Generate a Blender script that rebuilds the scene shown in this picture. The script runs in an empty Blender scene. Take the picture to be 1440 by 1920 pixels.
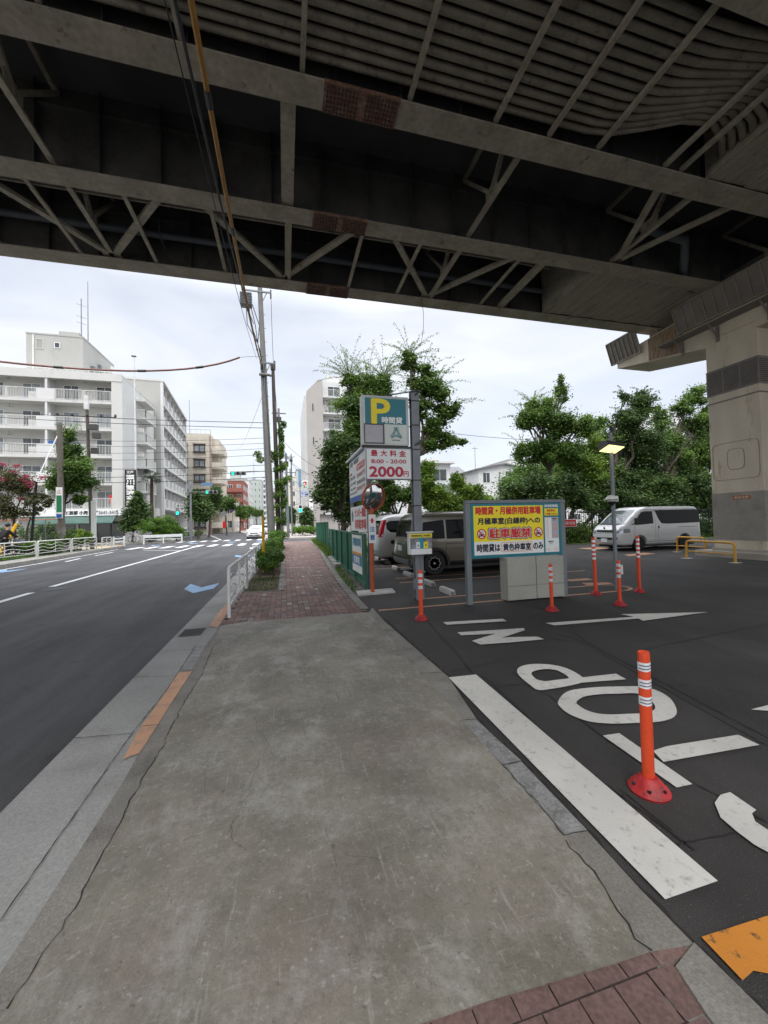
import bpy, bmesh, math, random
import numpy as np
from mathutils import Vector, Matrix
random.seed(7); rng = np.random.default_rng(11)
SC = bpy.context.scene
COL = SC.collection
R = math.radians
# ------------------------------------------------------------------ camera
F = 721.0
SX, SY = -0.24909, 0.96848                       # street direction seen from the camera
def _m3():
    p, r = R(90+1.43), R(-1.4)
    Rx = np.array([[1,0,0],[0,math.cos(p),-math.sin(p)],[0,math.sin(p),math.cos(p)]])
    Rz = np.array([[math.cos(r),-math.sin(r),0],[math.sin(r),math.cos(r),0],[0,0,1]])
    A = np.array([[SY,-SX,0],[SX,SY,0],[0,0,1]])   # world x runs across the street, y along it
    return A@Rx@Rz
CM = _m3(); CP = np.array([0,0,1.6])
cam = bpy.data.cameras.new("camera"); camo = bpy.data.objects.new("camera", cam); COL.objects.link(camo)
cam.sensor_fit = 'VERTICAL'; cam.sensor_height = 36; cam.lens = 36*F/1920
cam.clip_start = .05; cam.clip_end = 9000
camo.matrix_world = Matrix([[*CM[0],CP[0]],[*CM[1],CP[1]],[*CM[2],CP[2]],[0,0,0,1]])
SC.camera = camo
def _ray(px,py): return CM@np.array([px-720, 960-py, -F])
def G(px,py,z=0.0):
    d=_ray(px,py); return tuple(float(v) for v in CP+d*((z-1.6)/d[2]))
def PY(px,py,y):
    d=_ray(px,py); return tuple(float(v) for v in CP+d*(y/d[1]))
def PX(px,py,x):
    d=_ray(px,py); return tuple(float(v) for v in CP+d*(x/d[0]))
# ------------------------------------------------------------------ world, sun, exposure
SC.view_settings.view_transform = 'Standard'; SC.view_settings.look = 'None'
SC.view_settings.exposure = 0.6; SC.view_settings.gamma = 1
SC.render.engine = 'CYCLES'
SC.cycles.max_bounces = 7; SC.cycles.diffuse_bounces = 4; SC.cycles.transparent_max_bounces = 8
SC.cycles.use_denoising = True
SUN_EL, SUN_AZ = 58, 200
W = bpy.data.worlds.new("World"); SC.world = W; W.use_nodes = True
def world():
    nt = W.node_tree; N = nt.nodes; L = nt.links; N.clear()
    out = N.new('ShaderNodeOutputWorld')
    sky = N.new('ShaderNodeTexSky'); sky.sky_type = 'NISHITA'; sky.sun_disc = False
    sky.sun_elevation = R(SUN_EL); sky.sun_rotation = R(SUN_AZ); sky.dust_density = 3
    b1 = N.new('ShaderNodeBackground'); b1.inputs[1].default_value = .04; L.new(sky.outputs[0], b1.inputs[0])
    tc = N.new('ShaderNodeTexCoord'); sep = N.new('ShaderNodeSeparateXYZ'); L.new(tc.outputs['Generated'], sep.inputs[0])
    mp = N.new('ShaderNodeMapping'); mp.inputs['Scale'].default_value = (1.3,1.3,3.6); L.new(tc.outputs['Generated'], mp.inputs[0])
    n1 = N.new('ShaderNodeTexNoise'); n1.inputs['Scale'].default_value = 2.1; n1.inputs['Detail'].default_value = 6; n1.inputs['Roughness'].default_value=.5
    n1.inputs['Distortion'].default_value=.5
    L.new(mp.outputs[0], n1.inputs[0])
    cr = N.new('ShaderNodeValToRGB'); e = cr.color_ramp.elements
    e[0].position=.30; e[0].color=(.435,.45,.485,1); e[1].position=.64; e[1].color=(.58,.58,.595,1)
    m=cr.color_ramp.elements.new(.5); m.color=(.52,.53,.555,1)
    L.new(n1.outputs[0], cr.inputs[0])
    # an overcast sky is brighter overhead than at the horizon
    mr = N.new('ShaderNodeMapRange'); mr.inputs[1].default_value=0; mr.inputs[2].default_value=1
    mr.inputs[3].default_value=1.0; mr.inputs[4].default_value=3.0; L.new(sep.outputs[2], mr.inputs[0])
    mr2 = N.new('ShaderNodeMapRange'); mr2.inputs[1].default_value=.48; mr2.inputs[2].default_value=.95
    mr2.inputs[3].default_value=0; mr2.inputs[4].default_value=4.4; L.new(sep.outputs[2], mr2.inputs[0])
    ad = N.new('ShaderNodeMath'); ad.operation='ADD'; ad.inputs[0].default_value=1.0; L.new(mr2.outputs[0], ad.inputs[1])
    b2 = N.new('ShaderNodeBackground'); L.new(cr.outputs[0], b2.inputs[0]); L.new(ad.outputs[0], b2.inputs[1])
    ads = N.new('ShaderNodeAddShader'); L.new(b1.outputs[0], ads.inputs[0]); L.new(b2.outputs[0], ads.inputs[1])
    L.new(ads.outputs[0], out.inputs[0])
world()
sl = bpy.data.lights.new("sun", 'SUN'); sl.energy = .9; sl.angle = R(22); sl.color = (1,.97,.92)
so = bpy.data.objects.new("sun", sl); COL.objects.link(so)
so.rotation_euler = (R(90-SUN_EL), 0, R(180-SUN_AZ)); so.location=(0,-30,60)
# ------------------------------------------------------------------ materials
MATS = {}
def S(r,g,b):                                     # an 0-255 colour to linear
    return tuple(((c/255)/12.92 if c/255<=.04045 else ((c/255+.055)/1.055)**2.4) for c in (r,g,b))
def pm(name, col, rough=.6, var=.12, scale=2.5, metal=0, bump=0, bscale=60, fine=.06, fscale=40, col2=None, mask=(.5,.7), spec=.5, emit=0, streak=False, coat=0, alpha=None):
    if name in MATS: return MATS[name]
    m = bpy.data.materials.new(name); m.use_nodes = True; MATS[name]=m
    nt=m.node_tree; N=nt.nodes; L=nt.links; b=N['Principled BSDF']
    b.inputs['Roughness'].default_value=rough; b.inputs['Metallic'].default_value=metal
    b.inputs['Specular IOR Level'].default_value=spec; b.inputs['Coat Weight'].default_value=coat
    tc=N.new('ShaderNodeTexCoord'); vec=tc.outputs['Object']
    if streak:
        mp=N.new('ShaderNodeMapping'); mp.inputs['Scale'].default_value=streak; L.new(vec,mp.inputs[0]); vec=mp.outputs[0]
    n=N.new('ShaderNodeTexNoise'); n.inputs['Scale'].default_value=scale; n.inputs['Detail'].default_value=5; L.new(vec,n.inputs[0])
    n2=N.new('ShaderNodeTexNoise'); n2.inputs['Scale'].default_value=fscale; n2.inputs['Detail'].default_value=3; L.new(tc.outputs['Object'],n2.inputs[0])
    mr=N.new('ShaderNodeMapRange'); mr.inputs[1].default_value=.3; mr.inputs[2].default_value=.7; mr.inputs[3].default_value=1-var; mr.inputs[4].default_value=1+var; L.new(n.outputs[0],mr.inputs[0])
    mr2=N.new('ShaderNodeMapRange'); mr2.inputs[1].default_value=.3; mr2.inputs[2].default_value=.7; mr2.inputs[3].default_value=1-fine; mr2.inputs[4].default_value=1+fine; L.new(n2.outputs[0],mr2.inputs[0])
    mu=N.new('ShaderNodeMath'); mu.operation='MULTIPLY'; L.new(mr.outputs[0],mu.inputs[0]); L.new(mr2.outputs[0],mu.inputs[1])
    base=None
    if col2 is not None:
        n3=N.new('ShaderNodeTexNoise'); n3.inputs['Scale'].default_value=scale*1.7; n3.inputs['Detail'].default_value=8; n3.inputs['Roughness'].default_value=.7
        mp3=N.new('ShaderNodeMapping'); mp3.inputs['Location'].default_value=(3.1,7.7,1.3); L.new(vec,mp3.inputs[0]); L.new(mp3.outputs[0],n3.inputs[0])
        mr3=N.new('ShaderNodeMapRange'); mr3.inputs[1].default_value=mask[0]; mr3.inputs[2].default_value=mask[1]; L.new(n3.outputs[0],mr3.inputs[0])
        mx=N.new('ShaderNodeMix'); mx.data_type='RGBA'; mx.inputs[6].default_value=(*col,1); mx.inputs[7].default_value=(*col2,1); L.new(mr3.outputs[0],mx.inputs[0]); base=mx.outputs[2]
    vm=N.new('ShaderNodeVectorMath'); vm.operation='SCALE'; L.new(mu.outputs[0],vm.inputs['Scale'])
    if base is not None: L.new(base,vm.inputs[0])
    else: vm.inputs[0].default_value=col
    L.new(vm.outputs[0],b.inputs['Base Color'])
    if bump:
        bp=N.new('ShaderNodeBump'); bp.inputs['Strength'].default_value=min(1,bump); bp.inputs['Distance'].default_value=.01
        n4=N.new('ShaderNodeTexNoise'); n4.inputs['Scale'].default_value=bscale; n4.inputs['Detail'].default_value=4; L.new(tc.outputs['Object'],n4.inputs[0])
        L.new(n4.outputs[0],bp.inputs['Height']); L.new(bp.outputs[0],b.inputs['Normal'])
    if emit:
        b.inputs['Emission Color'].default_value=(*col,1); b.inputs['Emission Strength'].default_value=emit
    return m
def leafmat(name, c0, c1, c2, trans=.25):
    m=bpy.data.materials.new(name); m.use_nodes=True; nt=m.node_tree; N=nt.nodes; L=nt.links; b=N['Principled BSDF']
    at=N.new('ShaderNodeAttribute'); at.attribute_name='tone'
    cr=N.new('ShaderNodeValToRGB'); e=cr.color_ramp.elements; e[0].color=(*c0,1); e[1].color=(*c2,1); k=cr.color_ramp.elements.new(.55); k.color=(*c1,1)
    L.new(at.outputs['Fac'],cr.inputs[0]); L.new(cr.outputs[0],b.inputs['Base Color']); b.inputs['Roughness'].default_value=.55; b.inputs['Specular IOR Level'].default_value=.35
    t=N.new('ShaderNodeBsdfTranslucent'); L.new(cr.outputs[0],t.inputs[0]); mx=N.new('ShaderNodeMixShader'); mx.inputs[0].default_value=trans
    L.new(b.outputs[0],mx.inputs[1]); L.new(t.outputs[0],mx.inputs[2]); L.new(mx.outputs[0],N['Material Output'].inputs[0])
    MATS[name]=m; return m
M={}
M['white']=pm('white_paint',(.74,.75,.74),.5,.08,3)
M['offwhite']=pm('offwhite_metal',(.66,.66,.63),.5,.1,3,col2=(.4,.33,.26),mask=(.62,.75))
M['steel']=pm('galvanised_steel',(.2,.215,.23),.5,.14,4,metal=.25)
M['greypaint']=pm('grey_paint',(.17,.19,.2),.5,.1,3)
M['darkgrey']=pm('dark_grey_paint',(.055,.05,.048),.55,.12,5)
M['black']=pm('black_plastic',(.012,.012,.013),.45,.1,5)
M['rubber']=pm('rubber',(.02,.02,.02),.8,.15,9,bump=.2)
M['orange']=pm('orange_urethane',(.68,.068,.016),.5,.1,6,fine=.05,col2=(.42,.045,.018),mask=(.58,.75),streak=(1,1,.3))
M['redbase']=pm('red_base_rubber',(.42,.018,.02),.55,.25,9,bump=.4,bscale=40,col2=(.16,.02,.02),mask=(.52,.7))
M['reflect']=pm('reflective_tape',(.82,.83,.85),.3,.05,9,metal=.1)
M['reflectdark']=pm('tape_dark_line',(.16,.17,.19),.5,.05,9)
M['mirrorpost']=pm('mirror_post_orange',(.44,.085,.025),.5,.15,4,col2=(.35,.08,.03),mask=(.6,.75))
M['yellow']=pm('yellow_paint',(.62,.32,.03),.5,.12,5,col2=(.25,.13,.05),mask=(.62,.75))
M['yellowplain']=pm('yellow_cover',(.85,.47,.01),.45,.06,5)
M['green']=pm('green_sheet',(.025,.14,.085),.5,.16,3,fine=.05,col2=(.06,.1,.07),mask=(.6,.75))
M['conc']=pm('concrete',(.30,.29,.26),.85,.14,2.2,fine=.12,fscale=60,bump=.35,bscale=70,col2=(.2,.19,.165),mask=(.5,.72))
M['stopconc']=pm('wheel_stop_concrete',(.5,.49,.46),.85,.14,5,fine=.12,bump=.3)
M['kerb']=pm('kerb_concrete',(.20,.19,.168),.85,.2,1.8,fine=.2,fscale=90,bump=.35,bscale=120,col2=(.11,.10,.088),mask=(.5,.72))
M['kerblight']=pm('kerb_granite',(.225,.225,.22),.7,.12,8,fine=.25,fscale=60,bump=.5,bscale=60,col2=(.15,.15,.145),mask=(.5,.62))
M['gutter']=pm('gutter_concrete',(.27,.27,.258),.85,.16,1.1,fine=.16,fscale=70,bump=.3,bscale=140,col2=(.2,.198,.185),mask=(.5,.75))
M['crack']=pm('joint_dirt',(.028,.025,.02),.95,.3,20)
M['soil']=pm('soil',(.07,.045,.03),.95,.3,4,fine=.35,fscale=50,bump=1,bscale=60,col2=(.12,.09,.06),mask=(.5,.65))
M['grasssoil']=pm('grassy_ground',(.06,.09,.025),.95,.3,3,fine=.3,fscale=40,bump=1,bscale=50)
M['grille']=pm('iron_grate',(.05,.052,.055),.6,.2,9,metal=.4)
M['bark']=pm('bark',(.085,.07,.055),.9,.3,5,bump=.8,bscale=30,fine=.2)
M['plaster']=pm('building_plaster',(.58,.575,.55),.8,.05,.5,fine=.02,col2=(.42,.42,.39),mask=(.56,.8),streak=(1,1,.25))
M['plasterside']=pm('building_wall_grey',(.40,.40,.375),.8,.05,.4,fine=.02,col2=(.33,.33,.30),mask=(.55,.8),streak=(1,1,.3))
M['plasterwhite']=pm('building_white',(.62,.62,.61),.75,.04,.6,fine=.02)
M['soffit']=pm('balcony_wall',(.33,.32,.295),.8,.06,.8)
M['beige']=pm('beige_tile',(.52,.48,.40),.7,.08,1.5,fine=.1,fscale=12)
M['brownframe']=pm('brown_frame',(.05,.03,.025),.6)
M['redbrick']=pm('red_tile',(.25,.085,.062),.75,.1,1,fine=.12,fscale=9)
M['palegreen']=pm('pale_green_wall',(.42,.46,.43),.8,.06,1)
M['cream']=pm('cream_wall',(.62,.58,.5),.8,.06,.8)
M['taupe']=pm('taupe_wall',(.41,.385,.36),.8,.05,.5)
M['bluebld']=pm('blue_wall',(.17,.32,.48),.6,.06,1)
M['teal']=pm('teal_panel',(.0,.17,.21),.35,.03,2,fine=.01)
M['signyellow']=pm('sign_yellow',(.88,.72,.01),.4,.02,2,fine=.01)
M['signwhite']=pm('sign_white',(.80,.81,.79),.4,.03,2,fine=.01)
M['signcream']=pm('sign_box_white',(.66,.70,.64),.45,.05,3,fine=.02,col2=(.5,.52,.45),mask=(.6,.8))
M['signred']=pm('sign_red',(.62,.01,.012),.4,.03,2,fine=.01)
M['crimson']=pm('sign_crimson',(.47,.008,.045),.4,.03,2,fine=.01)
M['signblack']=pm('sign_black',(.015,.015,.03),.45,.03,2,fine=.01)
M['signblue']=pm('sign_blue',(.02,.12,.42),.4,.03,2,fine=.01)
M['ink']=pm('sign_ink_grey',(.2,.21,.24),.5)
M['signorange']=pm('sign_orange',(.75,.3,.02),.45)
M['pinkgrey']=pm('cover_panel_grey',(.44,.42,.45),.45,.05,3)
M['glass']=pm('window_glass',(.035,.045,.05),.08,.3,1.5,spec=.8,fine=0)
M['glasslight']=pm('curtained_glass',(.22,.25,.27),.15,.4,1.2,spec=.8,fine=0)
M['carglass']=pm('car_glass',(.004,.005,.006),.08,.1,2,spec=.12,fine=0)
M['windshield']=pm('windscreen_glass',(.10,.12,.13),.04,.2,2,spec=1,fine=0)
M['khaki']=pm('khaki_car_paint',(.17,.15,.115),.28,.03,3,metal=.35,coat=.7,fine=.01)
M['carwhite']=pm('white_car_paint',(.74,.74,.73),.28,.03,2,coat=.6,fine=.01)
M['chrome']=pm('chrome',(.6,.6,.6),.15,.03,3,metal=1)
M['taillight']=pm('tail_light_red',(.45,.006,.02),.15,.05,3,coat=.5)
M['rimdark']=pm('rim_dark',(.02,.02,.02),.35,.05,3,metal=.5)
M['rimlight']=pm('rim_light',(.5,.5,.5),.3,.05,3,metal=.7)
M['steelpaint']=pm('girder_paint',(.275,.245,.19),.7,.22,1.6,fine=.16,fscale=9,bump=.25,bscale=25,col2=(.10,.06,.04),mask=(.60,.69))
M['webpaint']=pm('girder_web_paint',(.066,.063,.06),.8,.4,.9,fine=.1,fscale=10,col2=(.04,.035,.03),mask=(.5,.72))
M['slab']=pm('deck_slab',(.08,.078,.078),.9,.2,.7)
M['soffitconc']=pm('board_marked_soffit',(.27,.24,.185),.85,.15,1.3,fine=.15,fscale=20,bump=.5,bscale=20,col2=(.15,.135,.115),mask=(.52,.66),streak=(3.5,.5,1))
M['pipe']=pm('cable_pipe',(.19,.168,.13),.65,.18,3,fine=.15,col2=(.08,.07,.06),mask=(.56,.68))
M['bluepipe']=pm('drain_pipe_blue',(.07,.08,.09),.6,.15,3)
M['rust']=pm('rusty_splice',(.15,.078,.052),.85,.3,4,fine=.3,fscale=15,col2=(.22,.16,.12),mask=(.5,.66))
M['bolt']=pm('rusty_bolt',(.06,.028,.02),.8,.2,9)
M['boltgrey']=pm('bolt_grey',(.10,.09,.08),.8,.2,9)
M['pier']=pm('pier_paint',(.54,.475,.37),.7,.12,.9,fine=.06,fscale=20,col2=(.30,.21,.13),mask=(.58,.74),streak=(1.6,1.6,.5))
M['pierband']=pm('pier_dark_band',(.19,.17,.155),.75,.12,2)
M['pierlow']=pm('pier_lower_paint',(.27,.25,.215),.75,.12,1.3,fine=.06,col2=(.20,.18,.15),mask=(.5,.7))
M['cablesleeve']=pm('yellow_cable_sleeve',(.34,.16,.025),.6,.15,6,col2=(.2,.1,.04),mask=(.55,.7))
M['cablered']=pm('brown_cable_sleeve',(.22,.1,.08),.6,.15,6)
M['wire']=pm('wire_black',(.02,.02,.022),.7)
M['polesteel']=pm('old_pole',(.17,.165,.155),.7,.12,2,fine=.1)
M['poledark']=pm('dark_pole',(.07,.055,.045),.6,.15,2)
M['poleconc']=pm('brown_concrete_pole',(.14,.12,.10),.8,.12,3)
M['tealgreen']=pm('awning_green',(.06,.12,.10),.7)
M['skin']=pm('skin',(.5,.3,.21),.6)
M['cloth']=pm('black_cloth',(.012,.012,.016),.9,.2,9)
M['hair']=pm('black_hair',(.01,.008,.008),.6)
M['bagcloth']=pm('pale_bag_cloth',(.45,.45,.4),.8)
M['glassgreen']=pm('green_glass_rail',(.25,.5,.45),.15,.05,2)
M['roofgrey']=pm('roof_grey',(.16,.16,.17),.8)
M['pink']=pm('pink_flower',(.62,.04,.13),.7,.2,20)
M['tower']=pm('tower_haze_tint',(.45,.5,.56),.7)  # pale blue-grey paint stands in for the haze over the distant tower
def emis(name,col,st):
    m=bpy.data.materials.new(name); m.use_nodes=True; b=m.node_tree.nodes['Principled BSDF']
    b.inputs['Base Color'].default_value=(*col,1); b.inputs['Emission Color'].default_value=(*col,1); b.inputs['Emission Strength'].default_value=st; MATS[name]=m; return m
M['siggreen']=emis('signal_green_light',(.0,.85,.55),1.1)
M['lamplit']=emis('lamp_lens_lit',(1,.95,.35),1.15)
mm=bpy.data.materials.new('mirror_surface'); mm.use_nodes=True; b=mm.node_tree.nodes['Principled BSDF']
b.inputs['Base Color'].default_value=(.72,.72,.72,1); b.inputs['Metallic'].default_value=1; b.inputs['Roughness'].default_value=.03; M['mirror']=mm
M['leafA']=leafmat('leaf_bright',(.045,.085,.012),(.15,.26,.035),(.34,.46,.08),.35)
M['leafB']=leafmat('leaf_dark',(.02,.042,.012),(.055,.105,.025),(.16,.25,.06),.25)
M['leafC']=leafmat('leaf_mid',(.03,.065,.015),(.09,.17,.032),(.24,.36,.075),.32)
M['leafD']=leafmat('leaf_reddish',(.04,.035,.018),(.07,.075,.028),(.16,.17,.06),.25)
M['hedge']=leafmat('leaf_hedge',(.035,.075,.012),(.09,.19,.025),(.2,.34,.04),.25)
M['ivy']=leafmat('leaf_ivy',(.05,.1,.015),(.12,.22,.04),(.3,.42,.1),.3)
M['petal']=leafmat('petal_pink',(.22,.02,.05),(.45,.06,.12),(.62,.22,.28),.3)

# ---- ground materials with their own nodes
def asphalt(name, base, spot=.5, patch=None):
    m=bpy.data.materials.new(name); m.use_nodes=True; MATS[name]=m; nt=m.node_tree; N=nt.nodes; L=nt.links; b=N['Principled BSDF']
    tc=N.new('ShaderNodeTexCoord')
    n=N.new('ShaderNodeTexNoise'); n.inputs['Scale'].default_value=.45; n.inputs['Detail'].default_value=6; L.new(tc.outputs['Object'],n.inputs[0])
    v=N.new('ShaderNodeTexNoise'); v.inputs['Scale'].default_value=180; v.inputs['Detail'].default_value=2; L.new(tc.outputs['Object'],v.inputs[0])
    v2=N.new('ShaderNodeTexVoronoi'); v2.inputs['Scale'].default_value=70; L.new(tc.outputs['Object'],v2.inputs[0])
    cr=N.new('ShaderNodeValToRGB'); e=cr.color_ramp.elements; e[0].position=.3; e[0].color=(*[c*.78 for c in base],1); e[1].position=.72; e[1].color=(*[c*1.25 for c in base],1); L.new(n.outputs[0],cr.inputs[0])
    mr=N.new('ShaderNodeMapRange'); mr.inputs[1].default_value=.33; mr.inputs[2].default_value=.7; mr.inputs[3].default_value=.6; mr.inputs[4].default_value=1.5; L.new(v.outputs[0],mr.inputs[0])
    vm=N.new('ShaderNodeVectorMath'); vm.operation='SCALE'; L.new(cr.outputs[0],vm.inputs[0]); L.new(mr.outputs[0],vm.inputs['Scale'])
    # pale aggregate specks
    gt=N.new('ShaderNodeMath'); gt.operation='LESS_THAN'; gt.inputs[1].default_value=.13; L.new(v2.outputs['Distance'],gt.inputs[0])
    sp=N.new('ShaderNodeSeparateColor'); L.new(v2.outputs['Color'],sp.inputs[0]); gt2=N.new('ShaderNodeMath'); gt2.operation='GREATER_THAN'; gt2.inputs[1].default_value=.8; L.new(sp.outputs[0],gt2.inputs[0])
    mu=N.new('ShaderNodeMath'); mu.operation='MULTIPLY'; L.new(gt.outputs[0],mu.inputs[0]); L.new(gt2.outputs[0],mu.inputs[1])
    mu2=N.new('ShaderNodeMath'); mu2.operation='MULTIPLY'; mu2.inputs[1].default_value=spot; L.new(mu.outputs[0],mu2.inputs[0])
    mx=N.new('ShaderNodeMix'); mx.data_type='RGBA'; L.new(mu2.outputs[0],mx.inputs[0]); L.new(vm.outputs[0],mx.inputs[6]); mx.inputs[7].default_value=(.3,.29,.27,1)
    mpw=N.new('ShaderNodeMapping'); mpw.inputs['Scale'].default_value=(1.1,.12,1) if 'road' in name else (.5,.35,1); L.new(tc.outputs['Object'],mpw.inputs[0])
    nw=N.new('ShaderNodeTexNoise'); nw.inputs['Scale'].default_value=1.6; nw.inputs['Detail'].default_value=9; nw.inputs['Roughness'].default_value=.65; L.new(mpw.outputs[0],nw.inputs[0])
    mrw=N.new('ShaderNodeMapRange'); mrw.inputs[1].default_value=.35; mrw.inputs[2].default_value=.68; mrw.inputs[3].default_value=.72; mrw.inputs[4].default_value=1.3; L.new(nw.outputs[0],mrw.inputs[0])
    no=N.new('ShaderNodeTexNoise'); no.inputs['Scale'].default_value=2.6; no.inputs['Detail'].default_value=3; L.new(tc.outputs['Object'],no.inputs[0])
    mro=N.new('ShaderNodeMapRange'); mro.inputs[1].default_value=.66; mro.inputs[2].default_value=.76; mro.inputs[3].default_value=1; mro.inputs[4].default_value=.62; L.new(no.outputs[0],mro.inputs[0])
    mw=N.new('ShaderNodeMath'); mw.operation='MULTIPLY'; L.new(mrw.outputs[0],mw.inputs[0]); L.new(mro.outputs[0],mw.inputs[1])
    vw=N.new('ShaderNodeVectorMath'); vw.operation='SCALE'; L.new(mx.outputs[2],vw.inputs[0]); L.new(mw.outputs[0],vw.inputs['Scale']); L.new(vw.outputs[0],b.inputs['Base Color'])
    b.inputs['Roughness'].default_value=.82; b.inputs['Specular IOR Level'].default_value=.4
    bp=N.new('ShaderNodeBump'); bp.inputs['Strength'].default_value=.55; bp.inputs['Distance'].default_value=.006; L.new(v.outputs[0],bp.inputs['Height']); L.new(bp.outputs[0],b.inputs['Normal'])
    return m
M['asphalt']=asphalt('road_asphalt',(.066,.066,.069),.25)
M['lot']=asphalt('lot_asphalt',(.040,.0375,.0355),.6)
M['lotpatch']=asphalt('lot_patch_asphalt',(.033,.0315,.0305),.5)
def driveway_mat():
    m=bpy.data.materials.new('driveway_concrete'); m.use_nodes=True; MATS[m.name]=m; nt=m.node_tree; N=nt.nodes; L=nt.links; b=N['Principled BSDF']
    tc=N.new('ShaderNodeTexCoord')
    def noise(sc,det,ro=.5,dist=0,loc=(0,0,0),scl=(1,1,1)):
        mp=N.new('ShaderNodeMapping'); mp.inputs['Location'].default_value=loc; mp.inputs['Scale'].default_value=scl; L.new(tc.outputs['Object'],mp.inputs[0])
        n=N.new('ShaderNodeTexNoise'); n.inputs['Scale'].default_value=sc; n.inputs['Detail'].default_value=det; n.inputs['Roughness'].default_value=ro; n.inputs['Distortion'].default_value=dist; L.new(mp.outputs[0],n.inputs[0]); return n.outputs[0]
    def ramp(src,p0,p1,c0,c1):
        cr=N.new('ShaderNodeValToRGB'); e=cr.color_ramp.elements; e[0].position=p0; e[1].position=p1; e[0].color=(*c0,1); e[1].color=(*c1,1); L.new(src,cr.inputs[0]); return cr.outputs[0]
    def mix(f,a,bb):
        mx=N.new('ShaderNodeMix'); mx.data_type='RGBA'; L.new(f,mx.inputs[0]); L.new(a,mx.inputs[6]); L.new(bb,mx.inputs[7]); return mx.outputs[2]
    base=ramp(noise(1.3,9,.62,.1),.3,.7,(.125,.115,.086),(.265,.25,.205))
    warm=ramp(noise(.8,4,.5,0,(5,3,0)),.3,.7,(.145,.118,.092),(.27,.238,.20))
    c=mix(ramp(noise(1.7,6,.6,.3,(9,1,0)),.5,.66,(0,0,0),(.6,.6,.6)),base,warm)
    # worn, paler polished areas with brushed scratches
    pol=ramp(noise(2.2,12,.8,.15,(2,8,0),(1.1,.9,1)),.50,.70,(0,0,0),(.6,.6,.6))
    g=N.new('ShaderNodeTexNoise')
    light=N.new('ShaderNodeRGB'); light.outputs[0].default_value=(.42,.41,.385,1)
    c=mix(pol,c,light.outputs[0])
    dark=N.new('ShaderNodeRGB'); dark.outputs[0].default_value=(.055,.05,.04,1)
    c=mix(ramp(noise(1.1,10,.7,.1,(4,4,4)),.48,.72,(0,0,0),(.5,.5,.5)),c,dark.outputs[0])
    c=mix(ramp(noise(19,12,.85,0,(7,2,0)),.50,.64,(0,0,0),(.36,.36,.36)),c,dark.outputs[0])
    c=mix(ramp(noise(24,12,.85,0,(1,9,0)),.52,.66,(0,0,0),(.36,.36,.36)),c,light.outputs[0])
    scr=ramp(noise(5,6,.7,0,(0,0,0),(7,.5,1)),.60,.66,(0,0,0),(.28,.28,.28)); c=mix(scr,c,light.outputs[0])
    scr2=ramp(noise(6,5,.7,0,(3,0,0),(.6,6,1)),.62,.67,(0,0,0),(.22,.22,.22)); c=mix(scr2,c,light.outputs[0])
    spot=ramp(noise(7,2,.5,0,(6,6,0)),.74,.77,(0,0,0),(.7,.7,.7)); c=mix(spot,c,dark.outputs[0])
    c=mix(ramp(noise(55,3,.6,0),.62,.72,(0,0,0),(.5,.5,.5)),c,dark.outputs[0])
    c=mix(ramp(noise(38,3,.6,0,(1,1,1)),.63,.7,(0,0,0),(.4,.4,.4)),c,light.outputs[0])
    L.new(c,b.inputs['Base Color'])
    rr=ramp(pol,0,1,(.66,.66,.66),(.27,.27,.27)); L.new(rr,b.inputs['Roughness'])
    bp=N.new('ShaderNodeBump'); bp.inputs['Strength'].default_value=.5; bp.inputs['Distance'].default_value=.006; L.new(noise(70,5,.6),bp.inputs['Height'])
    bp2=N.new('ShaderNodeBump'); bp2.inputs['Strength'].default_value=.3; bp2.inputs['Distance'].default_value=.03; L.new(noise(6,6,.6),bp2.inputs['Height']); L.new(bp.outputs[0],bp2.inputs['Normal'])
    L.new(bp2.outputs[0],b.inputs['Normal']); return m
M['driveway']=driveway_mat()
def wornpaint(name,col,under,th=(.62,.7),sc=9):
    m=bpy.data.materials.new(name); m.use_nodes=True; MATS[name]=m; nt=m.node_tree; N=nt.nodes; L=nt.links; b=N['Principled BSDF']
    tc=N.new('ShaderNodeTexCoord'); n=N.new('ShaderNodeTexNoise'); n.inputs['Scale'].default_value=sc; n.inputs['Detail'].default_value=9; n.inputs['Roughness'].default_value=.72; L.new(tc.outputs['Object'],n.inputs[0])
    n2=N.new('ShaderNodeTexNoise'); n2.inputs['Scale'].default_value=1.3; n2.inputs['Detail'].default_value=6; L.new(tc.outputs['Object'],n2.inputs[0])
    mr=N.new('ShaderNodeMapRange'); mr.inputs[1].default_value=th[0]; mr.inputs[2].default_value=th[1]; L.new(n.outputs[0],mr.inputs[0])
    cr=N.new('ShaderNodeValToRGB'); e=cr.color_ramp.elements; e[0].position=.3; e[1].position=.7; e[0].color=(*[c*.82 for c in col],1); e[1].color=(*[min(1,c*1.1) for c in col],1); L.new(n2.outputs[0],cr.inputs[0])
    mx=N.new('ShaderNodeMix'); mx.data_type='RGBA'; L.new(mr.outputs[0],mx.inputs[0]); L.new(cr.outputs[0],mx.inputs[6]); mx.inputs[7].default_value=(*under,1)
    L.new(mx.outputs[2],b.inputs['Base Color']); b.inputs['Roughness'].default_value=.7
    n3=N.new('ShaderNodeTexNoise'); n3.inputs['Scale'].default_value=150; L.new(tc.outputs['Object'],n3.inputs[0])
    bp=N.new('ShaderNodeBump'); bp.inputs['Strength'].default_value=.4; bp.inputs['Distance'].default_value=.005; L.new(n3.outputs[0],bp.inputs['Height']); L.new(bp.outputs[0],b.inputs['Normal'])
    return m
M['markwhite']=wornpaint('marking_white',(.58,.57,.53),(.19,.18,.165),(.55,.74),20)
M['roadwhite']=wornpaint('road_line_white',(.70,.70,.70),(.2,.2,.2),(.66,.74))
M['markorange']=wornpaint('marking_orange',(.52,.20,.025),(.07,.045,.03),(.56,.63),16)
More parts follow.
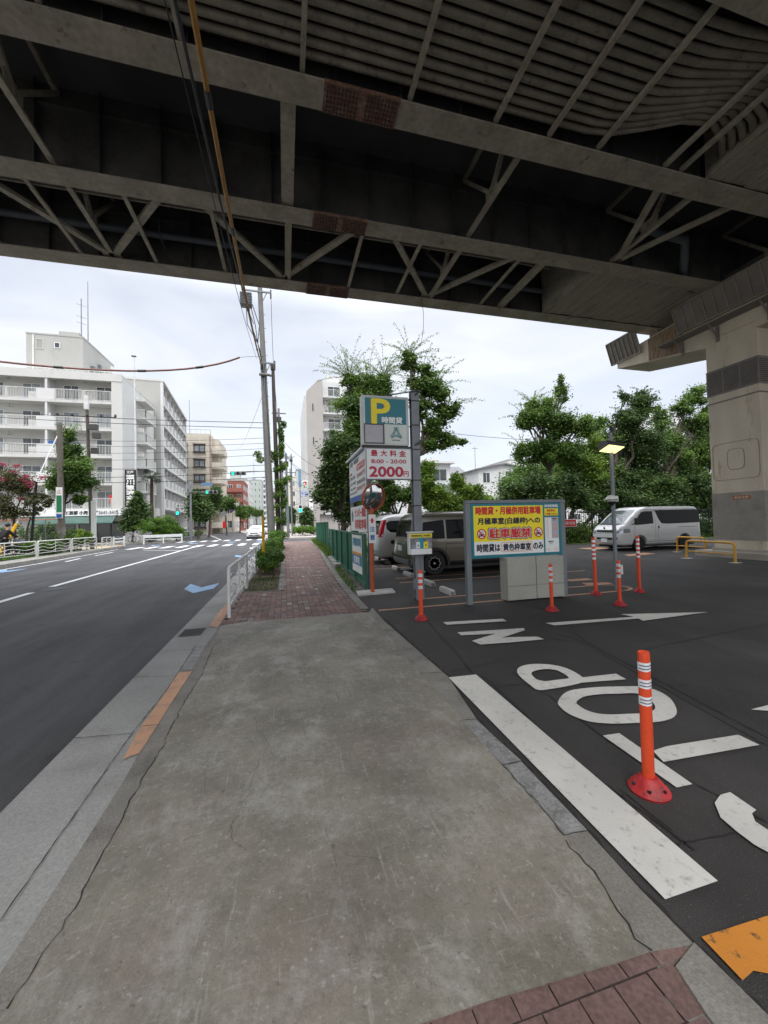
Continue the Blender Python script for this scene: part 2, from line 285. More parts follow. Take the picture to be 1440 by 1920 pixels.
M['kerborange']=wornpaint('kerb_orange_paint',(.52,.29,.17),(.26,.2,.16),(.5,.68),10)
M['linepink']=wornpaint('parking_line',(.44,.235,.13),(.1,.08,.07),(.56,.66),7)
M['markblue']=wornpaint('marking_blue',(.22,.37,.56),(.12,.14,.17),(.6,.7))
M['tactile']=wornpaint('tactile_yellow',(.6,.38,.12),(.3,.22,.12),(.6,.7))
def brickmat():
    m=bpy.data.materials.new('paving_brick'); m.use_nodes=True; MATS[m.name]=m; nt=m.node_tree; N=nt.nodes; L=nt.links; b=N['Principled BSDF']
    at=N.new('ShaderNodeAttribute'); at.attribute_name='tone'
    cr=N.new('ShaderNodeValToRGB'); cr.color_ramp.interpolation='LINEAR'; e=cr.color_ramp.elements
    e[0].position=0; e[0].color=(.13,.08,.07,1); e[1].position=1; e[1].color=(.34,.31,.27,1)
    for p,c in ((.5,(.20,.122,.105)),(.80,(.25,.16,.135)),(.86,(.17,.155,.15)),(.93,(.27,.24,.22))):
        k=cr.color_ramp.elements.new(p); k.color=(*c,1)
    L.new(at.outputs['Fac'],cr.inputs[0])
    tc=N.new('ShaderNodeTexCoord'); n=N.new('ShaderNodeTexNoise'); n.inputs['Scale'].default_value=60; n.inputs['Detail'].default_value=4; L.new(tc.outputs['Object'],n.inputs[0])
    n5=N.new('ShaderNodeTexNoise'); n5.inputs['Scale'].default_value=1.4; n5.inputs['Detail'].default_value=6; L.new(tc.outputs['Object'],n5.inputs[0])
    mr=N.new('ShaderNodeMapRange'); mr.inputs[1].default_value=.3; mr.inputs[2].default_value=.7; mr.inputs[3].default_value=.75; mr.inputs[4].default_value=1.3; L.new(n.outputs[0],mr.inputs[0])
    mr5=N.new('ShaderNodeMapRange'); mr5.inputs[1].default_value=.3; mr5.inputs[2].default_value=.7; mr5.inputs[3].default_value=.75; mr5.inputs[4].default_value=1.2; L.new(n5.outputs[0],mr5.inputs[0])
    mu=N.new('ShaderNodeMath'); mu.operation='MULTIPLY'; L.new(mr.outputs[0],mu.inputs[0]); L.new(mr5.outputs[0],mu.inputs[1])
    vm=N.new('ShaderNodeVectorMath'); vm.operation='SCALE'; L.new(cr.outputs[0],vm.inputs[0]); L.new(mu.outputs[0],vm.inputs['Scale']); L.new(vm.outputs[0],b.inputs['Base Color'])
    bp=N.new('ShaderNodeBump'); bp.inputs['Strength'].default_value=.4; bp.inputs['Distance'].default_value=.004; L.new(n.outputs[0],bp.inputs['Height']); L.new(bp.outputs[0],b.inputs['Normal'])
    b.inputs['Roughness'].default_value=.8; return m
M['brick']=brickmat()

# ------------------------------------------------------------------ mesh builder and object helpers
class MB:
    def __init__(s): s.v=[]; s.f=[]; s.t=None
    def add(s,vs,fs):
        o=len(s.v); s.v.extend(tuple(float(c) for c in v) for v in vs); s.f.extend(tuple(o+i for i in f) for f in fs); return s
    def cut(s):
        if not hasattr(s,'c'): s.c=[]
        s.c.append((len(s.v),len(s.f))); return s
    def box(s,x0,x1,y0,y1,z0,z1):
        if x0>x1:x0,x1=x1,x0
        if y0>y1:y0,y1=y1,y0
        if z0>z1:z0,z1=z1,z0
        return s.add([(x0,y0,z0),(x1,y0,z0),(x1,y1,z0),(x0,y1,z0),(x0,y0,z1),(x1,y0,z1),(x1,y1,z1),(x0,y1,z1)],
            [(0,3,2,1),(4,5,6,7),(0,1,5,4),(1,2,6,5),(2,3,7,6),(3,0,4,7)])
    def prism(s,poly,z0,z1):                          # poly: list of (x,y), any winding
        a=sum(poly[i][0]*poly[(i+1)%len(poly)][1]-poly[(i+1)%len(poly)][0]*poly[i][1] for i in range(len(poly)))
        if a<0: poly=poly[::-1]
        n=len(poly); vs=[(p[0],p[1],z0) for p in poly]+[(p[0],p[1],z1) for p in poly]
        return s.add(vs,[tuple(range(n-1,-1,-1)),tuple(range(n,2*n))]+[(i,(i+1)%n,n+(i+1)%n,n+i) for i in range(n)])
    def sheet(s,poly,z):
        a=sum(poly[i][0]*poly[(i+1)%len(poly)][1]-poly[(i+1)%len(poly)][0]*poly[i][1] for i in range(len(poly)))
        if a<0: poly=poly[::-1]
        return s.add([(p[0],p[1],z) for p in poly],[tuple(range(len(poly)))])
    def hull(s,q0,q1):                                # two matching polygons joined (3D points)
        n=len(q0); return s.add(list(q0)+list(q1),[tuple(range(n-1,-1,-1)),tuple(range(n,2*n))]+[(i,(i+1)%n,n+(i+1)%n,n+i) for i in range(n)])
    def bar(s,p0,p1,w,h,up=(0,0,1)):
        p0=Vector(p0);p1=Vector(p1);d=(p1-p0).normalized();u=Vector(up)
        if abs(d.dot(u))>.98:u=Vector((0,1,0))
        sd=d.cross(u).normalized()*w/2;up2=sd.cross(d).normalized()*h/2
        c=[-sd-up2,sd-up2,sd+up2,-sd+up2]
        return s.add([p0+k for k in c]+[p1+k for k in c],[(0,1,2,3),(7,6,5,4),(0,4,5,1),(1,5,6,2),(2,6,7,3),(3,7,4,0)])
    def tube(s,pts,r,n=8,cap=True):
        pts=[Vector(p) for p in pts]; m=len(pts); rs=r if isinstance(r,(list,tuple)) else [r]*m
        o=len(s.v); prev=None
        for i,p in enumerate(pts):
            d=(pts[min(i+1,m-1)]-pts[max(i-1,0)]).normalized()
            if prev is None:
                a=Vector((0,0,1)) if abs(d.z)<.9 else Vector((1,0,0)); u=d.cross(a).normalized()
            else: u=(prev-d*prev.dot(d)).normalized()
            prev=u; w=d.cross(u)
            for k in range(n):
                t=2*math.pi*k/n; s.v.append(tuple(p+(u*math.cos(t)+w*math.sin(t))*rs[i]))
        for i in range(m-1):
            for k in range(n):
                a=o+i*n+k; b=o+i*n+(k+1)%n; s.f.append((a,b,b+n,a+n))
        if cap:
            s.f.append(tuple(o+k for k in range(n-1,-1,-1))); s.f.append(tuple(o+(m-1)*n+k for k in range(n)))
        return s
    def cyl(s,c,r,z0,z1,n=16): return s.tube([(c[0],c[1],z0),(c[0],c[1],z1)],r,n)
    def lathe(s,prof,c=(0,0,0),n=24,axis='z',sx=1,sy=1):
        o=len(s.v)
        for r,h in prof:
            for k in range(n):
                t=2*math.pi*k/n; a,b=r*math.cos(t)*sx,r*math.sin(t)*sy
                s.v.append({'z':(c[0]+a,c[1]+b,c[2]+h),'y':(c[0]+a,c[1]-h,c[2]+b),'x':(c[0]+h,c[1]+a,c[2]+b)}[axis])
        for i in range(len(prof)-1):
            for k in range(n):
                a=o+i*n+k;b=o+i*n+(k+1)%n; s.f.append((a,b,b+n,a+n))
        if prof[0][0]>1e-6: s.f.append(tuple(o+k for k in range(n-1,-1,-1)))
        if prof[-1][0]>1e-6: s.f.append(tuple(o+(len(prof)-1)*n+k for k in range(n)))
        return s
    def ell(s,c,rx,ry,rz,n=12,m=8):
        return s.lathe([(max(1e-4,math.sin(math.pi*i/m)),-math.cos(math.pi*i/m)) for i in range(m+1)],(0,0,0),n) and s._xf(len(s.v)-n*(m+1),c,rx,ry,rz)
    def _xf(s,o,c,rx,ry,rz):
        for i in range(o,len(s.v)):
            x,y,z=s.v[i]; s.v[i]=(c[0]+x*rx,c[1]+y*ry,c[2]+z*rz)
        return s
def root_of(o):
    while o.parent: o=o.parent
    return o
def link(name,me,mat,parent=None,smooth=None,bevel=0,label=None):
    o=bpy.data.objects.new(name,me); COL.objects.link(o)
    if mat: me.materials.append(M[mat] if isinstance(mat,str) else mat)
    if parent: o.parent=parent
    if smooth is not None:
        me.polygons.foreach_set('use_smooth',[True]*len(me.polygons))
        try: me.set_sharp_from_angle(angle=R(smooth))
        except Exception: pass
    if bevel:
        b=o.modifiers.new('bevel','BEVEL'); b.width=bevel; b.segments=2; b.limit_method='ANGLE'; b.angle_limit=R(40)
    if label: o['label']=label
    return o
def build(name,mb,mat,parent=None,smooth=None,bevel=0,label=None,fix=False,local=False):
    me=bpy.data.meshes.new(name); v=np.array(mb.v,dtype=float).reshape(-1,3)
    if parent is not None and not local: v=v-np.array(root_of(parent).location)
    me.from_pydata(v.tolist(),[],mb.f); me.update()
    if fix:
        bm=bmesh.new(); bm.from_mesh(me); bmesh.ops.recalc_face_normals(bm,faces=bm.faces); bm.to_mesh(me); bm.free()
    return link(name,me,mat,parent,smooth,bevel,label)
def thing(name,label,cat,loc=(0,0,0),group=None):
    o=bpy.data.objects.new(name,None); COL.objects.link(o); o.location=loc; o.empty_display_size=.2
    o['label']=label; o['category']=cat
    if group:o['group']=group
    return o
def tag(o,label,cat,group=None):
    o['label']=label;o['category']=cat
    if group:o['group']=group
    return o
def struct(name,mb,mat,smooth=None,kind='structure'):
    o=build(name,mb,mat,smooth=smooth); o['kind']=kind; return o
def dup(root,loc,rotz=None,label=None,scale=None):
    def cp(o,p):
        c=o.copy(); COL.objects.link(c); c.parent=p
        for ch in [k for k in bpy.data.objects if k.parent==o]: cp(ch,c)
        return c
    kids=[k for k in bpy.data.objects if k.parent==root]
    r=root.copy(); COL.objects.link(r); r.location=loc
    if rotz is not None: r.rotation_euler=(0,0,rotz)
    if scale: r.scale=scale
    for k in kids: cp(k,r)
    if label:r['label']=label
    return r
def builds(name,mb,*a,**k):                           # one object per piece closed with cut()
    out=[];pv=pf=0
    for v,f in getattr(mb,'c',[])+[(len(mb.v),len(mb.f))]:
        if f>pf:
            m=MB(); m.v=mb.v[pv:v]; m.f=[tuple(i-pv for i in q) for q in mb.f[pf:f]]; out.append(build(name,m,*a,**k))
        pv,pf=v,f
    return out
class Frame:                                          # a flat sign face: origin at its top-left, u to the right, v down, d outwards
    def __init__(s,o,ux,n,w,h): s.o=Vector(o);s.ux=Vector(ux);s.n=Vector(n);s.w=w;s.h=h
    def p(s,u,v,d=0): return s.o+s.ux*(u*s.w)-Vector((0,0,1))*(v*s.h)+s.n*d
    def rect(s,mb,u0,u1,v0,v1,d): return mb.hull([s.p(u0,v1,d-.0016),s.p(u1,v1,d-.0016),s.p(u1,v0,d-.0016),s.p(u0,v0,d-.0016)],[s.p(u0,v1,d),s.p(u1,v1,d),s.p(u1,v0,d),s.p(u0,v0,d)])
    def poly(s,mb,pts,d): return mb.hull([s.p(a,b,d-.0016) for a,b in pts],[s.p(a,b,d) for a,b in pts])
    def slab(s,mb,u0,u1,v0,v1,d0,d1): return mb.hull([s.p(u0,v1,d0),s.p(u1,v1,d0),s.p(u1,v0,d0),s.p(u0,v0,d0)],[s.p(u0,v1,d1),s.p(u1,v1,d1),s.p(u1,v0,d1),s.p(u0,v0,d1)])
_tc={}
def textmesh(txt):
    if txt in _tc: return _tc[txt]
    c=bpy.data.curves.new('t','FONT'); c.body=txt; c.resolution_u=3; o=bpy.data.objects.new('t',c); COL.objects.link(o)
    dg=bpy.context.evaluated_depsgraph_get(); ev=o.evaluated_get(dg); me=ev.to_mesh()
    v=np.array([p.co[:] for p in me.vertices]); f=[tuple(p.vertices) for p in me.polygons]
    ev.to_mesh_clear(); bpy.data.objects.remove(o); bpy.data.curves.remove(c); _tc[txt]=(v,f); return v,f
def text(name,txt,fr,u0,u1,v0,v1,d,mat,parent,bold=0.0,label=None):
    v,f=textmesh(txt)
    if len(v)==0: return
    a,b=v[:,0].min(),v[:,0].max(); c,e=v[:,1].min(),v[:,1].max()
    U=u0+(v[:,0]-a)/max(b-a,1e-6)*(u1-u0); V=v1-(v[:,1]-c)/max(e-c,1e-6)*(v1-v0)
    mb=MB(); offs=[(0,0)]
    if bold: offs=[(0,0),(1,0),(-1,0),(0,1),(0,-1),(.7,.7),(-.7,.7),(.7,-.7),(-.7,-.7)]
    for i,(ox,oy) in enumerate(offs):
        mb.add([fr.p(U[k]+ox*bold/fr.w,V[k]+oy*bold/fr.h,d+i*.00025) for k in range(len(v))],f)
    return build(name,mb,mat,parent,label=label)

# ================================================================== GROUND
def g2(pts,z=0): return [G(a,b,z)[:2] for a,b in pts]
struct('ground',MB().sheet([(-900,-60),(900,-60),(900,5000),(-900,5000)],-.10),pm('city_ground',(.14,.14,.135),.9,.2,.2))
ROADX=-1.56
mb=MB()
mb.sheet([(ROADX,-40),(ROADX,20),(-1.75,31),(-1.5,36),(-1.9,42.5),(-4.5,60),(-8.5,80),(-15,120),(-28,200),(-45,220),(-46,200),(-30,120),(-21.5,80),(-14.8,58),(-11.0,46),(-12.7,36),(-12.62,31.5),(-11.95,23),(-11.75,20),(-11.6,10),(-11.6,-40)],-.012)
struct('road',mb,'asphalt')
struct('cross_street',MB().sheet([(-60,36.2),(60,36.2),(60,42.2),(-60,42.2)],-.020),'asphalt')
struct('parking_lot',MB().sheet([(1.42,-30),(60,-30),(60,19.6),(2.1,18.6),(1.95,9.2),(1.75,8.6),(1.42,8.0)],0),'lot')
# gutter, kerb strips, driveway (all flush here, the kerb is lowered for cars)
gut_in=[(0,1733),(95,1595),(250,1375),(310,1300),(367,1212),(395,1172),(427,1125)]
gin=g2(gut_in); yb=lambda p,y:(p[0],y)
gut=[(-1.60,-30)]+[(-1.60,y) for y in (0,6,12)]+[(-1.66,20),(-1.85,31)]+[(-1.3,31),(-1.18,20),(-1.18,12)]+gin[::-1]+[(gin[0][0],-30)]
struct('gutter',MB().sheet(gut,-.004),'gutter')
ks_in=g2([(2,1827),(110,1660),(230,1470),(262,1412),(360,1258),(385,1212),(410,1177)])
struct('kerb',MB().prism([(gin[0][0],-30)]+gin+[(-1.18,12),(-1.18,31),(-1.02,31),(-1.02,12)]+[(-1.04,7.3)]+ks_in[::-1]+[(ks_in[0][0],-30)],-.05,.004),'gutter')
cr=g2([(12,1900),(125,1730),(205,1585),(250,1495),(305,1400),(345,1320),(380,1265),(400,1212),(414,1174)])
drv_far=g2([(414,1174),(470,1166),(560,1160),(640,1153),(692,1149)])
rin=g2([(692,1149),(750,1220),(787,1265),(870,1352),(940,1437),(1060,1570),(1150,1690),(1195,1765),(1225,1787)])
near=g2([(1225,1787),(1150,1812),(1040,1845),(920,1880),(820,1915),(700,1950),(400,2040)])
struct('driveway',MB().prism(cr+drv_far[1:]+rin[1:]+near[1:]+[(-1.0,.55),(-1.1,.9)],-.05,.012),'driveway')
struct('driveway_edge',MB().prism([(ks_in[0][0],.0)]+ks_in+cr[::-1]+[(-1.02,.0)],-.05,.009),'kerb')
rout=g2([(698,1140),(720,1165),(840,1270),(895,1352),(977,1430),(1102,1562),(1200,1670),(1302,1775)])
struct('kerb_right',MB().prism(rin[:-1]+[rin[-1]]+rout[::-1],-.05,.008),'kerb')
kb=g2([(1267,1820),(1302,1775),(1440,1912),(1500,1975),(1400,2010),(1325,1910)])
struct('kerb_block',MB().prism(kb,-.05,.016),'kerb')
struct('kerb_gap_fill',MB().sheet(g2([(1225,1787),(1302,1775),(1267,1820),(1330,1915),(1450,2060),(1250,1880)]),.002),'kerb')
# pale cast blocks in the right kerb line
mb=MB(); mb.prism(g2([(868,1354),(893,1353),(978,1430),(942,1437)]),0,.0125); mb.prism(g2([(943,1440),(979,1433),(1102,1562),(1062,1570)]),0,.0125)
struct('kerb_cast_block',mb,'kerblight')
# brick walk: individual bricks laid in a 90 degree herringbone
def inside(p,poly):
    c=False;n=len(poly)
    for i in range(n):
        a,b=poly[i],poly[(i+1)%n]
        if (a[1]>p[1])!=(b[1]>p[1]) and p[0]<(b[0]-a[0])*(p[1]-a[1])/(b[1]-a[1])+a[0]: c=not c
    return c
def bricks(name,poly,u,z,seedv,red=False):
    rg=np.random.default_rng(seedv); xs=[p[0] for p in poly]; ys=[p[1] for p in poly]
    V=[];Fc=[];T=[]
    i0,i1=int(min(xs)/u)-2,int(max(xs)/u)+2; j0,j1=int(min(ys)/u)-2,int(max(ys)/u)+2
    def put(x0,y0,w,h):
        if not inside((x0+w/2,y0+h/2),poly): return
        g=(.0022 if red else .0042)+.0008*rg.random(); o=len(V); dz=rg.normal(0,.0006)
        V.extend([(x0+g,y0+g,z+dz),(x0+w-g,y0+g,z+dz),(x0+w-g,y0+h-g,z+dz),(x0+g,y0+h-g,z+dz)])
        Fc.append((o,o+1,o+2,o+3)); r=rg.random()
        t=rg.uniform(.05,.78) if (r<.88 or red) else (rg.uniform(.82,.93) if r<.96 else rg.uniform(.93,1))
        T.extend([t*(.32 if red else 1)]*4)
    for i in range(i0,i1):
        for j in range(j0,j1):
            k=(i-j)%4
            if red:
                if j%2==0 and i%2==0: put((i+(1 if (j//2)%2 else 0))*u,j*u,2*u,2*u)
            elif k==0: put(i*u,j*u,2*u,u)
            elif k==3: put(i*u,j*u,u,2*u)
    me=bpy.data.meshes.new(name); me.from_pydata(V,[],Fc); a=me.attributes.new('tone','FLOAT','POINT'); a.data.foreach_set('value',T)
    o=link(name,me,'brick'); o['kind']='structure'; return o
sidewalk=[(-1.03,7.25),(-1.03,31),(-.95,36.0),(2.05,36.0),(1.98,25),(1.45,13),(1.30,9),(1.30,6.9)]
struct('sidewalk_bed',MB().sheet([(-1.02,6.6),(-1.02,36.2),(2.3,36.2),(2.0,20),(1.5,8),(1.4,6.6)],-.004),'crack')
bricks('sidewalk',[(-1.03,6.4),(-1.03,36.1),(2.05,36.1),(1.98,25),(1.42,13),(1.32,9),(1.32,6.4)],.108,.004,3)
bk=g2([(1225,1787),(1267,1820),(1330,1915),(1450,2060),(400,2300),(400,2040),(820,1915),(1040,1845)],0)
struct('sidewalk_near_bed',MB().sheet(bk,.001),pm('tile_joint_sand',(.05,.035,.03),.95,.2,20))
bk2=g2([(1228,1740),(1290,1820),(1345,1915),(1470,2060),(400,2300),(400,1990),(820,1860),(1040,1795)],0)
bricks('sidewalk_near',bk2,.07,.0075,5,True)
mb=MB()                                             # concrete edging between bricks and fence
edge=[(1.30,7.0),(1.31,9),(1.42,13),(1.98,25),(2.05,36)]
for i in range(len(edge)-1):
    (x0,y0),(x1,y1)=edge[i],edge[i+1]; n=max(1,int((y1-y0)/.6))
    for k in range(n):
        a,b=k/n,(k+1)/n-.01/(y1-y0); w=.15
        mb.prism([(x0+(x1-x0)*a,y0+(y1-y0)*a),(x0+(x1-x0)*b,y0+(y1-y0)*b),(x0+(x1-x0)*b+w,y0+(y1-y0)*b),(x0+(x1-x0)*a+w,y0+(y1-y0)*a)],-.05,.018)
struct('kerb_edging',mb,'kerb')
mb=MB()                                             # planter kerb
for k in range(34): mb.prism([(-.19,9.55+k*.62),(-.06,9.55+k*.62),(-.06,9.55+k*.62+.61),(-.19,9.55+k*.62+.61)],-.05,.03)
mb.prism([(-1.0,9.62),(-.2,9.50),(-.2,9.56),(-1.0,9.68)],-.05,.02)
struct('planter_kerb',mb,'kerb')
struct('planting_soil',MB().prism([(-1.0,9.7),(-.2,9.58),(-.2,30.6),(-1.0,30.6)],-.05,.012),'soil')
# rubble strip below the green fence and planting strip beyond it
mb=MB(); mb.sheet([(1.46,8.0),(1.47,9),(1.57,13),(2.13,25),(2.2,36),(4,36),(3.2,19),(2.0,18.6),(2.0,9),(1.8,8.2)],.006)
struct('verge_soil',mb,pm('verge_rubble',(.10,.09,.075),.95,.3,9,fine=.4,fscale=40,bump=1,bscale=35,col2=(.2,.19,.17),mask=(.52,.6)))
mb=MB()
for i in range(220):
    y=rng.uniform(8.3,16); x=1.5+(y-8)*.035+rng.uniform(.06,.36); r=rng.uniform(.015,.05)
    mb.ell((x,y,.01),r,r*rng.uniform(.7,1.3),r*.6,6,4)
o=struct('verge_pebbles',mb,pm('pebble',(.2,.19,.17),.9,.35,4,fine=.2),kind='stuff')
mb=MB()
for k in range(14):
    y=14.2+k*.8; x=1.63+(y-13)*.047
    if k in (0,): mb.box(x,x+.45,y-.5,y+.1,0,.13)
    mb.box(x+.02,x+.2,y,y+.76,0,.09+.02*(k%2))
struct('verge_stone_edge',mb,'conc')
struct('planting_ground',MB().sheet([(2.1,18.9),(60,19.9),(60,34.5),(3.2,34.5),(2.2,26)],-.006),'grasssoil')
# joints, cracks
def crackline(name,pts,w,z,mat='crack',jit=.0):
    P=[Vector((*G(a,b)[:2],0)) for a,b in pts]; Q=[]
    for i in range(len(P)-1):
        n=max(1,int((P[i+1]-P[i]).length/.04))
        for k in range(n): Q.append(P[i].lerp(P[i+1],k/n))
    Q.append(P[-1]); mb=MB(); L=[];Rr=[]
    for i,q in enumerate(Q):
        d=(Q[min(i+1,len(Q)-1)]-Q[max(0,i-1)]).normalized(); nn=Vector((-d.y,d.x,0))
        off=random.gauss(0,jit); ww=w*random.uniform(.35,1.3) if jit else w
        L.append(q+nn*(off+ww/2)); Rr.append(q+nn*(off-ww/2))
    vs=[(p.x,p.y,z) for p in L]+[(p.x,p.y,z) for p in Rr]; n=len(Q)
    mb.add(vs,[(n+i,n+i+1,i+1,i) for i in range(n-1)]); return mb
def addcr(name,lst,z,w,jit,mat='crack'):
    tot=MB()
    for pts in lst:
        m=crackline(name,pts,w,z,mat,jit); tot.add(m.v,m.f)
    struct(name,tot,mat)
addcr('driveway_joint',[[(12,1900),(125,1730),(205,1585),(250,1495),(305,1400),(345,1320),(380,1265),(400,1212)]],.0145,.0065,.006)
addcr('driveway_cracks',[[(340,1421),(430,1412),(480,1395)],[(430,1565),(462,1500),(485,1432),(510,1395)],[(345,1580),(400,1560),(432,1553),(440,1583),(465,1598)],[(480,1350),(485,1370),(520,1430),(650,1430)],
    [(600,1420),(660,1432)],[(645,1612),(720,1618)],[(610,1560),(632,1630)],[(560,1330),(575,1395)],[(380,1440),(384,1488)]],.0145,.0018,.006,pm('crack_dirt',(.065,.06,.05),.95,.3,20))
addcr('driveway_right_joint',[[(940,1437),(1000,1500),(1060,1572)],[(1062,1580),(1110,1640),(1150,1690),(1195,1765),(1225,1787)]],.0145,.007,.007)
addcr('kerb_joints',[[(0,1733),(95,1595),(250,1375),(310,1300),(367,1212)],[(135,1387),(250,1378)],[(248,1272),(325,1269)],[(295,1221),(370,1220)],[(320,1196),(400,1177)],[(283,1215),(300,1213)],
    [(262,1365),(300,1361)],[(340,1258),(360,1258)],[(382,1213),(400,1211)],[(750,1220),(775,1221)],[(787,1265),(832,1262)],[(868,1353),(898,1351)],[(942,1438),(978,1430)],[(1060,1570),(1103,1562)],[(1267,1820),(1302,1776)]],.0135,.007,.0015)
addcr('lot_gap',[[(720,1160),(840,1270),(895,1352),(977,1430),(1102,1562),(1200,1670),(1302,1775),(1440,1912)]],.0045,.05,.008,pm('gap_dirt',(.02,.018,.016),.95,.3,9))
addcr('lot_seams',[[(845,1260),(940,1240)],[(905,1287),(1000,1283),(960,1262)],[(770,1130),(860,1230),(905,1287)],[(1000,1283),(1140,1390),(1350,1495),(1440,1545)],[(905,1265),(1080,1430),(1305,1597)],[(1270,1585),(1383,1563)],
   [(1040,1150),(1100,1205),(1440,1385)],[(1000,1075),(1160,1100),(1330,1108),(1440,1122)],[(1200,1220),(1440,1170)],[(830,1130),(1010,1180),(1120,1210)],[(1160,1480),(1260,1560)]],.0085,.012,.003,pm('seam_tar',(.016,.016,.017),.7,.2,9))
struct('lot_patch',MB().sheet(g2([(850,1140),(1060,1122),(1440,1240),(1440,1400),(1090,1205),(1000,1195)]),.0035),'lotpatch')
# ---- painted markings
def mark(name,polys,z,mat):
    mb=MB()
    for p in polys: mb.sheet(g2(p,z),z)
    return struct(name,mb,mat)
Z2=lambda L,o=(720,1080),s=2:[(o[0]+a/s,o[1]+b/s) for a,b in L]
mark('stop_bar',[Z2([(242,380),(345,369),(1252,1143),(1055,1212)])],.012,'markwhite')
mark('lot_marking_in',[Z2([(222,173),(445,160),(460,169),(235,183)])],.012,'markwhite')
def band(mb,inner,outer,z):
    n=len(inner); A=g2(inner,z);B=g2(outer,z); o=len(mb.v)
    mb.add([(*p,z) for p in A]+[(*p,z) for p in B],[(i,(i+1)%n,n+(i+1)%n,n+i) for i in range(n)])
mb=MB()
for p in ([(275,211),(450,200),(525,195),(528,204),(480,213),(290,222)],[(330,243),(470,229),(575,227),(600,237),(470,249),(362,257)],[(500,196),(528,203),(365,257),(330,243),(450,206)]): mb.sheet(g2(Z2(p),.012+.0006*(len(mb.v)/9)),.012+.0006*(len(mb.v)/9))
struct('lot_marking_letter',mb,'markwhite')
mark('lot_arrow',[Z2([(605,176),(945,152),(970,158),(640,185)])],.012,'markwhite')
mark('lot_arrow_head',[Z2([(888,143),(1215,135),(970,168),(945,154)])],.0135,'markwhite')
def smoothloop(pts,n=6):
    out=[];m=len(pts)
    for i in range(m):
        p0,p1,p2,p3=[np.array(pts[(i+k-1)%m],float) for k in range(4)]
        for j in range(n):
            t=j/n; out.append(tuple(.5*((2*p1)+(-p0+p2)*t+(2*p0-5*p1+4*p2-p3)*t*t+(-p0+3*p1-3*p2+p3)*t**3)))
    return out
# O
def ring(name,outer,inner,z):
    o=smoothloop(Z2(outer)); i=smoothloop(Z2(inner)); mb=MB(); band(mb,i,o,z); struct(name,mb,'markwhite')
ring('lot_marking_o',[(653,470),(690,432),(780,418),(880,414),(985,417),(1065,452),(1097,500),(1085,530),(1030,546),(940,551),(850,553),(770,545),(700,520),(665,495)],
     [(722,472),(752,452),(815,443),(885,441),(945,440),(990,458),(1016,486),(1008,505),(965,514),(905,517),(850,519),(800,515),(760,503),(733,487)],.012)
mb=MB()                                             # P
outer=[(742,399),(690,412),(640,421),(580,428),(548,408),(520,386),(500,362),(507,342),(545,331),(600,330),(655,337),(700,352),(745,380)]
inner=[(664,387),(640,390),(620,393),(600,394),(574,388),(562,379),(553,367),(557,359),(575,353),(602,349),(628,350),(655,356),(694,381)]
A=smoothloop(Z2(outer),3);B=smoothloop(Z2(inner),3); band(mb,B,A,.012)
mb.sheet(g2(Z2([(742,380),(870,366),(908,387),(738,400)]),.0126),.0126)
struct('lot_marking_p',mb,'markwhite')
mark('lot_marking_t',[Z2([(820,598),(882,589),(1157,780),(1098,793)])],.012,'markwhite')
mark('lot_marking_t_stem',[Z2([(1008,655),(1060,638),(1328,595),(1408,633),(1048,697)])],.0128,'markwhite')
mark('lot_marking_s',[Z2([(1240,850),(1262,820),(1298,810),(1345,842),(1396,877),(1380,890),(1392,920),(1440,952),(1520,975),(1620,960),(1640,1000),(1560,1050),(1440,1035),(1390,1008),(1320,955),(1262,905)])],.012,'markwhite')
mark('lot_arrow_tip',[Z2([(1376,500),(1440,484),(1560,470),(1560,500),(1440,505)])],.012,'markwhite')
mark('lot_patch_orange',[Z2([(1190,1353),(1440,1273),(1640,1210),(1640,1420),(1440,1490),(1385,1480),(1345,1516)])],.012,'markorange')
mark('kerb_orange_mark',[[(335,1261),(360,1258),(320,1320),(262,1412),(230,1424),(262,1365),(300,1313)]],.0125,'kerborange')
mark('kerb_orange_mark_far',[[(427,1128),(426,1150),(408,1176),(392,1173),(408,1150)]],.0125,'kerborange')
mark('kerb_grey_block',[[(367,1212),(385,1211),(360,1257),(340,1258)]],.0123,'kerblight')
mb=MB()                                             # parking stall lines: straight, across the lot
def pl(x0,x1,y,w=.085): mb.sheet([(x0,y-w/2),(x1,y-w/2),(x1,y+w/2),(x0,y+w/2)],.005)
for x0,x1,y in ((1.6,5.4,6.78),(2.72,6.9,7.47),(2.85,8.6,9.62),(2.95,8.6,10.38),(2.9,8.6,12.72),(3.05,8.6,13.5),(3.1,8.6,15.85),(3.1,8.6,16.6),(5.4,7.0,6.72)): pl(x0,x1,y)
for k in range(10):                                 # rounded end of the island
    a0,a1=-math.pi/2+math.pi*k/10,-math.pi/2+math.pi*(k+1)/10; cx,cy=6.95,7.1
    mb.add([(cx+math.cos(a)*r*1.2,cy+math.sin(a)*r,.005) for a,r in ((a0,.34),(a0,.42),(a1,.42),(a1,.34))],[(0,1,2,3)])
struct('parking_lines',mb,'linepink')
mark('parking_lines_far',[[(1083,1028),(1120,1026),(1150,1029),(1118,1031)],[(1060,1087),(1100,1084),(1112,1087),(1070,1090)],[(1090,1093),(1140,1092),(1150,1095),(1100,1097)],[(1170,1040),(1210,1036),(1230,1038),(1180,1043)]],.005,'linepink')
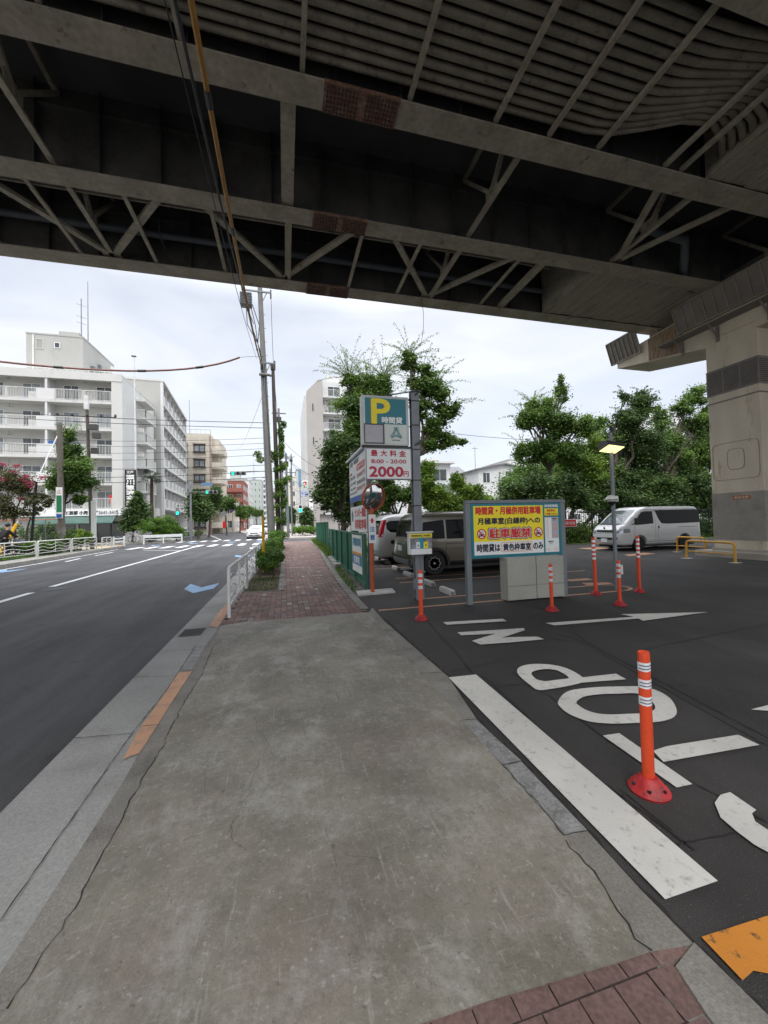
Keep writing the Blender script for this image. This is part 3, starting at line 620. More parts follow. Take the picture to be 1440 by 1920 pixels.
# road paint
mb=MB()
def strip(mb,pts,w,z=-.006):
    for i in range(len(pts)-1):
        a,b=Vector(pts[i]),Vector(pts[i+1]); d=(b-a).normalized(); n=Vector((-d.y,d.x))*w/2
        mb.add([(*(a-n),z),(*(b-n),z),(*(b+n),z),(*(a+n),z)],[(3,2,1,0)])
strip(mb,[(-6.15,7.2),(-6.36,11.9)],.17); strip(mb,[(-6.12,2.0),(-6.15,5.6)],.17); strip(mb,[(-6.42,12.9),(-6.72,26.9),(-6.85,33.3)],.17)
strip(mb,[(-6.9,45.8),(-10,60),(-14.6,80),(-24,120)],.15)
strip(mb,[(-11.3,16),(-11.45,22),(-12.15,32),(-12.2,33)],.12); strip(mb,[(-10.6,22.5),(-10.9,24.6)],.13); strip(mb,[(-11.0,26.5),(-11.2,29.5)],.13)
strip(mb,[(-9.7,30.6),(-6.6,28.2)],.13)
strip(mb,[(-11.2,46.5),(-13.5,54),(-19.7,74),(-28,110)],.14)
for k in range(9):
    x=-11.6+k*1.12
    mb.sheet([(x,32.4),(x+.52,32.4),(x+.52,35.4),(x,35.4)],-.005)
for k in range(8):
    x=-10.8+k*1.12; mb.sheet([(x,42.6),(x+.5,42.6),(x+.5,45.2),(x,45.2)],-.005)
mb.sheet([(-2.35,27.3),(-2.05,27.3),(-1.95,28.6),(-2.45,28.6)],-.005); mb.sheet([(-2.35,29.3),(-1.9,29.3),(-1.9,29.9),(-2.35,29.9)],-.005)
struct('road_lines',mb,'roadwhite')
mb=MB()
CH=[G(a,b) for a,b in ((345,1104),(357,1094.5),(378,1100.7),(411,1093),(400.7,1103),(362.5,1111.8))]; CHX=sum(p[0] for p in CH)/6; CHY=sum(p[1] for p in CH)/6
def chev(cx,y,s=1):
    mb.add([(cx+(p[0]-CHX)*s,y+(p[1]-CHY)*s,-.005) for p in CH],[(5,4,2,0),(4,3,2),(0,2,1)]); return
def chev_old(cx,y,s=1):
    mb.add([(cx-.36*s,y-.75*s,-.005),(cx,y-.05*s,-.005),(cx+.36*s,y-.75*s,-.005),(cx+.36*s,y+.05*s,-.005),(cx,y+.75*s,-.005),(cx-.36*s,y+.05*s,-.005)],[(0,1,4,5),(1,2,3,4)])
chev(CHX,CHY,1.0); chev(-2.2,21.3); chev(-2.3,38.2); chev(-2.3,41); chev(-10.9,18.8,1.1); chev(-11.2,38.2,1.); chev(-8.4,39.5); chev(-5,39.5)
struct('bicycle_lane_arrows',mb,'markblue')
struct('tactile_paving',MB().sheet([(-15.6,33.4),(-12.9,33.2),(-12.9,34.4),(-15.8,34.8)],.157).sheet([(-15,36.5),(-13,36),(-13,36.6),(-15,37.2)],.157),'tactile')
# manhole covers in the road, drain grate in the gutter
mb=MB(); mb.lathe([(0.0001,0),(.3,0),(.3,.003),(.27,.004),(.0001,.004)],(-6.1,12.4,-.009),24); struct('manhole_cover',mb,'grille')
gr=thing('drain_grate','dark iron drain grate set in the concrete gutter','drain grate',G(362,1186))
q=g2([(338,1194),(382,1194),(386,1179),(350,1179)])
x0,y0,x1,y1=-1.53,6.21,-1.24,6.58
build('pit',MB().sheet([(x0,y0),(x1,y0),(x1,y1),(x0,y1)],-.002),'crack',gr)
mb=MB()
for k in range(11): mb.box(x0+k*(x1-x0)/10-.006,x0+k*(x1-x0)/10+.006,y0,y1,-.001,.006)
mb.box(x0,x1,y0-.012,y0+.01,-.001,.007); mb.box(x0,x1,y1-.01,y1+.012,-.001,.007)
build('bars',mb,'grille',gr)
# left pavement
lp=[(-11.55,-40),(-11.55,10),(-11.72,20),(-11.9,23),(-12.55,31.5),(-12.65,35.2),(-13.6,36.2),(-60,36.2),(-60,-40)]
struct('left_sidewalk',MB().prism([(-11.75,-40),(-11.75,10),(-11.92,20),(-12.1,23),(-12.75,31.5),(-12.85,35.0),(-13.8,36.0),(-60,36),(-60,-40)],-.1,.15),'conc')
mb=MB()
for i in range(len(lp)-2-1):
    a,b=lp[i],lp[i+1]; dx=-.17
    mb.prism([a,b,(b[0]+dx,b[1]-(.15 if i>4 else 0)),(a[0]+dx,a[1])],-.1,.165)
struct('left_kerb',mb,'conc')
struct('left_grass_strip',MB().prism([(-12.9,5),(-13.0,20),(-13.2,24.2),(-13.9,31.6),(-15,31.6),(-15,5)],.1,.2),'grasssoil')
struct('far_left_sidewalk',MB().prism([(-60,42.4),(-13,42.4),(-11.4,44),(-11.2,46.5),(-15.2,58),(-21.8,80),(-30.3,120),(-60,120)],-.1,.14),'conc')
struct('far_right_sidewalk',MB().prism([(5,42.4),(-1.2,42.4),(-1.7,43),(-4.3,60),(-8.2,80),(-14.8,120),(-20,160),(-5,160),(3,80),(3.6,50)],-.1,.12),pm('far_paving',(.38,.34,.31),.85,.12,2))

# ================================================================== VIADUCT
ZB=9.9; ZT=12.05; XL,XR=-75,70
GIR=[(3.93,4.48),(7.02,7.57),(10.15,10.68),(13.3,13.88)]
GIR=[(GIR[0][0]-6.2,GIR[0][1]-6.2),(GIR[0][0]-3.1,GIR[0][1]-3.1)]+GIR
YB0,YF=-4.4,15.0  # rear deck edge is out of view, extended to darken the near ground
via=thing('viaduct','steel girder motorway viaduct crossing high over the street and parking lot','viaduct',(0,5,ZB))
ICE=[-26.1+5.22*k for k in range(0,17)]              # cross-frame stations: ..., -5.2, .02, 5.24, 10.5
ICE=[.2+5.22*k for k in range(-8,12)]
for gi,(a,b) in enumerate(GIR):
    c=(a+b)/2
    fl=MB().box(XL,.86,a,b,ZB,ZB+.035).box(2.36,XR,a,b,ZB,ZB+.035)
    g=build('girder_flange',fl,'steelpaint',via)
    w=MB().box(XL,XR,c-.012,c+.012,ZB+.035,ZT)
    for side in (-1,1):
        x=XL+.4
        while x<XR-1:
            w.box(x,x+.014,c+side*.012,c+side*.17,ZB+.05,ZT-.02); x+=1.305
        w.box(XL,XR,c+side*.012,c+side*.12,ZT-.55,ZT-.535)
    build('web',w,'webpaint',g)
    build('splice_plate',MB().box(.86,2.36,a-.004,b+.004,ZB-.022,ZB+.05),'rust',g)
    bo=MB()
    if gi>=3:
        nx=20; ny=6
        for i in range(nx):
            for j in range(ny):
                if i in (9,10): continue
                x=.93+1.36*i/(nx-1); y=a+.05+(b-a-.1)*j/(ny-1); bo.lathe([(.024,0),(.024,-.022),(.016,-.024)],(x,y,ZB-.022),6)
        build('bolts',bo,'bolt',g,fix=True)['kind']='stuff'
sl_=MB().box(XL,XR,YB0,YF,ZT,ZT+.28); sl_.box(XL,XR,YF-.25,YF,ZT+.28,ZT+1.3).box(XL,XR,YB0,YB0+.25,ZT+.28,ZT+1.3)
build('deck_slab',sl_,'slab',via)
# cross-frames, one per station
for k,x in enumerate(ICE):
    if x<-30 or x>24: continue
    mb=MB()
    for i in range(len(GIR)-1):
        if i==2: continue
        y0=GIR[i][1]+.0; y1=GIR[i+1][0]; c0=sum(GIR[i])/2; c1=sum(GIR[i+1])/2; m=(c0+c1)/2
        wd=.30 if abs(x-.2)<.1 and i==3 else .13
        mb.bar((x,c0+.02,ZT-.2),(x,c0+.02,ZB+.12),.03,.1) if False else None
        mb.box(x-wd/2,x+wd/2,c0+.2,c1-.2,ZB+.10,ZB+.13).box(x-.01,x+.01,c0+.1,c1-.1,ZB+.13,ZB+.26)
        mb.bar((x,c0+.1,ZT-.25),(x,m,ZB+.28),.1,.1).bar((x,c1-.1,ZT-.25),(x,m,ZB+.28),.1,.1)
        mb.box(x-.012,x+.012,m-.28,m+.28,ZB+.13,ZB+.5)
        mb.bar((x,c0+.05,ZT-.2),(x,c1-.05,ZT-.2),.1,.1)
        if i==1: mb.cut()
    builds('cross_frame',mb,'steelpaint',via)
# inspection hangers under the pipes in the bay F4-F3, and struts in the bay F2-L1
for x in (-9.9,-7.8,-5.7,-3.65,-1.6,.45,2.55,4.45,5.76,7.06,9.0,9.5): build('pipe_hanger',MB().box(x-.045,x+.045,GIR[2][1]-.3,GIR[3][0]+.02,ZB+.06,ZB+.15),'steelpaint',via)
for x in (-14.1,-12.05,-9.95,-7.9,-5.87,-3.8,-1.77,.27,2.32,4.12,5.44,7.5): build('strut',MB().box(x-.05,x+.05,GIR[4][1]-.02,GIR[5][0]+.1,ZB+.06,ZB+.12),'steelpaint',via)
build('strut',MB().box(8.28,8.5,GIR[4][1],GIR[5][0]+.1,ZB+.05,ZB+.2),'steelpaint',via)
for x in (-15.4,-10.24,-5.02,.08,5.3):
    la=MB(); la.box(x-.25,x+.25,GIR[5][0]-.1,GIR[5][0]+.1,ZB+.10,ZB+.115)
    for s in (-1,1): la.bar((x+s*.1,GIR[5][0]-.02,ZB+.16),(x+s*2.05,GIR[4][1]+.02,ZB+.16),.17,.1)
    build('lateral_brace',la,'steelpaint',via)
la=MB()
for s in (-1,1): la.bar((10.8,GIR[4][0],ZB+.16),(10.8+s*1.3,GIR[3][1],ZB+.16),.16,.1)
build('lateral_brace',la,'steelpaint',via)
# cable pipes
for k in range(12):
    y=GIR[2][1]+.30+k*.19; a_=.18+.05*k; sh=.07*(11-k)
    pts=[(XL,y,ZB+.25),(2,y,ZB+.25),(6.6+sh,y,ZB+.25),(7.2+sh,y-a_*.12,ZB+.25),(7.8+sh,y-a_*.45,ZB+.25),(8.5+sh,y-a_*.9,ZB+.25),(9.2+sh,y-a_*1.05,ZB+.25),(9.8+sh,y-a_*.75,ZB+.25),(10.4+sh,y-a_*.2,ZB+.27),(11,y,ZB+.35),(12,y,ZB+.5)]
    build('cable_pipe',MB().tube(pts,.068,10,False),'pipe',via,smooth=60)
for k in range(3): build('cable_pipe',MB().tube([(XL,GIR[4][1]+.12+k*.11,ZB+.2),(7.0,GIR[4][1]+.12+k*.11,ZB+.2),(9.0,GIR[4][1]+.28+k*.12,ZB+.32)],.04,7,False),'pipe',via,smooth=60)
build('drain_pipe',MB().tube([(XL,GIR[5][0]-.35,ZB+.75),(8,GIR[5][0]-.35,ZB+.7),(10,GIR[5][0]-.35,ZB+.68)],.1,10,False).box(-3.6,-3.56,GIR[5][0]-.5,GIR[5][0]+.2,ZB+.6,ZB+1.1),'bluepipe',via,smooth=60)
build('drain_pipe',MB().tube([(11.2,9.6,ZB+.9),(12.6,9.3,ZB+.5),(13.2,9.8,ZB+.25),(14.5,10.9,ZB+.2),(17,11.0,ZB+.15)],.13,10),'bluepipe',via,smooth=60)
# board-marked concrete soffit beside the pier
for i in (0,2,4):
    so_=MB(); a=GIR[i][1]; b=GIR[i+1][0]; n=18
    for k in range(n):
        x0=10.35+k*.40; so_.box(x0,x0+.385,a+.01,b-.01,ZB+.05+.012*(k%3),ZB+.2)
    so_.box(10.35,17.6,a+.012,b-.012,ZB+.075,ZB+.195)
    so_.box(10.27,10.36,a,b,ZB+.03,ZT)
    build('concrete_soffit',so_,'soffitconc',via)
# expansion gap plate over the pier
build('end_beam',MB().box(15.9,17.6,YB0+.4,YF-.6,ZB+.3,ZB+.5),'slab',via)

# ================================================================== PIER
pr=thing('bridge_pier','tall steel pier column with cantilever beam beside the white van','bridge pier',(16.7,10.3,0))
X0,X1=15.75,17.55; Ya,Yb=9.4,11.05
build('column',MB().box(X0,X1,Ya,Yb,.28,8.2),'pier',pr,bevel=.02)
build('dark_band',MB().box(X0-.012,X1+.012,Ya-.012,Yb+.012,6.02,6.95),'pierband',pr)
bo=MB()
for i in range(26):
    for j in range(12):
        y=Ya+.06+(Yb-Ya-.12)*i/25
        if i%9==8: continue
        bo.box(X0-.03,X0-.012,y-.016,y+.016,6.12+j*.068-.014,6.12+j*.068+.014)
for i in range(26):
    for j in range(12):
        x=X0+.06+(X1-X0-.12)*i/25; bo.box(x-.016,x+.016,Ya-.03,Ya-.012,6.12+j*.068-.014,6.12+j*.068+.014)
build('band_bolts',bo,'boltgrey',pr)['kind']='stuff'
builds('band_trim',MB().box(X0-.02,X1+.02,Ya-.02,Yb+.02,5.72,5.76).cut().box(X0-.02,X1+.02,Ya-.02,Yb+.02,6.95,6.98),'pierband',pr)
build('lower_coat',MB().box(X0-.006,X1+.006,Ya-.006,Yb+.006,.62,2.35),'pierlow',pr)
build('plinth',MB().box(X0-.45,X1+.45,Ya-.7,Yb+.4,-.02,.22).box(X0-.06,X1+.06,Ya-.06,Yb+.06,.2,.32),pm('plinth',(.33,.30,.25),.85,.15,2,bump=.3,col2=(.25,.22,.1),mask=(.6,.7)),pr,bevel=.02)
# access hatch: raised plate with rounded oval door outline
ht=MB(); n=32
def oval(cy,cz,ry,rz,k): 
    a=2*math.pi*k/n; c,s=math.cos(a),math.sin(a); e=.45 if ry<.5 else .22
    return (cy+ry*math.copysign(abs(c)**e,c),cz+rz*math.copysign(abs(s)**e,s))
for r0,r1,cy,cz,ry,rz in ((1,.955,10.2,3.55,.27,.38),(1,.988,10.22,3.5,.74,.68)):
    for k in range(n):
        p=[oval(cy,cz,ry*r0,rz*r0,k),oval(cy,cz,ry*r0,rz*r0,k+1),oval(cy,cz,ry*r1,rz*r1,k+1),oval(cy,cz,ry*r1,rz*r1,k)]
        ht.hull([(X0-.001,*q) for q in p],[(X0-.012,*q) for q in p])
ht2=MB(); P_=[oval(10.2,3.55,.262,.37,k) for k in range(n)]; ht2.hull([(X0-.001,*q) for q in P_],[(X0-.008,*q) for q in P_]); build('hatch_door',ht2,'pier',pr,fix=True)
build('access_hatch',ht,pm('hatch_rim',(.22,.18,.14),.7,.2,5),pr,fix=True)
fr=Frame((X0-.008,10.35,2.22),(0,-1,0),(-1,0,0),.55,.13)
build('small_notice',fr.rect(MB(),0,1,0,1,.008),pm('faded_notice',(.42,.12,.05),.7,.2,9),pr)
text('notice_text','高圧注意',fr,.1,.9,.2,.8,.012,'pier',pr,.003)
# cantilever beam, thinner to the tip
def beam(y0,z0,y1,z1,zt0,zt1,xa,xb,mb):
    q0=[(xa,y0,z0),(xb,y0,z0),(xb,y0,zt0),(xa,y0,zt0)];q1=[(xa,y1,z1),(xb,y1,z1),(xb,y1,zt1),(xa,y1,zt1)]
    return mb.hull(q0,q1)
mb=MB(); beam(11.03,7.95,15.05,8.74,9.62,9.3,X0+.0,17.7,mb); beam(-5,8.6,9.42,7.95,9.5,9.62,X0,17.7,mb); mb.box(X0,17.7,9.42,11.03,8.2,9.62)
build('cap_beam',mb,'pier',pr,fix=True)
build('beam_rust_panel',MB().hull([(X0-.006,11.9,8.16),(X0-.006,13.4,8.44),(X0-.006,13.4,9.4),(X0-.006,11.9,9.5)],[(X0+.01,11.9,8.16),(X0+.01,13.4,8.44),(X0+.01,13.4,9.4),(X0+.01,11.9,9.5)]),pm('rust_run',(.24,.17,.10),.8,.2,2,streak=(1,5,.7),col2=(.10,.05,.035),mask=(.5,.62)),pr,fix=True)
for ya,yb,n in ((13.7,15.3,7),(4.5,12.0,20)):
    for k in range(1):
        mb=MB(); lo=8.98; hi=9.96
        if n>7: lo,hi=8.95,9.9
        mb.hull([(X0-.03,ya,lo),(X0-.34,ya,hi),(X0-.37,ya,hi),(X0-.06,ya,lo)],[(X0-.03,yb,lo),(X0-.34,yb,hi),(X0-.37,yb,hi),(X0-.06,yb,lo)])
        rp=build('apron_panel',mb,'pierband',pr,fix=True)
        rb=MB()
        for i in range(n+1):
            y=ya+(yb-ya)*i/n; rb.bar((X0-.08,y,lo),(X0-.39,y,hi),.03,.05)
        rb.bar((X0-.39,ya,hi),(X0-.39,yb,hi),.05,.05); rb.bar((X0-.07,ya,lo),(X0-.07,yb,lo),.06,.05)
        build('rib',rb,'steelpaint',rp)
mb=MB(); mb.box(X0-.5,X0-.001,4.5,12.6,8.62,8.66)
for y in (6,7.5,9.0,10.6,11.9): mb.bar((X0-.45,y,8.62),(X0-.01,y,8.15),.05,.05); mb.box(X0-.04,X0-.001,y-.06,y+.06,8.0,8.62)
build('inspection_shelf',mb,'pierband',pr)
for a,b in GIR: build('bearing',MB().box(16.3,16.9,(a+b)/2-.2,(a+b)/2+.2,9.6,9.9),'steelpaint',pr)

# ================================================================== NEAR OBJECTS
def delineator(label,h,nb):
    t=thing('delineator_post',label,'delineator post',(0,0,0),'orange rubber delineator posts in the parking lot')
    # flattened oval post with a dished top
    n=20; mb=MB(); prof=[(1.0,.05),(1.0,h*.5),(1.0,h-.012),(.93,h),(.8,h-.004),(.0001,h-.012)]
    for i,(k,z) in enumerate(prof):
        for j in range(n):
            a=2*math.pi*j/n; c,s=math.cos(a),math.sin(a)
            mb.v.append((.035*k*math.copysign(abs(c)**.75,c),.029*k*math.copysign(abs(s)**.75,s),z))
    for i in range(len(prof)-1):
        for j in range(n): a=i*n+j;b=i*n+(j+1)%n; mb.f.append((a,b,b+n,a+n))
    build('post',mb,'orange',t,smooth=50)
    for i in range(nb):
        z1=h-.055-i*(.098 if nb==3 else .088); z0=z1-(.05 if nb==3 else .045)
        m2=MB()
        for z,k in ((z0,1.035),(z1,1.035)):
            for j in range(n):
                a=2*math.pi*j/n; c,s=math.cos(a),math.sin(a); m2.v.append((.035*k*math.copysign(abs(c)**.75,c),.029*k*math.copysign(abs(s)**.75,s),z))
        for j in range(n): m2.f.append((j,(j+1)%n,n+(j+1)%n,n+j))
        b=build('reflective_band',m2,'reflect',t,smooth=50)
        if nb==3:
            m3=MB()
            for q in (.3,.66):
                zz=z0+(z1-z0)*q
                for z in (zz-.0035,zz+.0035):
                    for j in range(9,17):
                        a=2*math.pi*(j)/n; c,s=math.cos(a),math.sin(a); k=1.06; m3.v.append((.035*k*math.copysign(abs(c)**.75,c),.029*k*math.copysign(abs(s)**.75,s),z))
                o=len(m3.v)-16
                for j in range(7): m3.f.append((o+j,o+j+1,o+8+j+1,o+8+j))
            build('band_line',m3,'reflectdark',b)
    mb=MB().lathe([(.104,0),(.108,.012),(.097,.03),(.073,.055),(.050,.078),(.044,.088),(.0001,.088)],(0,0,0),28)
    base=build('base',mb,'redbase',t,smooth=40)
    m4=MB()
    for k in range(6):
        a=2*math.pi*k/6+.4; m4.tube([(math.cos(a)*.080,math.sin(a)*.080,.028),(math.cos(a)*.084,math.sin(a)*.084,.0465)],[.011,.0115],8)
    build('bolt_recess',m4,'black',base)
    return t
DL=[(2.02,1.83,3,'nearest orange post beside the large white T on the asphalt'),(2.1,5.92,3,'short orange post in front of the grey sign pole'),
    (4.41,5.73,3,'short orange post in front of the beige cabinets'),(5.77,5.66,3,'short orange post just in front of the lamp post base'),
    (6.13,6.59,5,'tall orange post left of the lamp post, five white bands'),(7.14,6.5,5,'tall orange post right of the lamp post, five white bands')]
p3=delineator('x',.80,3); p5=delineator('x',1.17,5)
for i,(x,y,nb,lab) in enumerate(DL):
    src=p3 if nb==3 else p5
    rz=[.35,.1,.9,.5,.2,1.2][i]
    if i==0: p3.location=(x,y,0); p3.rotation_euler=(0,0,rz); p3['label']=lab
    elif i==4: p5.location=(x,y,0); p5.rotation_euler=(R(-1),0,rz); p5['label']=lab
    else: dup(src,(x,y,0),rz,lab)

# ---- parking notice board
t=thing('notice_board','wide teal and yellow parking notice board on two grey posts','notice board',(4.38,6.6,0))
for x in (3.325,5.415): build('post',MB().box(x-.05,x+.05,6.6,6.7,0,1.95 if x<4 else 1.93),'greypaint',t,bevel=.006)
build('top_rail',MB().box(3.28,5.46,6.585,6.7,1.90,1.96),'greypaint',t,bevel=.005)
fr=Frame((3.377,6.6,1.895),(1,0,0),(0,-1,0),1.988,1.035)
build('panel',fr.slab(MB(),0,1,0,1,-.03,0),'teal',t,bevel=.002)
build('yellow_field',fr.rect(MB(),.028,.788,.045,.70,.003),'signyellow',t)
build('white_field',fr.rect(MB(),.028,.788,.70,.945,.0035),'signwhite',t)
text('headline','時間貸・月極併用駐車場',fr,.052,.76,.065,.205,.006,'signred',t,.0065)
text('second_line','月極車室(白線枠)への',fr,.07,.752,.265,.40,.006,'signblack',t,.006)
text('warning_outline','駐車厳禁',fr,.178,.652,.455,.655,.005,'signblack',t,.02)
text('warning_halo','駐車厳禁',fr,.182,.648,.462,.648,.008,'signwhite',t,.013)
text('warning','駐車厳禁',fr,.186,.644,.468,.642,.0115,'signred',t,.0065)
for u in (.108,.73):
    ic=MB(); n=28; cu,cv=u,.555; rr=.092
    def arc(r0,r1,d):
        for k in range(n):
            a0,a1=2*math.pi*k/n,2*math.pi*(k+1)/n
            P=[(cu+math.cos(a)*r*fr.h/fr.w,cv+math.sin(a)*r) for a,r in ((a0,r0),(a0,r1),(a1,r1),(a1,r0))]
            ic.hull([fr.p(*q,d-.001) for q in P],[fr.p(*q,d) for q in P])
    bg=MB().add([fr.p(cu,cv,.0062)]+[fr.p(cu+math.cos(2*math.pi*k/n)*rr*fr.h/fr.w,cv+math.sin(2*math.pi*k/n)*rr,.0062) for k in range(n)],[(0,1+(k+1)%n,1+k) for k in range(n)])
    icon=build('no_parking_icon',bg,'signwhite',t)
    cc=MB(); q=fr.h/fr.w
    for pts in ([(-.055,.01),(-.042,.0),(-.03,-.04),(.03,-.04),(.042,.0),(.055,.01),(.055,.045),(-.055,.045)],[(-.048,.045),(-.03,.045),(-.03,.058),(-.048,.058)],[(.03,.045),(.048,.045),(.048,.058),(.03,.058)]):
        fr.poly(cc,[(cu+a*q,cv+b) for a,b in pts][::-1],.0078)
    build('car_symbol',cc,'signblack',icon,fix=True)
    wn=MB(); fr.poly(wn,[(cu+a*q,cv+b) for a,b in [(-.034,-.002),(-.025,-.03),(.025,-.03),(.034,-.002)]][::-1],.0092); fr.rect(wn,cu-.045*q,cu-.025*q,cv+.015,cv+.028,.0092); fr.rect(wn,cu+.025*q,cu+.045*q,cv+.015,cv+.028,.0092)
    build('car_window',wn,'signwhite',icon,fix=True)
    arc(rr*.80,rr*1.02,.0105)
    a=math.pi/4; P=[(cu+(s1*.075*math.cos(a)-s2*.01*math.sin(a))*q,cv+(s1*.075*math.sin(a)+s2*.01*math.cos(a))) for s1,s2 in ((-1,-1),(1,-1),(1,1),(-1,1))]
    ic.hull([fr.p(*k,.0103) for k in P],[fr.p(*k,.0115) for k in P])
    build('red_ring',ic,'signred',icon,fix=True)
text('bottom_line','時間貸は',fr,.055,.30,.745,.885,.006,'signblack',t,.0055)
bx=MB()
for a in ((.315,.655,.725,.735),(.315,.655,.895,.905),(.315,.321,.735,.895),(.649,.655,.735,.895)): fr.rect(bx,*a,.006)
build('frame_box',bx,'signorange',t)
text('boxed_line','黄色枠車室',fr,.335,.638,.75,.88,.006,'signblack',t,.0055)
text('bottom_line_end','のみ',fr,.668,.778,.755,.875,.006,'signblack',t,.006)
text('plan_title','[車室配置図]',fr,.805,.962,.035,.09,.006,'signwhite',t,.002)
build('plan_notice',fr.rect(MB(),.806,.965,.11,.245,.004),'signyellow',t)
text('plan_notice_text','駐車車室に',fr,.835,.938,.125,.17,.006,'signred',t,.0015); text('plan_notice_text','ご注意ください',fr,.815,.957,.19,.235,.006,'signred',t,.0015)
mp_=build('plan_map',fr.rect(MB(),.806,.965,.28,.945,.004),'signwhite',t)
k=MB()
fr.rect(k,.885,.963,.285,.68,.0058); build('map_area',k,'pinkgrey',mp_)
k=MB()
for i in range(12): fr.rect(k,.815,.84,.30+i*.032,.304+i*.032,.0066)
fr.rect(k,.839,.842,.30,.68,.0066)
for i in range(7):
    for v in (.40,.48,.60): fr.rect(k,.892+i*.0105,.894+i*.0105,v,v+.06,.0075)
for i in range(4): fr.rect(k,.815+.012*i,.817+.012*i,.87,.92,.0066); fr.rect(k,.91+.012*i,.912+.012*i,.86,.92,.0066)
build('map_lines',k,'signorange',mp_)
text('map_text','月極車室',fr,.89,.945,.29,.318,.0075,'signblack',mp_,.0006); text('map_text','エリア',fr,.905,.93,.325,.35,.0075,'signblack',mp_,.0006)
text('map_text','時間貸車室',fr,.84,.90,.73,.758,.0075,'signblack',mp_,.0006); text('map_text','エリア',fr,.855,.885,.77,.795,.0075,'signblack',mp_,.0006)
# ---- cabinets below the board
t=thing('equipment_cabinet','pair of beige painted metal cabinets under the notice board','cabinet',(4.75,6.8,0))
cb=pm('cabinet_beige',(.36,.35,.30),.6,.08,2,fine=.08,fscale=50,col2=(.26,.24,.2),mask=(.6,.75))
build('body',MB().box(4.10,5.37,6.60,6.84,.02,.84),cb,t,bevel=.006)
for a,b in ((4.105,4.73),(4.745,5.365)):
    d=build('door',MB().box(a,b,6.575,6.60,.30,.835),cb,t,bevel=.003); build('lower_panel',MB().box(a,b,6.578,6.60,.03,.292),cb,d,bevel=.003)
# ---- pole sign with the P box
t=thing('parking_sign_pole','tall grey steel pole carrying a teal and yellow P sign','sign pole',(2.62,7.45,0))
mb=MB().box(2.535,2.70,7.40,7.42,0,4.28).box(2.535,2.70,7.53,7.55,0,4.28).box(2.60,2.635,7.42,7.53,0,4.28)
build('pole',mb,'steel',t,bevel=.003)
mb=MB()
for z in (4.05,3.55,3.05,2.42,1.9,1.2): mb.box(2.525,2.71,7.385,7.565,z,z+.018).cut()
builds('pole_band',mb,'darkgrey',t)
mb=MB().bar((2.72,7.36,4.25),(2.50,7.48,4.08),.035,.035).bar((2.72,7.36,4.27),(1.95,7.44,4.13),.02,.02).cut().bar((2.78,7.34,3.24),(2.50,7.46,3.10),.045,.045).bar((2.50,7.46,3.10),(2.0,7.42,3.085),.02,.02).box(1.50,2.56,7.44,7.52,3.095,3.12)
builds('bracket',mb,'darkgrey',t)
bxm=build('sign_box',MB().box(1.50,2.475,7.42,7.60,3.13,4.12),'signcream',t,bevel=.012)
fr=Frame((1.50,7.42,4.12),(1,0,0),(0,-1,0),.975,.99)
fm=MB()
for a in ((0,1,0,.035),(0,1,.965,1),(0,.04,.035,.965),(.96,1,.035,.965)): fr.slab(fm,*a,-.004,.012)
build('box_frame',fm,pm('box_frame',(.55,.57,.55),.45,.08,3),bxm)
build('teal_field',fr.rect(MB(),.07,.945,.045,.57,.003),'teal',bxm)
text('letter_p_shade','P',fr,.19,.55,.075,.56,.005,pm('letter_shade',(.6,.25,.03),.45),bxm)
text('letter_p','P',fr,.215,.59,.07,.555,.008,'signyellow',bxm,.016)
text('sign_words','時間貸',fr,.42,.85,.425,.55,.012,'signwhite',bxm,.006)
cv=build('cover_panel',fr.slab(MB(),.055,.43,.60,.955,0,.03),'pinkgrey',bxm)
cf=MB()
for a in ((.04,.46,.575,.60),(.04,.46,.955,.975),(.04,.055,.60,.955),(.43,.46,.60,.955)): fr.slab(cf,*a,0,.035)
build('cover_frame',cf,pm('frame_dark_bronze',(.08,.07,.08),.5),bxm)
lg=MB()                                             # the operator's emblem: three curved strokes round a triangle
def curve(p,w,d):
    L=[];Rr=[]
    for i in range(len(p)):
        a=np.array(p[min(i+1,len(p)-1)],float)-np.array(p[max(i-1,0)],float); a/=np.linalg.norm(a); nn=np.array((-a[1],a[0]))*w/2; L.append(tuple(np.array(p[i])+nn)); Rr.append(tuple(np.array(p[i])-nn))
    for i in range(len(p)-1): lg.hull([fr.p(*q,d-.001) for q in (L[i],L[i+1],Rr[i+1],Rr[i])],[fr.p(*q,d) for q in (L[i],L[i+1],Rr[i+1],Rr[i])])
cx=.72
for s in (-1,1):
    curve([(cx+s*.008,.625),(cx+s*.010,.68),(cx+s*.03,.74),(cx+s*.065,.80),(cx+s*.115,.835)],.018,.005)
    curve([(cx+s*.034,.625),(cx+s*.036,.67),(cx+s*.058,.73),(cx+s*.09,.78),(cx+s*.125,.81)],.014,.006)
    curve([(cx+s*.105,.855),(cx+s*.06,.825),(cx,.812)],.016,.007)
curve([(cx-.045,.79),(cx,.785),(cx+.045,.79)],.014,.008)
build('emblem',lg,'teal',bxm,fix=True)
text('emblem_word','service',fr,.635,.80,.875,.905,.004,'signblack',bxm,.0008)
pb=build('price_box',MB().box(1.56,2.515,7.42,7.54,2.44,3.075),'signwhite',t,bevel=.006)
fr=Frame((1.56,7.42,3.075),(1,0,0),(0,-1,0),.955,.635)
fm=MB()
for a in ((0,1,0,.025),(0,1,.975,1),(0,.018,.025,.975),(.982,1,.025,.975)): fr.slab(fm,*a,-.003,.01)
build('box_frame',fm,'steel',pb)
for i,c in enumerate('最大料金'): text('price_heading',c,fr,.115+i*.205,.255+i*.205,.075,.265,.004,'crimson',pb,.004)
text('price_hours','8:00 - 20:00',fr,.12,.875,.365,.485,.004,'crimson',pb,.003)
text('price_amount','2000',fr,.08,.80,.60,.905,.004,'crimson',pb,.011)
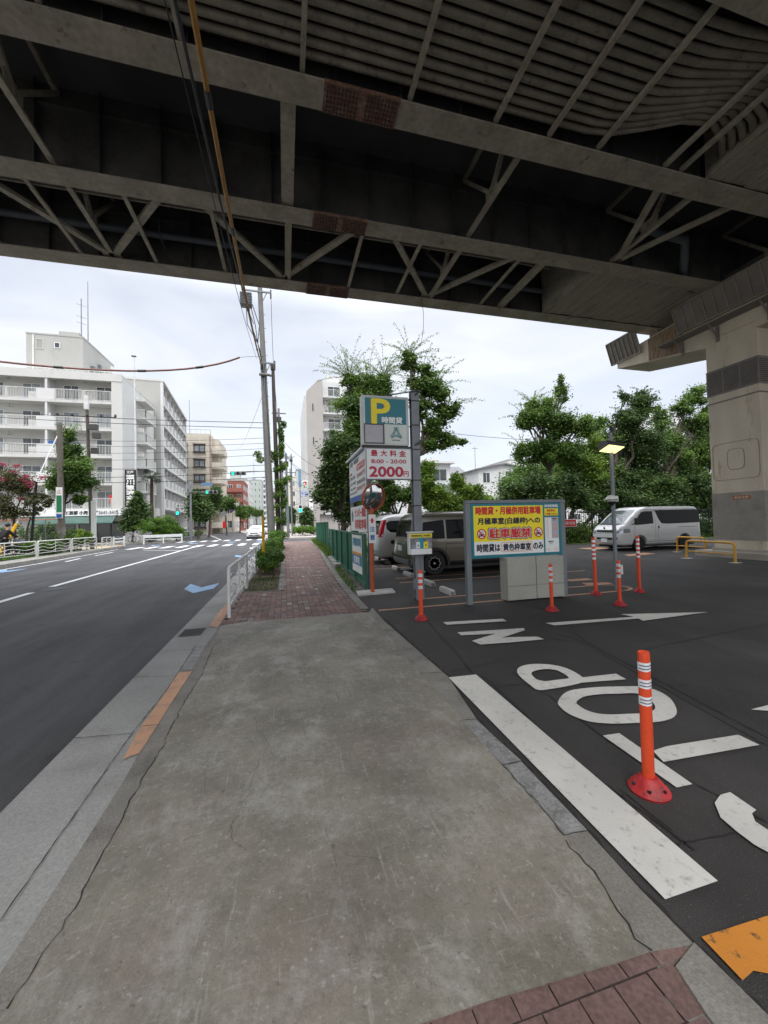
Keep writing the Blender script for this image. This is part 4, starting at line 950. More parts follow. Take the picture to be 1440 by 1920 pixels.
text('price_yen','円',fr,.815,.925,.735,.90,.004,'crimson',pb,.003)
fb=build('leaflet_box',MB().box(2.37,2.855,7.28,7.40,.93,1.36),'offwhite',t,bevel=.006)
fr=Frame((2.37,7.28,1.36),(1,0,0),(0,-1,0),.485,.43)
build('roof',MB().box(2.35,2.875,7.24,7.41,1.36,1.385),'offwhite',fb,bevel=.003)
build('header',fr.rect(MB(),.05,1.0,.05,.22,.012),'signyellow',fb)
text('header_text','時間貸駐車場ご利用案内',fr,.10,.93,.09,.185,.014,'signblack',fb,.001)
build('picture',fr.rect(MB(),.05,.99,.24,.78,.004),pm('leaflet_picture',(.13,.13,.14),.4,.5,5,fine=.1,col2=(.35,.36,.38),mask=(.4,.7)),fb)
build('blue_leaflet',fr.rect(MB(),.44,.60,.23,.78,.008),pm('leaflet_teal',(.0,.30,.42),.4),fb)
build('white_leaflet',fr.rect(MB(),.30,.46,.43,.72,.012),'signwhite',fb); build('yellow_leaflet',fr.rect(MB(),.62,.82,.43,.72,.012),'signyellow',fb)
text('leaflet_mark','★',fr,.66,.78,.49,.65,.014,'ink',fb); text('leaflet_mark','▲',fr,.34,.43,.50,.64,.014,'ink',fb)
build('tray',MB().box(2.40,2.83,7.235,7.29,.93,1.04),'signwhite',fb,bevel=.004)
mb=MB().tube([(2.70,7.42,0),(2.70,7.42,.95)],.018,8).tube([(2.64,7.39,0),(2.64,7.39,.95)],.012,8).box(2.50,2.53,7.40,7.47,.22,.42).box(2.6,2.73,7.37,7.43,.55,.575)
build('conduit',mb,'steel',t)
# ---- traffic mirror
t=thing('traffic_mirror','round convex traffic mirror on an orange post with caution plate','traffic mirror',(1.87,8.43,0))
build('base_slab',MB().prism([(1.5,8.25),(2.35,8.3),(2.4,8.75),(1.55,8.75)],-.03,.035),'stopconc',t)
build('post',MB().cyl((1.87,8.46),.045,0,1.85,18),'mirrorpost',t,smooth=60)
mc=(1.93,8.38,2.145); n=40; prof=[(0.0001,.055)]+[(.30*math.sin(a)/math.sin(.42),.055-(.30/math.sin(.42))*(1-math.cos(a))) for a in [.42*k/10 for k in range(1,11)]]
m1=MB().lathe(prof,(0,0,0),n,'y'); build('mirror',m1,'mirror',t,smooth=80,local=True,fix=True)
mir=[o for o in bpy.data.objects if o.name=='mirror'][0]; mir.location=(mc[0]-1.87,mc[1]-8.43,mc[2]); 
rm=MB().lathe([(.297,-.01),(.298,.02),(.306,.026),(.316,.015),(.316,-.04),(.2,-.09),(.0001,-.1)],(0,0,0),n,'y'); rim=build('mirror_frame',rm,'mirrorpost',t,smooth=50,local=True,fix=True); rim.location=mir.location
for o in (mir,rim): o.rotation_euler=(R(15),0,R(26))
build('mirror_bracket',MB().box(1.84,1.92,8.40,8.5,1.78,1.9).tube([(1.87,8.46,1.8),(1.9,8.46,2.1)],.03,8),'mirrorpost',t)
fr=Frame((1.80,8.405,1.765),(1,0,0),(0,-1,0),.165,.64)
pl_=build('caution_plate',fr.slab(MB(),0,1,0,1,-.012,0),'signwhite',t,bevel=.004)
fr2=MB(); fr.poly(fr2,[(.5,.11),(.80,.22),(.64,.22),(.64,.30),(.36,.30),(.36,.22),(.20,.22)][::-1],.003); build('arrow',fr2,'signred',pl_,fix=True)
text('caution_word','注',fr,.17,.83,.42,.60,.003,'signblue',pl_,.003); text('caution_word','意',fr,.17,.83,.70,.89,.003,'signblue',pl_,.003)
# ---- tariff board beside the fence
t=thing('tariff_board','tall white tariff board on grey posts facing the sidewalk','tariff board',(1.95,10.3,0))
for y in (9.12,11.55): build('post',MB().box(1.93,2.02,y-.05,y+.05,0,3.5),'steel',t,bevel=.004)
build('cap',MB().hull([(1.84,9.05,3.42),(2.02,9.05,3.5),(2.02,9.05,3.54),(1.84,9.05,3.47)],[(1.84,11.75,3.42),(2.02,11.75,3.5),(2.02,11.75,3.54),(1.84,11.75,3.47)]),'signwhite',t,fix=True)
fr=Frame((1.925,11.6,3.42),(0,-1,0),(-1,0,0),2.42,1.24)
up=build('upper_panel',fr.slab(MB(),0,1,0,1,-.03,0),'signwhite',t)
build('blue_border',fr.rect(MB(),0,1,.88,1,.003),'signblue',up); build('blue_border',fr.rect(MB(),0,1,0,.03,.003),'signblue',up)
build('red_field',fr.rect(MB(),.50,.97,.20,.34,.003),'signred',up)
text('tariff_heading','月極・時間貸',fr,.06,.62,.06,.16,.004,'ink',up,.004); text('tariff_heading','最大料金',fr,.56,.92,.225,.315,.006,'signwhite',up,.002)
for a,b,c,d,s,m in ((.06,.2,.3,.36,'時間貸','signred'),(.06,.40,.40,.47,'8:00-20:00','ink'),(.5,.95,.40,.5,'2000円','crimson'),(.06,.42,.53,.60,'30分 200円','ink'),(.5,.95,.56,.64,'20:00-8:00','ink'),(.06,.42,.66,.72,'60分 100円','ink'),(.5,.95,.69,.78,'500円','crimson'),(.06,.5,.77,.82,'8:00-20:00 2000円','ink')):
    text('tariff_text',s,fr,a,b,c,d,.004,m,up,.002)
lo=Frame((1.925,11.5,2.04),(0,-1,0),(-1,0,0),2.3,.68)
lp_=build('lower_panel',lo.slab(MB(),0,1,0,1,-.03,0),'signwhite',t)
text('lower_text','ナンバー認証',lo,.30,.97,.10,.44,.004,'signred',lp_,.008); text('lower_text','有料駐車場',lo,.30,.97,.54,.90,.004,'signred',lp_,.008)
k=MB(); lo.poly(k,[(.06,.3),(.12,.12),(.2,.3),(.17,.62),(.09,.62)][::-1],.003); build('lower_symbol',k,'ink',lp_,fix=True)
# ---- green corrugated fence
def cfence(name,label,p0,p1,h,group=None,step=.75):
    t=thing(name,label,'fence',(*p0,0),group); p0=Vector((*p0,0));p1=Vector((*p1,0)); L=(p1-p0).length; d=(p1-p0)/L; nn=Vector((d.y,-d.x,0))
    mb=MB(); k=0; s=0; pts=[]
    while s<L:
        for a,o in ((0,0),(.03,.018),(.06,.018),(.09,0)): 
            if s+a<=L: pts.append((s+a,o))
        s+=.12
    vs=[];fs=[]
    for i,(a,o) in enumerate(pts):
        q=p0+d*a+nn*o; vs+= [(q.x,q.y,.08),(q.x,q.y,h)]
        if i: j=2*i; fs.append((j-2,j,j+1,j-1))
    build('sheet',MB().add(vs,fs),'green',t)
    n=int(L/1.9)+1
    for i in range(n+1):
        q=p0+d*(L*i/n)-nn*.03; build('post',MB().box(q.x-.025,q.x+.025,q.y-.025,q.y+.025,0,h+.02),'green',t)
    rl=MB()
    for z in (h,.1): rl.bar(p0+Vector((0,0,z))-nn*.012,p1+Vector((0,0,z))-nn*.012,.06,.045)
    build('rail',rl,'green',t); return t
cfence('corrugated_fence','dark green corrugated fence along the brick sidewalk, near run',(1.84,8.95),(2.07,18.5),1.30)
cfence('corrugated_fence','dark green corrugated fence, taller far run by the street corner',(2.28,21.2),(2.4,31),1.64)
t=thing('fence_poster','long white and blue poster fixed to the green fence','poster',(1.8,10.2,.8))
fr=Frame((1.86,10.75,1.26),(0.02,-1,0),(-1,0,0),1.25,.98)
build('sheet',fr.slab(MB(),0,1,0,1,.035,.045),'signwhite',t); fr=Frame((1.815,10.75,1.26),(0.02,-1,0),(-1,0,0),1.25,.98)
build('orange_band',fr.rect(MB(),.05,.97,.46,.53,.004),'signorange',t); build('blue_field',fr.rect(MB(),.0,1,.53,.80,.003),pm('poster_blue',(.05,.24,.42),.4),t)
text('poster_text','月極駐車場',fr,.06,.94,.08,.30,.003,pm('poster_teal',(.05,.25,.36),.5),t,.01); text('poster_text','空車有',fr,.2,.8,.57,.76,.006,'signwhite',t,.008)
# ---- wheel stops
ws=thing('wheel_stop','x','wheel stop',(0,0,0),'concrete wheel stops in the parking stalls')
mb=MB(); pr_=[(-.07,0),(.07,0),(.065,.06),(.05,.115),(-.05,.115),(-.065,.06)]
mb.hull([(a,-.3,b) for a,b in pr_],[(a,.3,b) for a,b in pr_]); build('block',mb,'stopconc',ws,bevel=.012,fix=True)
build('end_plate',MB().box(-.05,.05,-.304,-.3,.015,.085),pm('stop_end_plate',(.22,.2,.17),.8,.3,9),ws)
WS=[(3.40,7.85,'nearest concrete wheel stop, right of the sign pole'),(3.42,9.02,'concrete wheel stop directly behind the sign pole'),(3.44,10.72,'concrete wheel stop under the khaki minivan, near wheel'),(3.5,12.22,'concrete wheel stop under the khaki minivan, far wheel'),
    (3.72,14.2,'concrete wheel stop behind the white minivan, nearer one'),(3.8,16.0,'concrete wheel stop behind the white minivan, farther one')]
for i,(x,y,l) in enumerate(WS):
    if i==0: ws.location=(x,y,0); ws['label']=l
    else: dup(ws,(x,y,0),rng.normal(0,.03),l)
# ---- lamp post with camera
t=thing('lamp_post','galvanised lamp post with a lit floodlight and dome camera','lamp post',(6.84,6.78,0))
build('pole',MB().cyl((6.84,6.78),.038,0,3.4,16),'steel',t,smooth=60)
hd=MB(); q0=[(6.42,6.45,3.05),(6.98,6.45,3.05),(6.93,6.6,3.21),(6.52,6.6,3.21)]; q1=[(6.42,6.95,2.98),(6.98,6.95,2.98),(6.93,6.95,3.21),(6.52,6.95,3.21)]
h=build('lamp_head',MB().hull([(6.50,6.50,3.09),(6.96,6.50,3.05),(6.98,6.80,2.95),(6.50,6.80,2.99)],[(6.56,6.60,3.19),(6.90,6.60,3.17),(6.92,6.80,3.18),(6.56,6.80,3.2)]),'darkgrey',t,fix=True,bevel=.01)
build('lens',MB().hull([(6.53,6.52,3.083),(6.92,6.52,3.048),(6.93,6.78,2.958),(6.53,6.78,2.992)],[(6.53,6.515,3.075),(6.92,6.515,3.04),(6.93,6.775,2.95),(6.53,6.775,2.984)]),'lamplit',h,fix=True)
build('sensor',MB().cyl((6.88,6.78),.04,3.38,3.52,12),'black',t)
cm_=build('security_camera',MB().lathe([(.0001,.12),(.07,.10),(.135,.03),(.14,.02),(.085,.0),(.08,-.02),(.0001,-.02)],(6.72,6.70,1.93),20).box(6.8,6.92,6.72,6.80,1.91,2.03),'offwhite',t,smooth=40)
build('dome',MB().lathe([(.075,0),(.07,-.04),(.045,-.08),(.0001,-.095)],(6.72,6.70,1.92),18),'black',cm_,smooth=60)
build('junction_box',MB().box(6.88,6.97,6.72,6.82,.35,.55),'offwhite',t,bevel=.004)
# ---- yellow hoop barriers
def hoop(p0,p1,label,loose=.0):
    t=thing('hoop_barrier',label,'hoop barrier',(*p0,0),'yellow steel hoop barriers beside the pier')
    a=Vector((*p0,0));b=Vector((*p1,0)); d=(b-a).normalized(); h=.64; r=.12; pts=[a]
    for k in range(6): an=math.pi/2*k/5; pts.append(a+d*(r-r*math.cos(an))+Vector((0,0,h-r+r*math.sin(an))))
    for k in range(6): an=math.pi/2*k/5; pts.append(b-d*(r-r*math.sin(an))+Vector((0,0,h-r+r*math.cos(an))))
    pts.append(b); build('hoop',MB().tube(pts,.038,10),'yellow',t,smooth=60)
    build('cross_bar',MB().tube([a+Vector((0,0,.27)),b+Vector((0,0,.27))],.022,8),'yellow',t,smooth=60)
    for q in (a,b): build('footing',MB().prism([(q.x-.14,q.y-.11),(q.x+.14,q.y-.11),(q.x+.14,q.y+.11),(q.x-.14,q.y+.11)],-.01,.012),'stopconc',t)
hoop((14.06,10.81),(13.97,9.2),'yellow hoop barrier nearest, in front of the pier plinth'); hoop((16.16,12.81),(16.08,11.62),'yellow hoop barrier farther back, beside the rear of the white van')

# ================================================================== VEHICLES
class Body:
    # horizontal slices: z, rear x, front x, half width, corner radius
    def __init__(s,sl): s.sl=np.array(sl,float)
    def at(s,z): return [float(np.interp(z,s.sl[:,0],s.sl[:,k])) for k in range(1,5)]
    def mesh(s,nz=26):
        zs=sorted(set([float(z) for z in s.sl[:,0]]+[float(z) for z in np.linspace(s.sl[0,0],s.sl[-1,0],nz)])); mb=MB(); N=7
        for z in zs:
            xr,xf,w,r=s.at(z)
            ring=[]
            for (cx,cy,a0) in ((xf-r*1.3,w-r,0),(xr+r,w-r,90),(xr+r,-w+r,180),(xf-r*1.3,-w+r,270)):
                rx=r*1.3 if a0 in(0,270) else r
                for k in range(N): a=R(a0+90*k/(N-1)); ring.append((cx+math.cos(a)*rx,cy+math.sin(a)*r,z))
            mb.v+=ring
        n=4*N
        for i in range(len(zs)-1):
            for k in range(n): a=i*n+k;b=i*n+(k+1)%n; mb.f.append((a,b,b+n,a+n))
        mb.f.append(tuple(range(n-1,-1,-1))); mb.f.append(tuple((len(zs)-1)*n+k for k in range(n))); return mb
    def side(s,poly,sd,off=.006,th=.0):               # a panel on the flank; poly of (x, zlow, zhigh)
        mb=MB(); m=6
        for x,z0,z1 in poly:
            for j in range(m+1):
                z=z0+(z1-z0)*j/m; w=s.at(z)[2]; mb.v.append((x,sd*(w+off),z))
        for i in range(len(poly)-1):
            for j in range(m):
                a=i*(m+1)+j; q=(a,a+m+1,a+m+2,a+1); mb.f.append(q if sd<0 else q[::-1])
        return mb
    def end(s,rows,front,off=.006,ny=10):             # a panel on nose or tail; rows of (z, half width or (y0,y1))
        mb=MB()
        for z,h in rows:
            y0,y1=(-h,h) if not isinstance(h,tuple) else h
            xr,xf,w,r=s.at(z)
            for j in range(ny+1):
                y=y0+(y1-y0)*j/ny; e=max(0,abs(y)-(w-r)); dx=r-math.sqrt(max(0,r*r-e*e))
                mb.v.append(((xf-dx*1.3+off) if front else (xr+dx-off),y,z))
        for i in range(len(rows)-1):
            for j in range(ny):
                a=i*(ny+1)+j; q=(a,a+1,a+ny+2,a+ny+1); mb.f.append(q if front else q[::-1])
        return mb
def boolcut(o,cuts,arch=None):
    for c in cuts:
        m=o.modifiers.new('c','BOOLEAN'); m.operation='DIFFERENCE'; m.object=c; m.solver='EXACT'
    dg=bpy.context.evaluated_depsgraph_get(); me=bpy.data.meshes.new_from_object(o.evaluated_get(dg)); o.modifiers.clear(); o.data=me
    for c in cuts: bpy.data.objects.remove(c)
    me.polygons.foreach_set('use_smooth',[True]*len(me.polygons)); me.set_sharp_from_angle(angle=R(32))
def wheel(parent,x,y,r,w,sd,spokes=8,style=0):
    t=MB().lathe([(r*.62,-w/2),(r*.93,-w/2),(r,-w*.34),(r,w*.34),(r*.93,w/2),(r*.62,w/2),(r*.60,w*.3)],(x,y,r),36,'y')
    wh=build('wheel',t,'rubber',parent,smooth=40,fix=True)
    f=y+sd*w*.5
    rm=MB().lathe([(.0001,0),(r*.58,0),(r*.64,.02)],(x,y+sd*.02,r),32,'y') if False else MB()
    rm.tube([(x,y-sd*.02,r),(x,y+sd*w*.30,r)],r*.62,32); build('rim',rm,'rimdark' if style else 'rimlight',wh,smooth=40)
    sp=MB()
    for k in range(spokes):
        a=2*math.pi*k/spokes; u=Vector((math.cos(a),0,math.sin(a))); c=Vector((x,y+sd*w*.40,r))
        if style:   # ring of open loops
            q=c+u*r*.44
            for j in range(10):
                b0,b1=2*math.pi*j/10,2*math.pi*(j+1)/10; v=Vector((-u.z,0,u.x))
                if 3<=j<=6 : continue
                sp.bar(q+(u*math.cos(b0)+v*math.sin(b0))*r*.115,q+(u*math.cos(b1)+v*math.sin(b1))*r*.115,.016,.03,(0,1,0))
        else: sp.bar(c+u*r*.12,c+u*r*.57,r*.13,.035,(0,1,0))
    sp.tube([(x,y+sd*w*.3,r),(x,y+sd*w*.44,r)],r*.1,12)
    build('spokes',sp,'rimlight',wh)
    return wh
def hw_box(o,name,mat,parent,x0,x1,y0,y1,z0,z1,bevel=.004): return build(name,MB().box(x0,x1,y0,y1,z0,z1),mat,parent,bevel=bevel)
def minivan(name,label,paint,khaki):
    t=thing(name,label,'minivan',(0,0,0))
    if khaki: sl=[(.27,.12,4.66,.80,.16),(.33,.03,4.74,.86,.2),(.55,-.01,4.8,.885,.24),(.8,.03,4.8,.895,.25),(.98,.06,4.74,.895,.24),(1.05,.08,4.5,.885,.2),(1.3,.13,4.2,.86,.19),(1.6,.20,3.85,.81,.18),(1.72,.26,3.65,.78,.2),(1.80,.36,3.4,.72,.25),(1.845,.55,3.1,.6,.3),(1.865,.9,2.8,.42,.35)]
    else: sl=[(.27,.12,4.56,.78,.16),(.33,.03,4.64,.83,.22),(.55,.0,4.69,.86,.28),(.8,.04,4.66,.865,.28),(1.0,.09,4.5,.86,.26),(1.08,.11,4.2,.85,.22),(1.3,.17,3.85,.82,.22),(1.6,.26,3.5,.765,.22),(1.73,.33,3.3,.73,.24),(1.82,.45,3.1,.66,.3),(1.87,.65,2.9,.55,.35),(1.89,1.0,2.7,.38,.3)]
    B=Body(sl); body=build('body',B.mesh(),paint,t,local=True); cuts=[]
    wx=(.80,3.65) if khaki else (.95,3.8); wr=.345 if khaki else .315; W0=B.at(.6)[2]
    for x in wx:
        for sd in (-1,1):
            c=build('cut',MB().tube([(x,sd*(W0-.24),wr),(x,sd*(W0+.3),wr)],wr+.055,40),None,t); cuts.append(c)
    boolcut(body,cuts)
    for x in wx:
        for sd in (-1,1):
            wheel(t,x,sd*(W0-.125),wr,.215,sd,9 if khaki else 10,1 if khaki else 0)
            ar=MB(); n=20; r0,r1=(wr+.05,wr+.125) if khaki else (wr+.045,wr+.06); a0=-12
            for k in range(n):
                P=[]
                for a,r in ((k,r0),(k,r1),(k+1,r1),(k+1,r0)):
                    an=R(a0+(180-2*a0)*a/n); xx=x+math.cos(an)*r; zz=wr+math.sin(an)*r; P.append((xx,zz))
                ww=W0+(.025 if khaki else .006)
                ar.hull([(p[0],sd*(ww-.08),p[1]) for p in P],[(p[0],sd*ww,p[1]) for p in P])
            build('wheel_arch',ar,'black' if khaki else paint,t,fix=True)
    gl='carglass'
    for sd in (-1,1):
        if khaki:
            ws_=[[(.42,1.10,1.14),(.48,1.08,1.55),(.95,1.06,1.60),(1.13,1.06,1.61)],[(1.19,1.05,1.61),(1.75,1.05,1.62),(2.26,1.04,1.62)],[(2.36,1.04,1.62),(3.2,1.02,1.60),(3.55,1.01,1.5)],[(3.6,1.01,1.46),(3.85,1.0,1.26)]]
        else: ws_=[[(.40,1.34,1.55),(.55,1.2,1.62),(1.25,1.13,1.64)],[(1.31,1.12,1.64),(2.3,1.08,1.64)],[(2.4,1.06,1.62),(3.1,1.04,1.56),(3.4,1.03,1.3)]]
        for w in ws_: build('side_window',B.side(w,sd),gl,t,smooth=40)
        for x in (1.16,2.31,3.3): build('door_seam',B.side([(x,.42,1.02),(x+.012,.42,1.02)],sd,.003),'black',t)
        build('door_seam',B.side([(1.16,.90,.915),(2.3,.90,.915)],sd,.003),'black',t)
        hw_box(0,'door_handle','chrome' if khaki else paint,t,2.05,2.24,sd*(W0-.005),sd*(W0+.03),.93,.965)
        hw_box(0,'door_handle','chrome' if khaki else paint,t,2.42,2.6,sd*(W0-.005),sd*(W0+.03),.93,.965)
        m_=build('door_mirror',MB().ell((3.45,sd*(W0+.12),1.12),.08,.11,.1),paint,t,smooth=60)
        if khaki: build('sill_trim',B.side([(1.2,.29,.40),(3.2,.29,.40)],sd,.012),'black',t)
    build('rear_window',B.end([(1.12,.72),(1.25,.71),(1.4,.68),(1.58,.64),(1.64,.6)],False),gl,t,smooth=40)
    build('windscreen',B.end([(1.08,.74),(1.3,.72),(1.5,.69),(1.66,.64)],True),'windshield',t,smooth=40)
    build('rear_bumper',B.end([(.29,.78),(.36,.84),(.44,.86),(.50,.86)],False,.03),pm('bumper_silver',(.32,.33,.33),.4,.08,3) if khaki else paint,t,smooth=40)
    build('bumper_gap',B.end([(.50,.84),(.52,.84)],False,.004),'black',t)
    for sd in (-1,1):
        if khaki: build('tail_lamp',B.end([(1.08,(.60*sd,.85*sd) if sd>0 else (-.85,-.60)),(1.14,(.60*sd,.85*sd) if sd>0 else (-.85,-.60))],False,.01),'taillight',t)
        else:
            k=[(1.02,(.66,.84)),(1.15,(.64,.835)),(1.35,(.66,.80)),(1.58,(.62,.76)),(1.66,(.58,.73))]
            build('tail_lamp',B.end([(z,(a,b) if sd>0 else (-b,-a)) for z,(a,b) in k],False,.012),'taillight',t,smooth=40)
    hw_box(0,'number_plate','signwhite',t,-.01 if khaki else .0,.03 if khaki else .03,-.17,.17,.70,.86,.003)
    hw_box(0,'plate_garnish','chrome' if khaki else paint,t,.01,.07,-.32,.32,.90,.935)
    build('bonnet_light',B.end([(.78,(.45,.86)),(.92,(.45,.84))],True,.008),'chrome',t); build('bonnet_light',B.end([(.78,(-.86,-.45)),(.92,(-.84,-.45))],True,.008),'chrome',t)
    build('front_grille',B.end([(.45,.5),(.6,.55),(.75,.5)],True,.008),'black',t)
    build('underbody',MB().box(.35,4.4,-.7,.7,.18,.4),'black',t)
    if khaki:
        build('roof_rail',MB().tube([(.8,-.66,1.85),(2.9,-.66,1.86)],.015,6),'chrome',t); build('roof_rail',MB().tube([(.8,.66,1.85),(2.9,.66,1.86)],.015,6),'chrome',t)
        build('rear_wiper',MB().bar((.11,-.05,1.1),(.17,.35,1.18),.02,.02),'black',t)
    else:
        build('fuel_badge',MB().tube([(.62,-W0-.001,.83),(.62,-W0-.012,.83)],.075,24),'black',t)
        build('rear_wiper',MB().bar((.13,.0,1.16),(.15,.3,1.22),.02,.02),'black',t)
    return t
v1=minivan('minivan','khaki minivan with black wheel arches parked behind the sign pole','khaki',True); v1.location=(3.40,11.40,0)
v2=minivan('minivan','white minivan with tall red tail lamps beyond the khaki one','carwhite',False); v2.location=(3.25,14.72,0); v2.rotation_euler=(0,0,R(0))
def boxvan():
    t=thing('cargo_van','white one-box cargo van with black side glass parked near the pier','van',(0,0,0))
    sl=[(.26,.1,4.55,.74,.14),(.32,.03,4.62,.80,.18),(.5,.0,4.69,.835,.22),(.75,.01,4.69,.845,.24),(.95,.02,4.64,.845,.25),(1.10,.03,4.50,.84,.24),(1.2,.045,4.28,.835,.2),(1.5,.07,3.95,.81,.18),(1.75,.10,3.62,.78,.17),(1.87,.13,3.46,.75,.18),(1.945,.18,3.32,.69,.22),(1.975,.3,3.1,.55,.26),(1.985,.5,2.9,.4,.3)]
    B=Body(sl); body=build('body',B.mesh(32),'carwhite',t,local=True); wr=.315; cuts=[]
    wx=(1.08,3.58)
    for x in wx:
        for sd in (-1,1): cuts.append(build('cut',MB().tube([(x,sd*.58,wr+.01),(x,sd*1.2,wr+.01)],wr+.065,40),None,t))
    boolcut(body,cuts)
    for x in wx:
        for sd in (-1,1):
            wheel(t,x,sd*.715,wr,.19,sd,6,0)
    for sd in (-1,1):
        build('side_window',B.side([(.16,1.22,1.78),(.3,1.19,1.81),(2.1,1.17,1.81),(2.38,1.2,1.81),(2.52,1.4,1.80),(2.66,1.76,1.80)],sd),'carglass',t,smooth=40)
        build('front_window',B.side([(2.82,1.2,1.76),(3.2,1.18,1.76),(3.42,1.165,1.73),(3.62,1.16,1.55),(3.85,1.15,1.22)],sd),'carglass',t,smooth=40)
        for x in (2.72,3.86,2.58): build('door_seam',B.side([(x,.42,1.12),(x+.012,.42,1.12)],sd,.003),'black',t)
        build('door_seam',B.side([(2.72,1.12,1.85),(2.732,1.12,1.85)],sd,.003),'black',t)
        build('slide_rail',B.side([(.3,1.0,1.02),(1.45,1.0,1.02)],sd,.004),'black',t); build('sill_seam',B.side([(1.5,.38,.395),(3.15,.38,.395)],sd,.004),'black',t)
        hw_box(0,'door_handle','carwhite',t,2.78,2.93,sd*.84,sd*.875,1.03,1.06); hw_box(0,'door_handle','black',t,2.52,2.57,sd*.84,sd*.865,.98,1.08)
        build('head_lamp',B.side([(4.12,.82,1.0),(4.45,.82,1.0)],sd,.006),'glasslight',t)
        build('head_lamp',B.end([(.80,(.48,.84) if sd>0 else (-.84,-.48)),(.9,(.5,.84) if sd>0 else (-.84,-.5)),(1.0,(.62,.84) if sd>0 else (-.84,-.62))],True,.01),pm('head_lamp',(.45,.47,.5),.15,.3,20,metal=.5),t,smooth=40)
        mr=build('door_mirror',MB().box(3.92,4.0,sd*.95,sd*1.1,1.22,1.48),'black',t,bevel=.03); build('arm',MB().bar((4.0,sd*.84,1.16),(3.96,sd*1.0,1.25),.03,.03),'black',mr)
        build('fog_lamp',B.end([(.53,(.58,.72) if sd>0 else (-.72,-.58)),(.62,(.58,.72) if sd>0 else (-.72,-.58))],True,.008),'rimdark',t)
        build('wheel_lip',MB(),None,t) if False else None
    build('windscreen',B.end([(1.17,.77),(1.3,.76),(1.5,.74),(1.7,.71),(1.84,.66)],True),'windshield',t,smooth=40)
    build('wiper',MB().bar((4.32,-.55,1.19),(4.30,.55,1.21),.025,.03),'black',t)
    g=build('grille',B.end([(.83,.47),(.93,.47),(.975,.43)],True,.008),'black',t,smooth=40)
    build('grille_bar',B.end([(.895,.44),(.915,.44)],True,.02),'chrome',g); build('grille_bar',B.end([(.955,.40),(.968,.40)],True,.02),'chrome',g)
    build('badge',MB().lathe([(.05,0),(.06,.01),(.045,.014)],(4.66,0,1.03),18,'x'),'chrome',t)
    build('lower_intake',B.end([(.50,.45),(.60,.47)],True,.008),'black',t)
    build('bumper_seam',B.end([(.765,.8),(.778,.8)],True,.004),'black',t)
    hw_box(0,'number_plate','signwhite',t,4.68,4.715,-.17,.17,.38,.55,.003)
    build('rear_window',B.end([(1.2,.7),(1.75,.65)],False),'carglass',t,smooth=40)
    build('underbody',MB().box(.35,4.4,-.66,.66,.16,.4),'black',t)
    return t
hv=boxvan(); hv.rotation_euler=(0,0,math.pi); hv.location=(19.4,14.93,0); hv.scale=(1.05,1,1.01)
def sedan(label,paint,h=1.0):
    t=thing('car',label,'car',(0,0,0))
    sl=[(.2,.1,4.5,.78,.2),(.3,.02,4.6,.86,.3),(.55,0,4.62,.9,.38),(.75,.03,4.58,.9,.4),(.88,.08,4.45,.88,.38),(.96,.15,3.9,.86,.3),(1.02,.2,3.45,.83,.25),(1.25,.45,3.0,.74,.25),(1.42,.75,2.6,.65,.28),(1.5,1.1,2.3,.52,.3),(1.52,1.4,2.1,.4,.2)]
    B=Body([(z*h,*r) for z,*r in sl]); body=build('body',B.mesh(),paint,t,local=True); cuts=[]
    for x in (.85,3.65):
        for sd in (-1,1): cuts.append(build('cut',MB().tube([(x,sd*.62,.33),(x,sd*1.2,.33)],.385,32),None,t))
    boolcut(body,cuts)
    for x in (.85,3.65):
        for sd in (-1,1): wheel(t,x,sd*.78,.33,.2,sd,5,0)
    build('windscreen',B.end([(1.04*h,.72),(1.2*h,.68),(1.4*h,.58)],True),'windshield',t,smooth=40); build('rear_window',B.end([(1.04*h,.7),(1.4*h,.58)],False),'carglass',t)
    for sd in (-1,1):
        build('side_window',B.side([(.55,1.03*h,1.06*h),(.9,1.02*h,1.36*h),(1.8,1.02*h,1.42*h),(2.4,1.02*h,1.40*h),(3.0,1.02*h,1.15*h)],sd),'carglass',t)
        build('head_lamp',B.end([(.66*h,(.5,.84) if sd>0 else (-.84,-.5)),(.76*h,(.48,.84) if sd>0 else (-.84,-.48))],True,.01),'chrome',t)
        build('tail_lamp',B.end([(.7*h,(.5,.85) if sd>0 else (-.85,-.5)),(.85*h,(.5,.85) if sd>0 else (-.85,-.5))],False,.01),'taillight',t)
        build('door_mirror',MB().ell((2.95,sd*.98,1.05*h),.08,.1,.07),paint,t)
    build('grille',B.end([(.58*h,.38),(.70*h,.45)],True,.01),'black',t); build('lower_grille',B.end([(.26*h,.72),(.36*h,.62),(.44*h,.56)],True,.012),'black',t)
    hw_box(0,'number_plate','signwhite',t,4.61,4.64,-.17,.17,.40,.54,.003)
    build('underbody',MB().box(.35,4.2,-.66,.66,.14,.4),'black',t)
    return t
c1=sedan('white hatchback waiting beyond the crosswalk in the near lane','carwhite'); c1.rotation_euler=(0,0,R(-92)); c1.location=(-3.35,51.2,0)
c2_=dup(c1,(-3.5,62.5,0),R(-93),'second white car half hidden behind the first one'); c1['group']=c2_['group']='cars coming down the road'
c3=dup(c1,(-1.1,60.0,.1),R(178),'silver-white car crossing behind the far steel poles',(.8,1,1)); c3['group']='cars coming down the road'
c4=dup(v2,(5.6,-3.4,0),R(168),'white minivan behind the camera, mirrored in the traffic mirror')

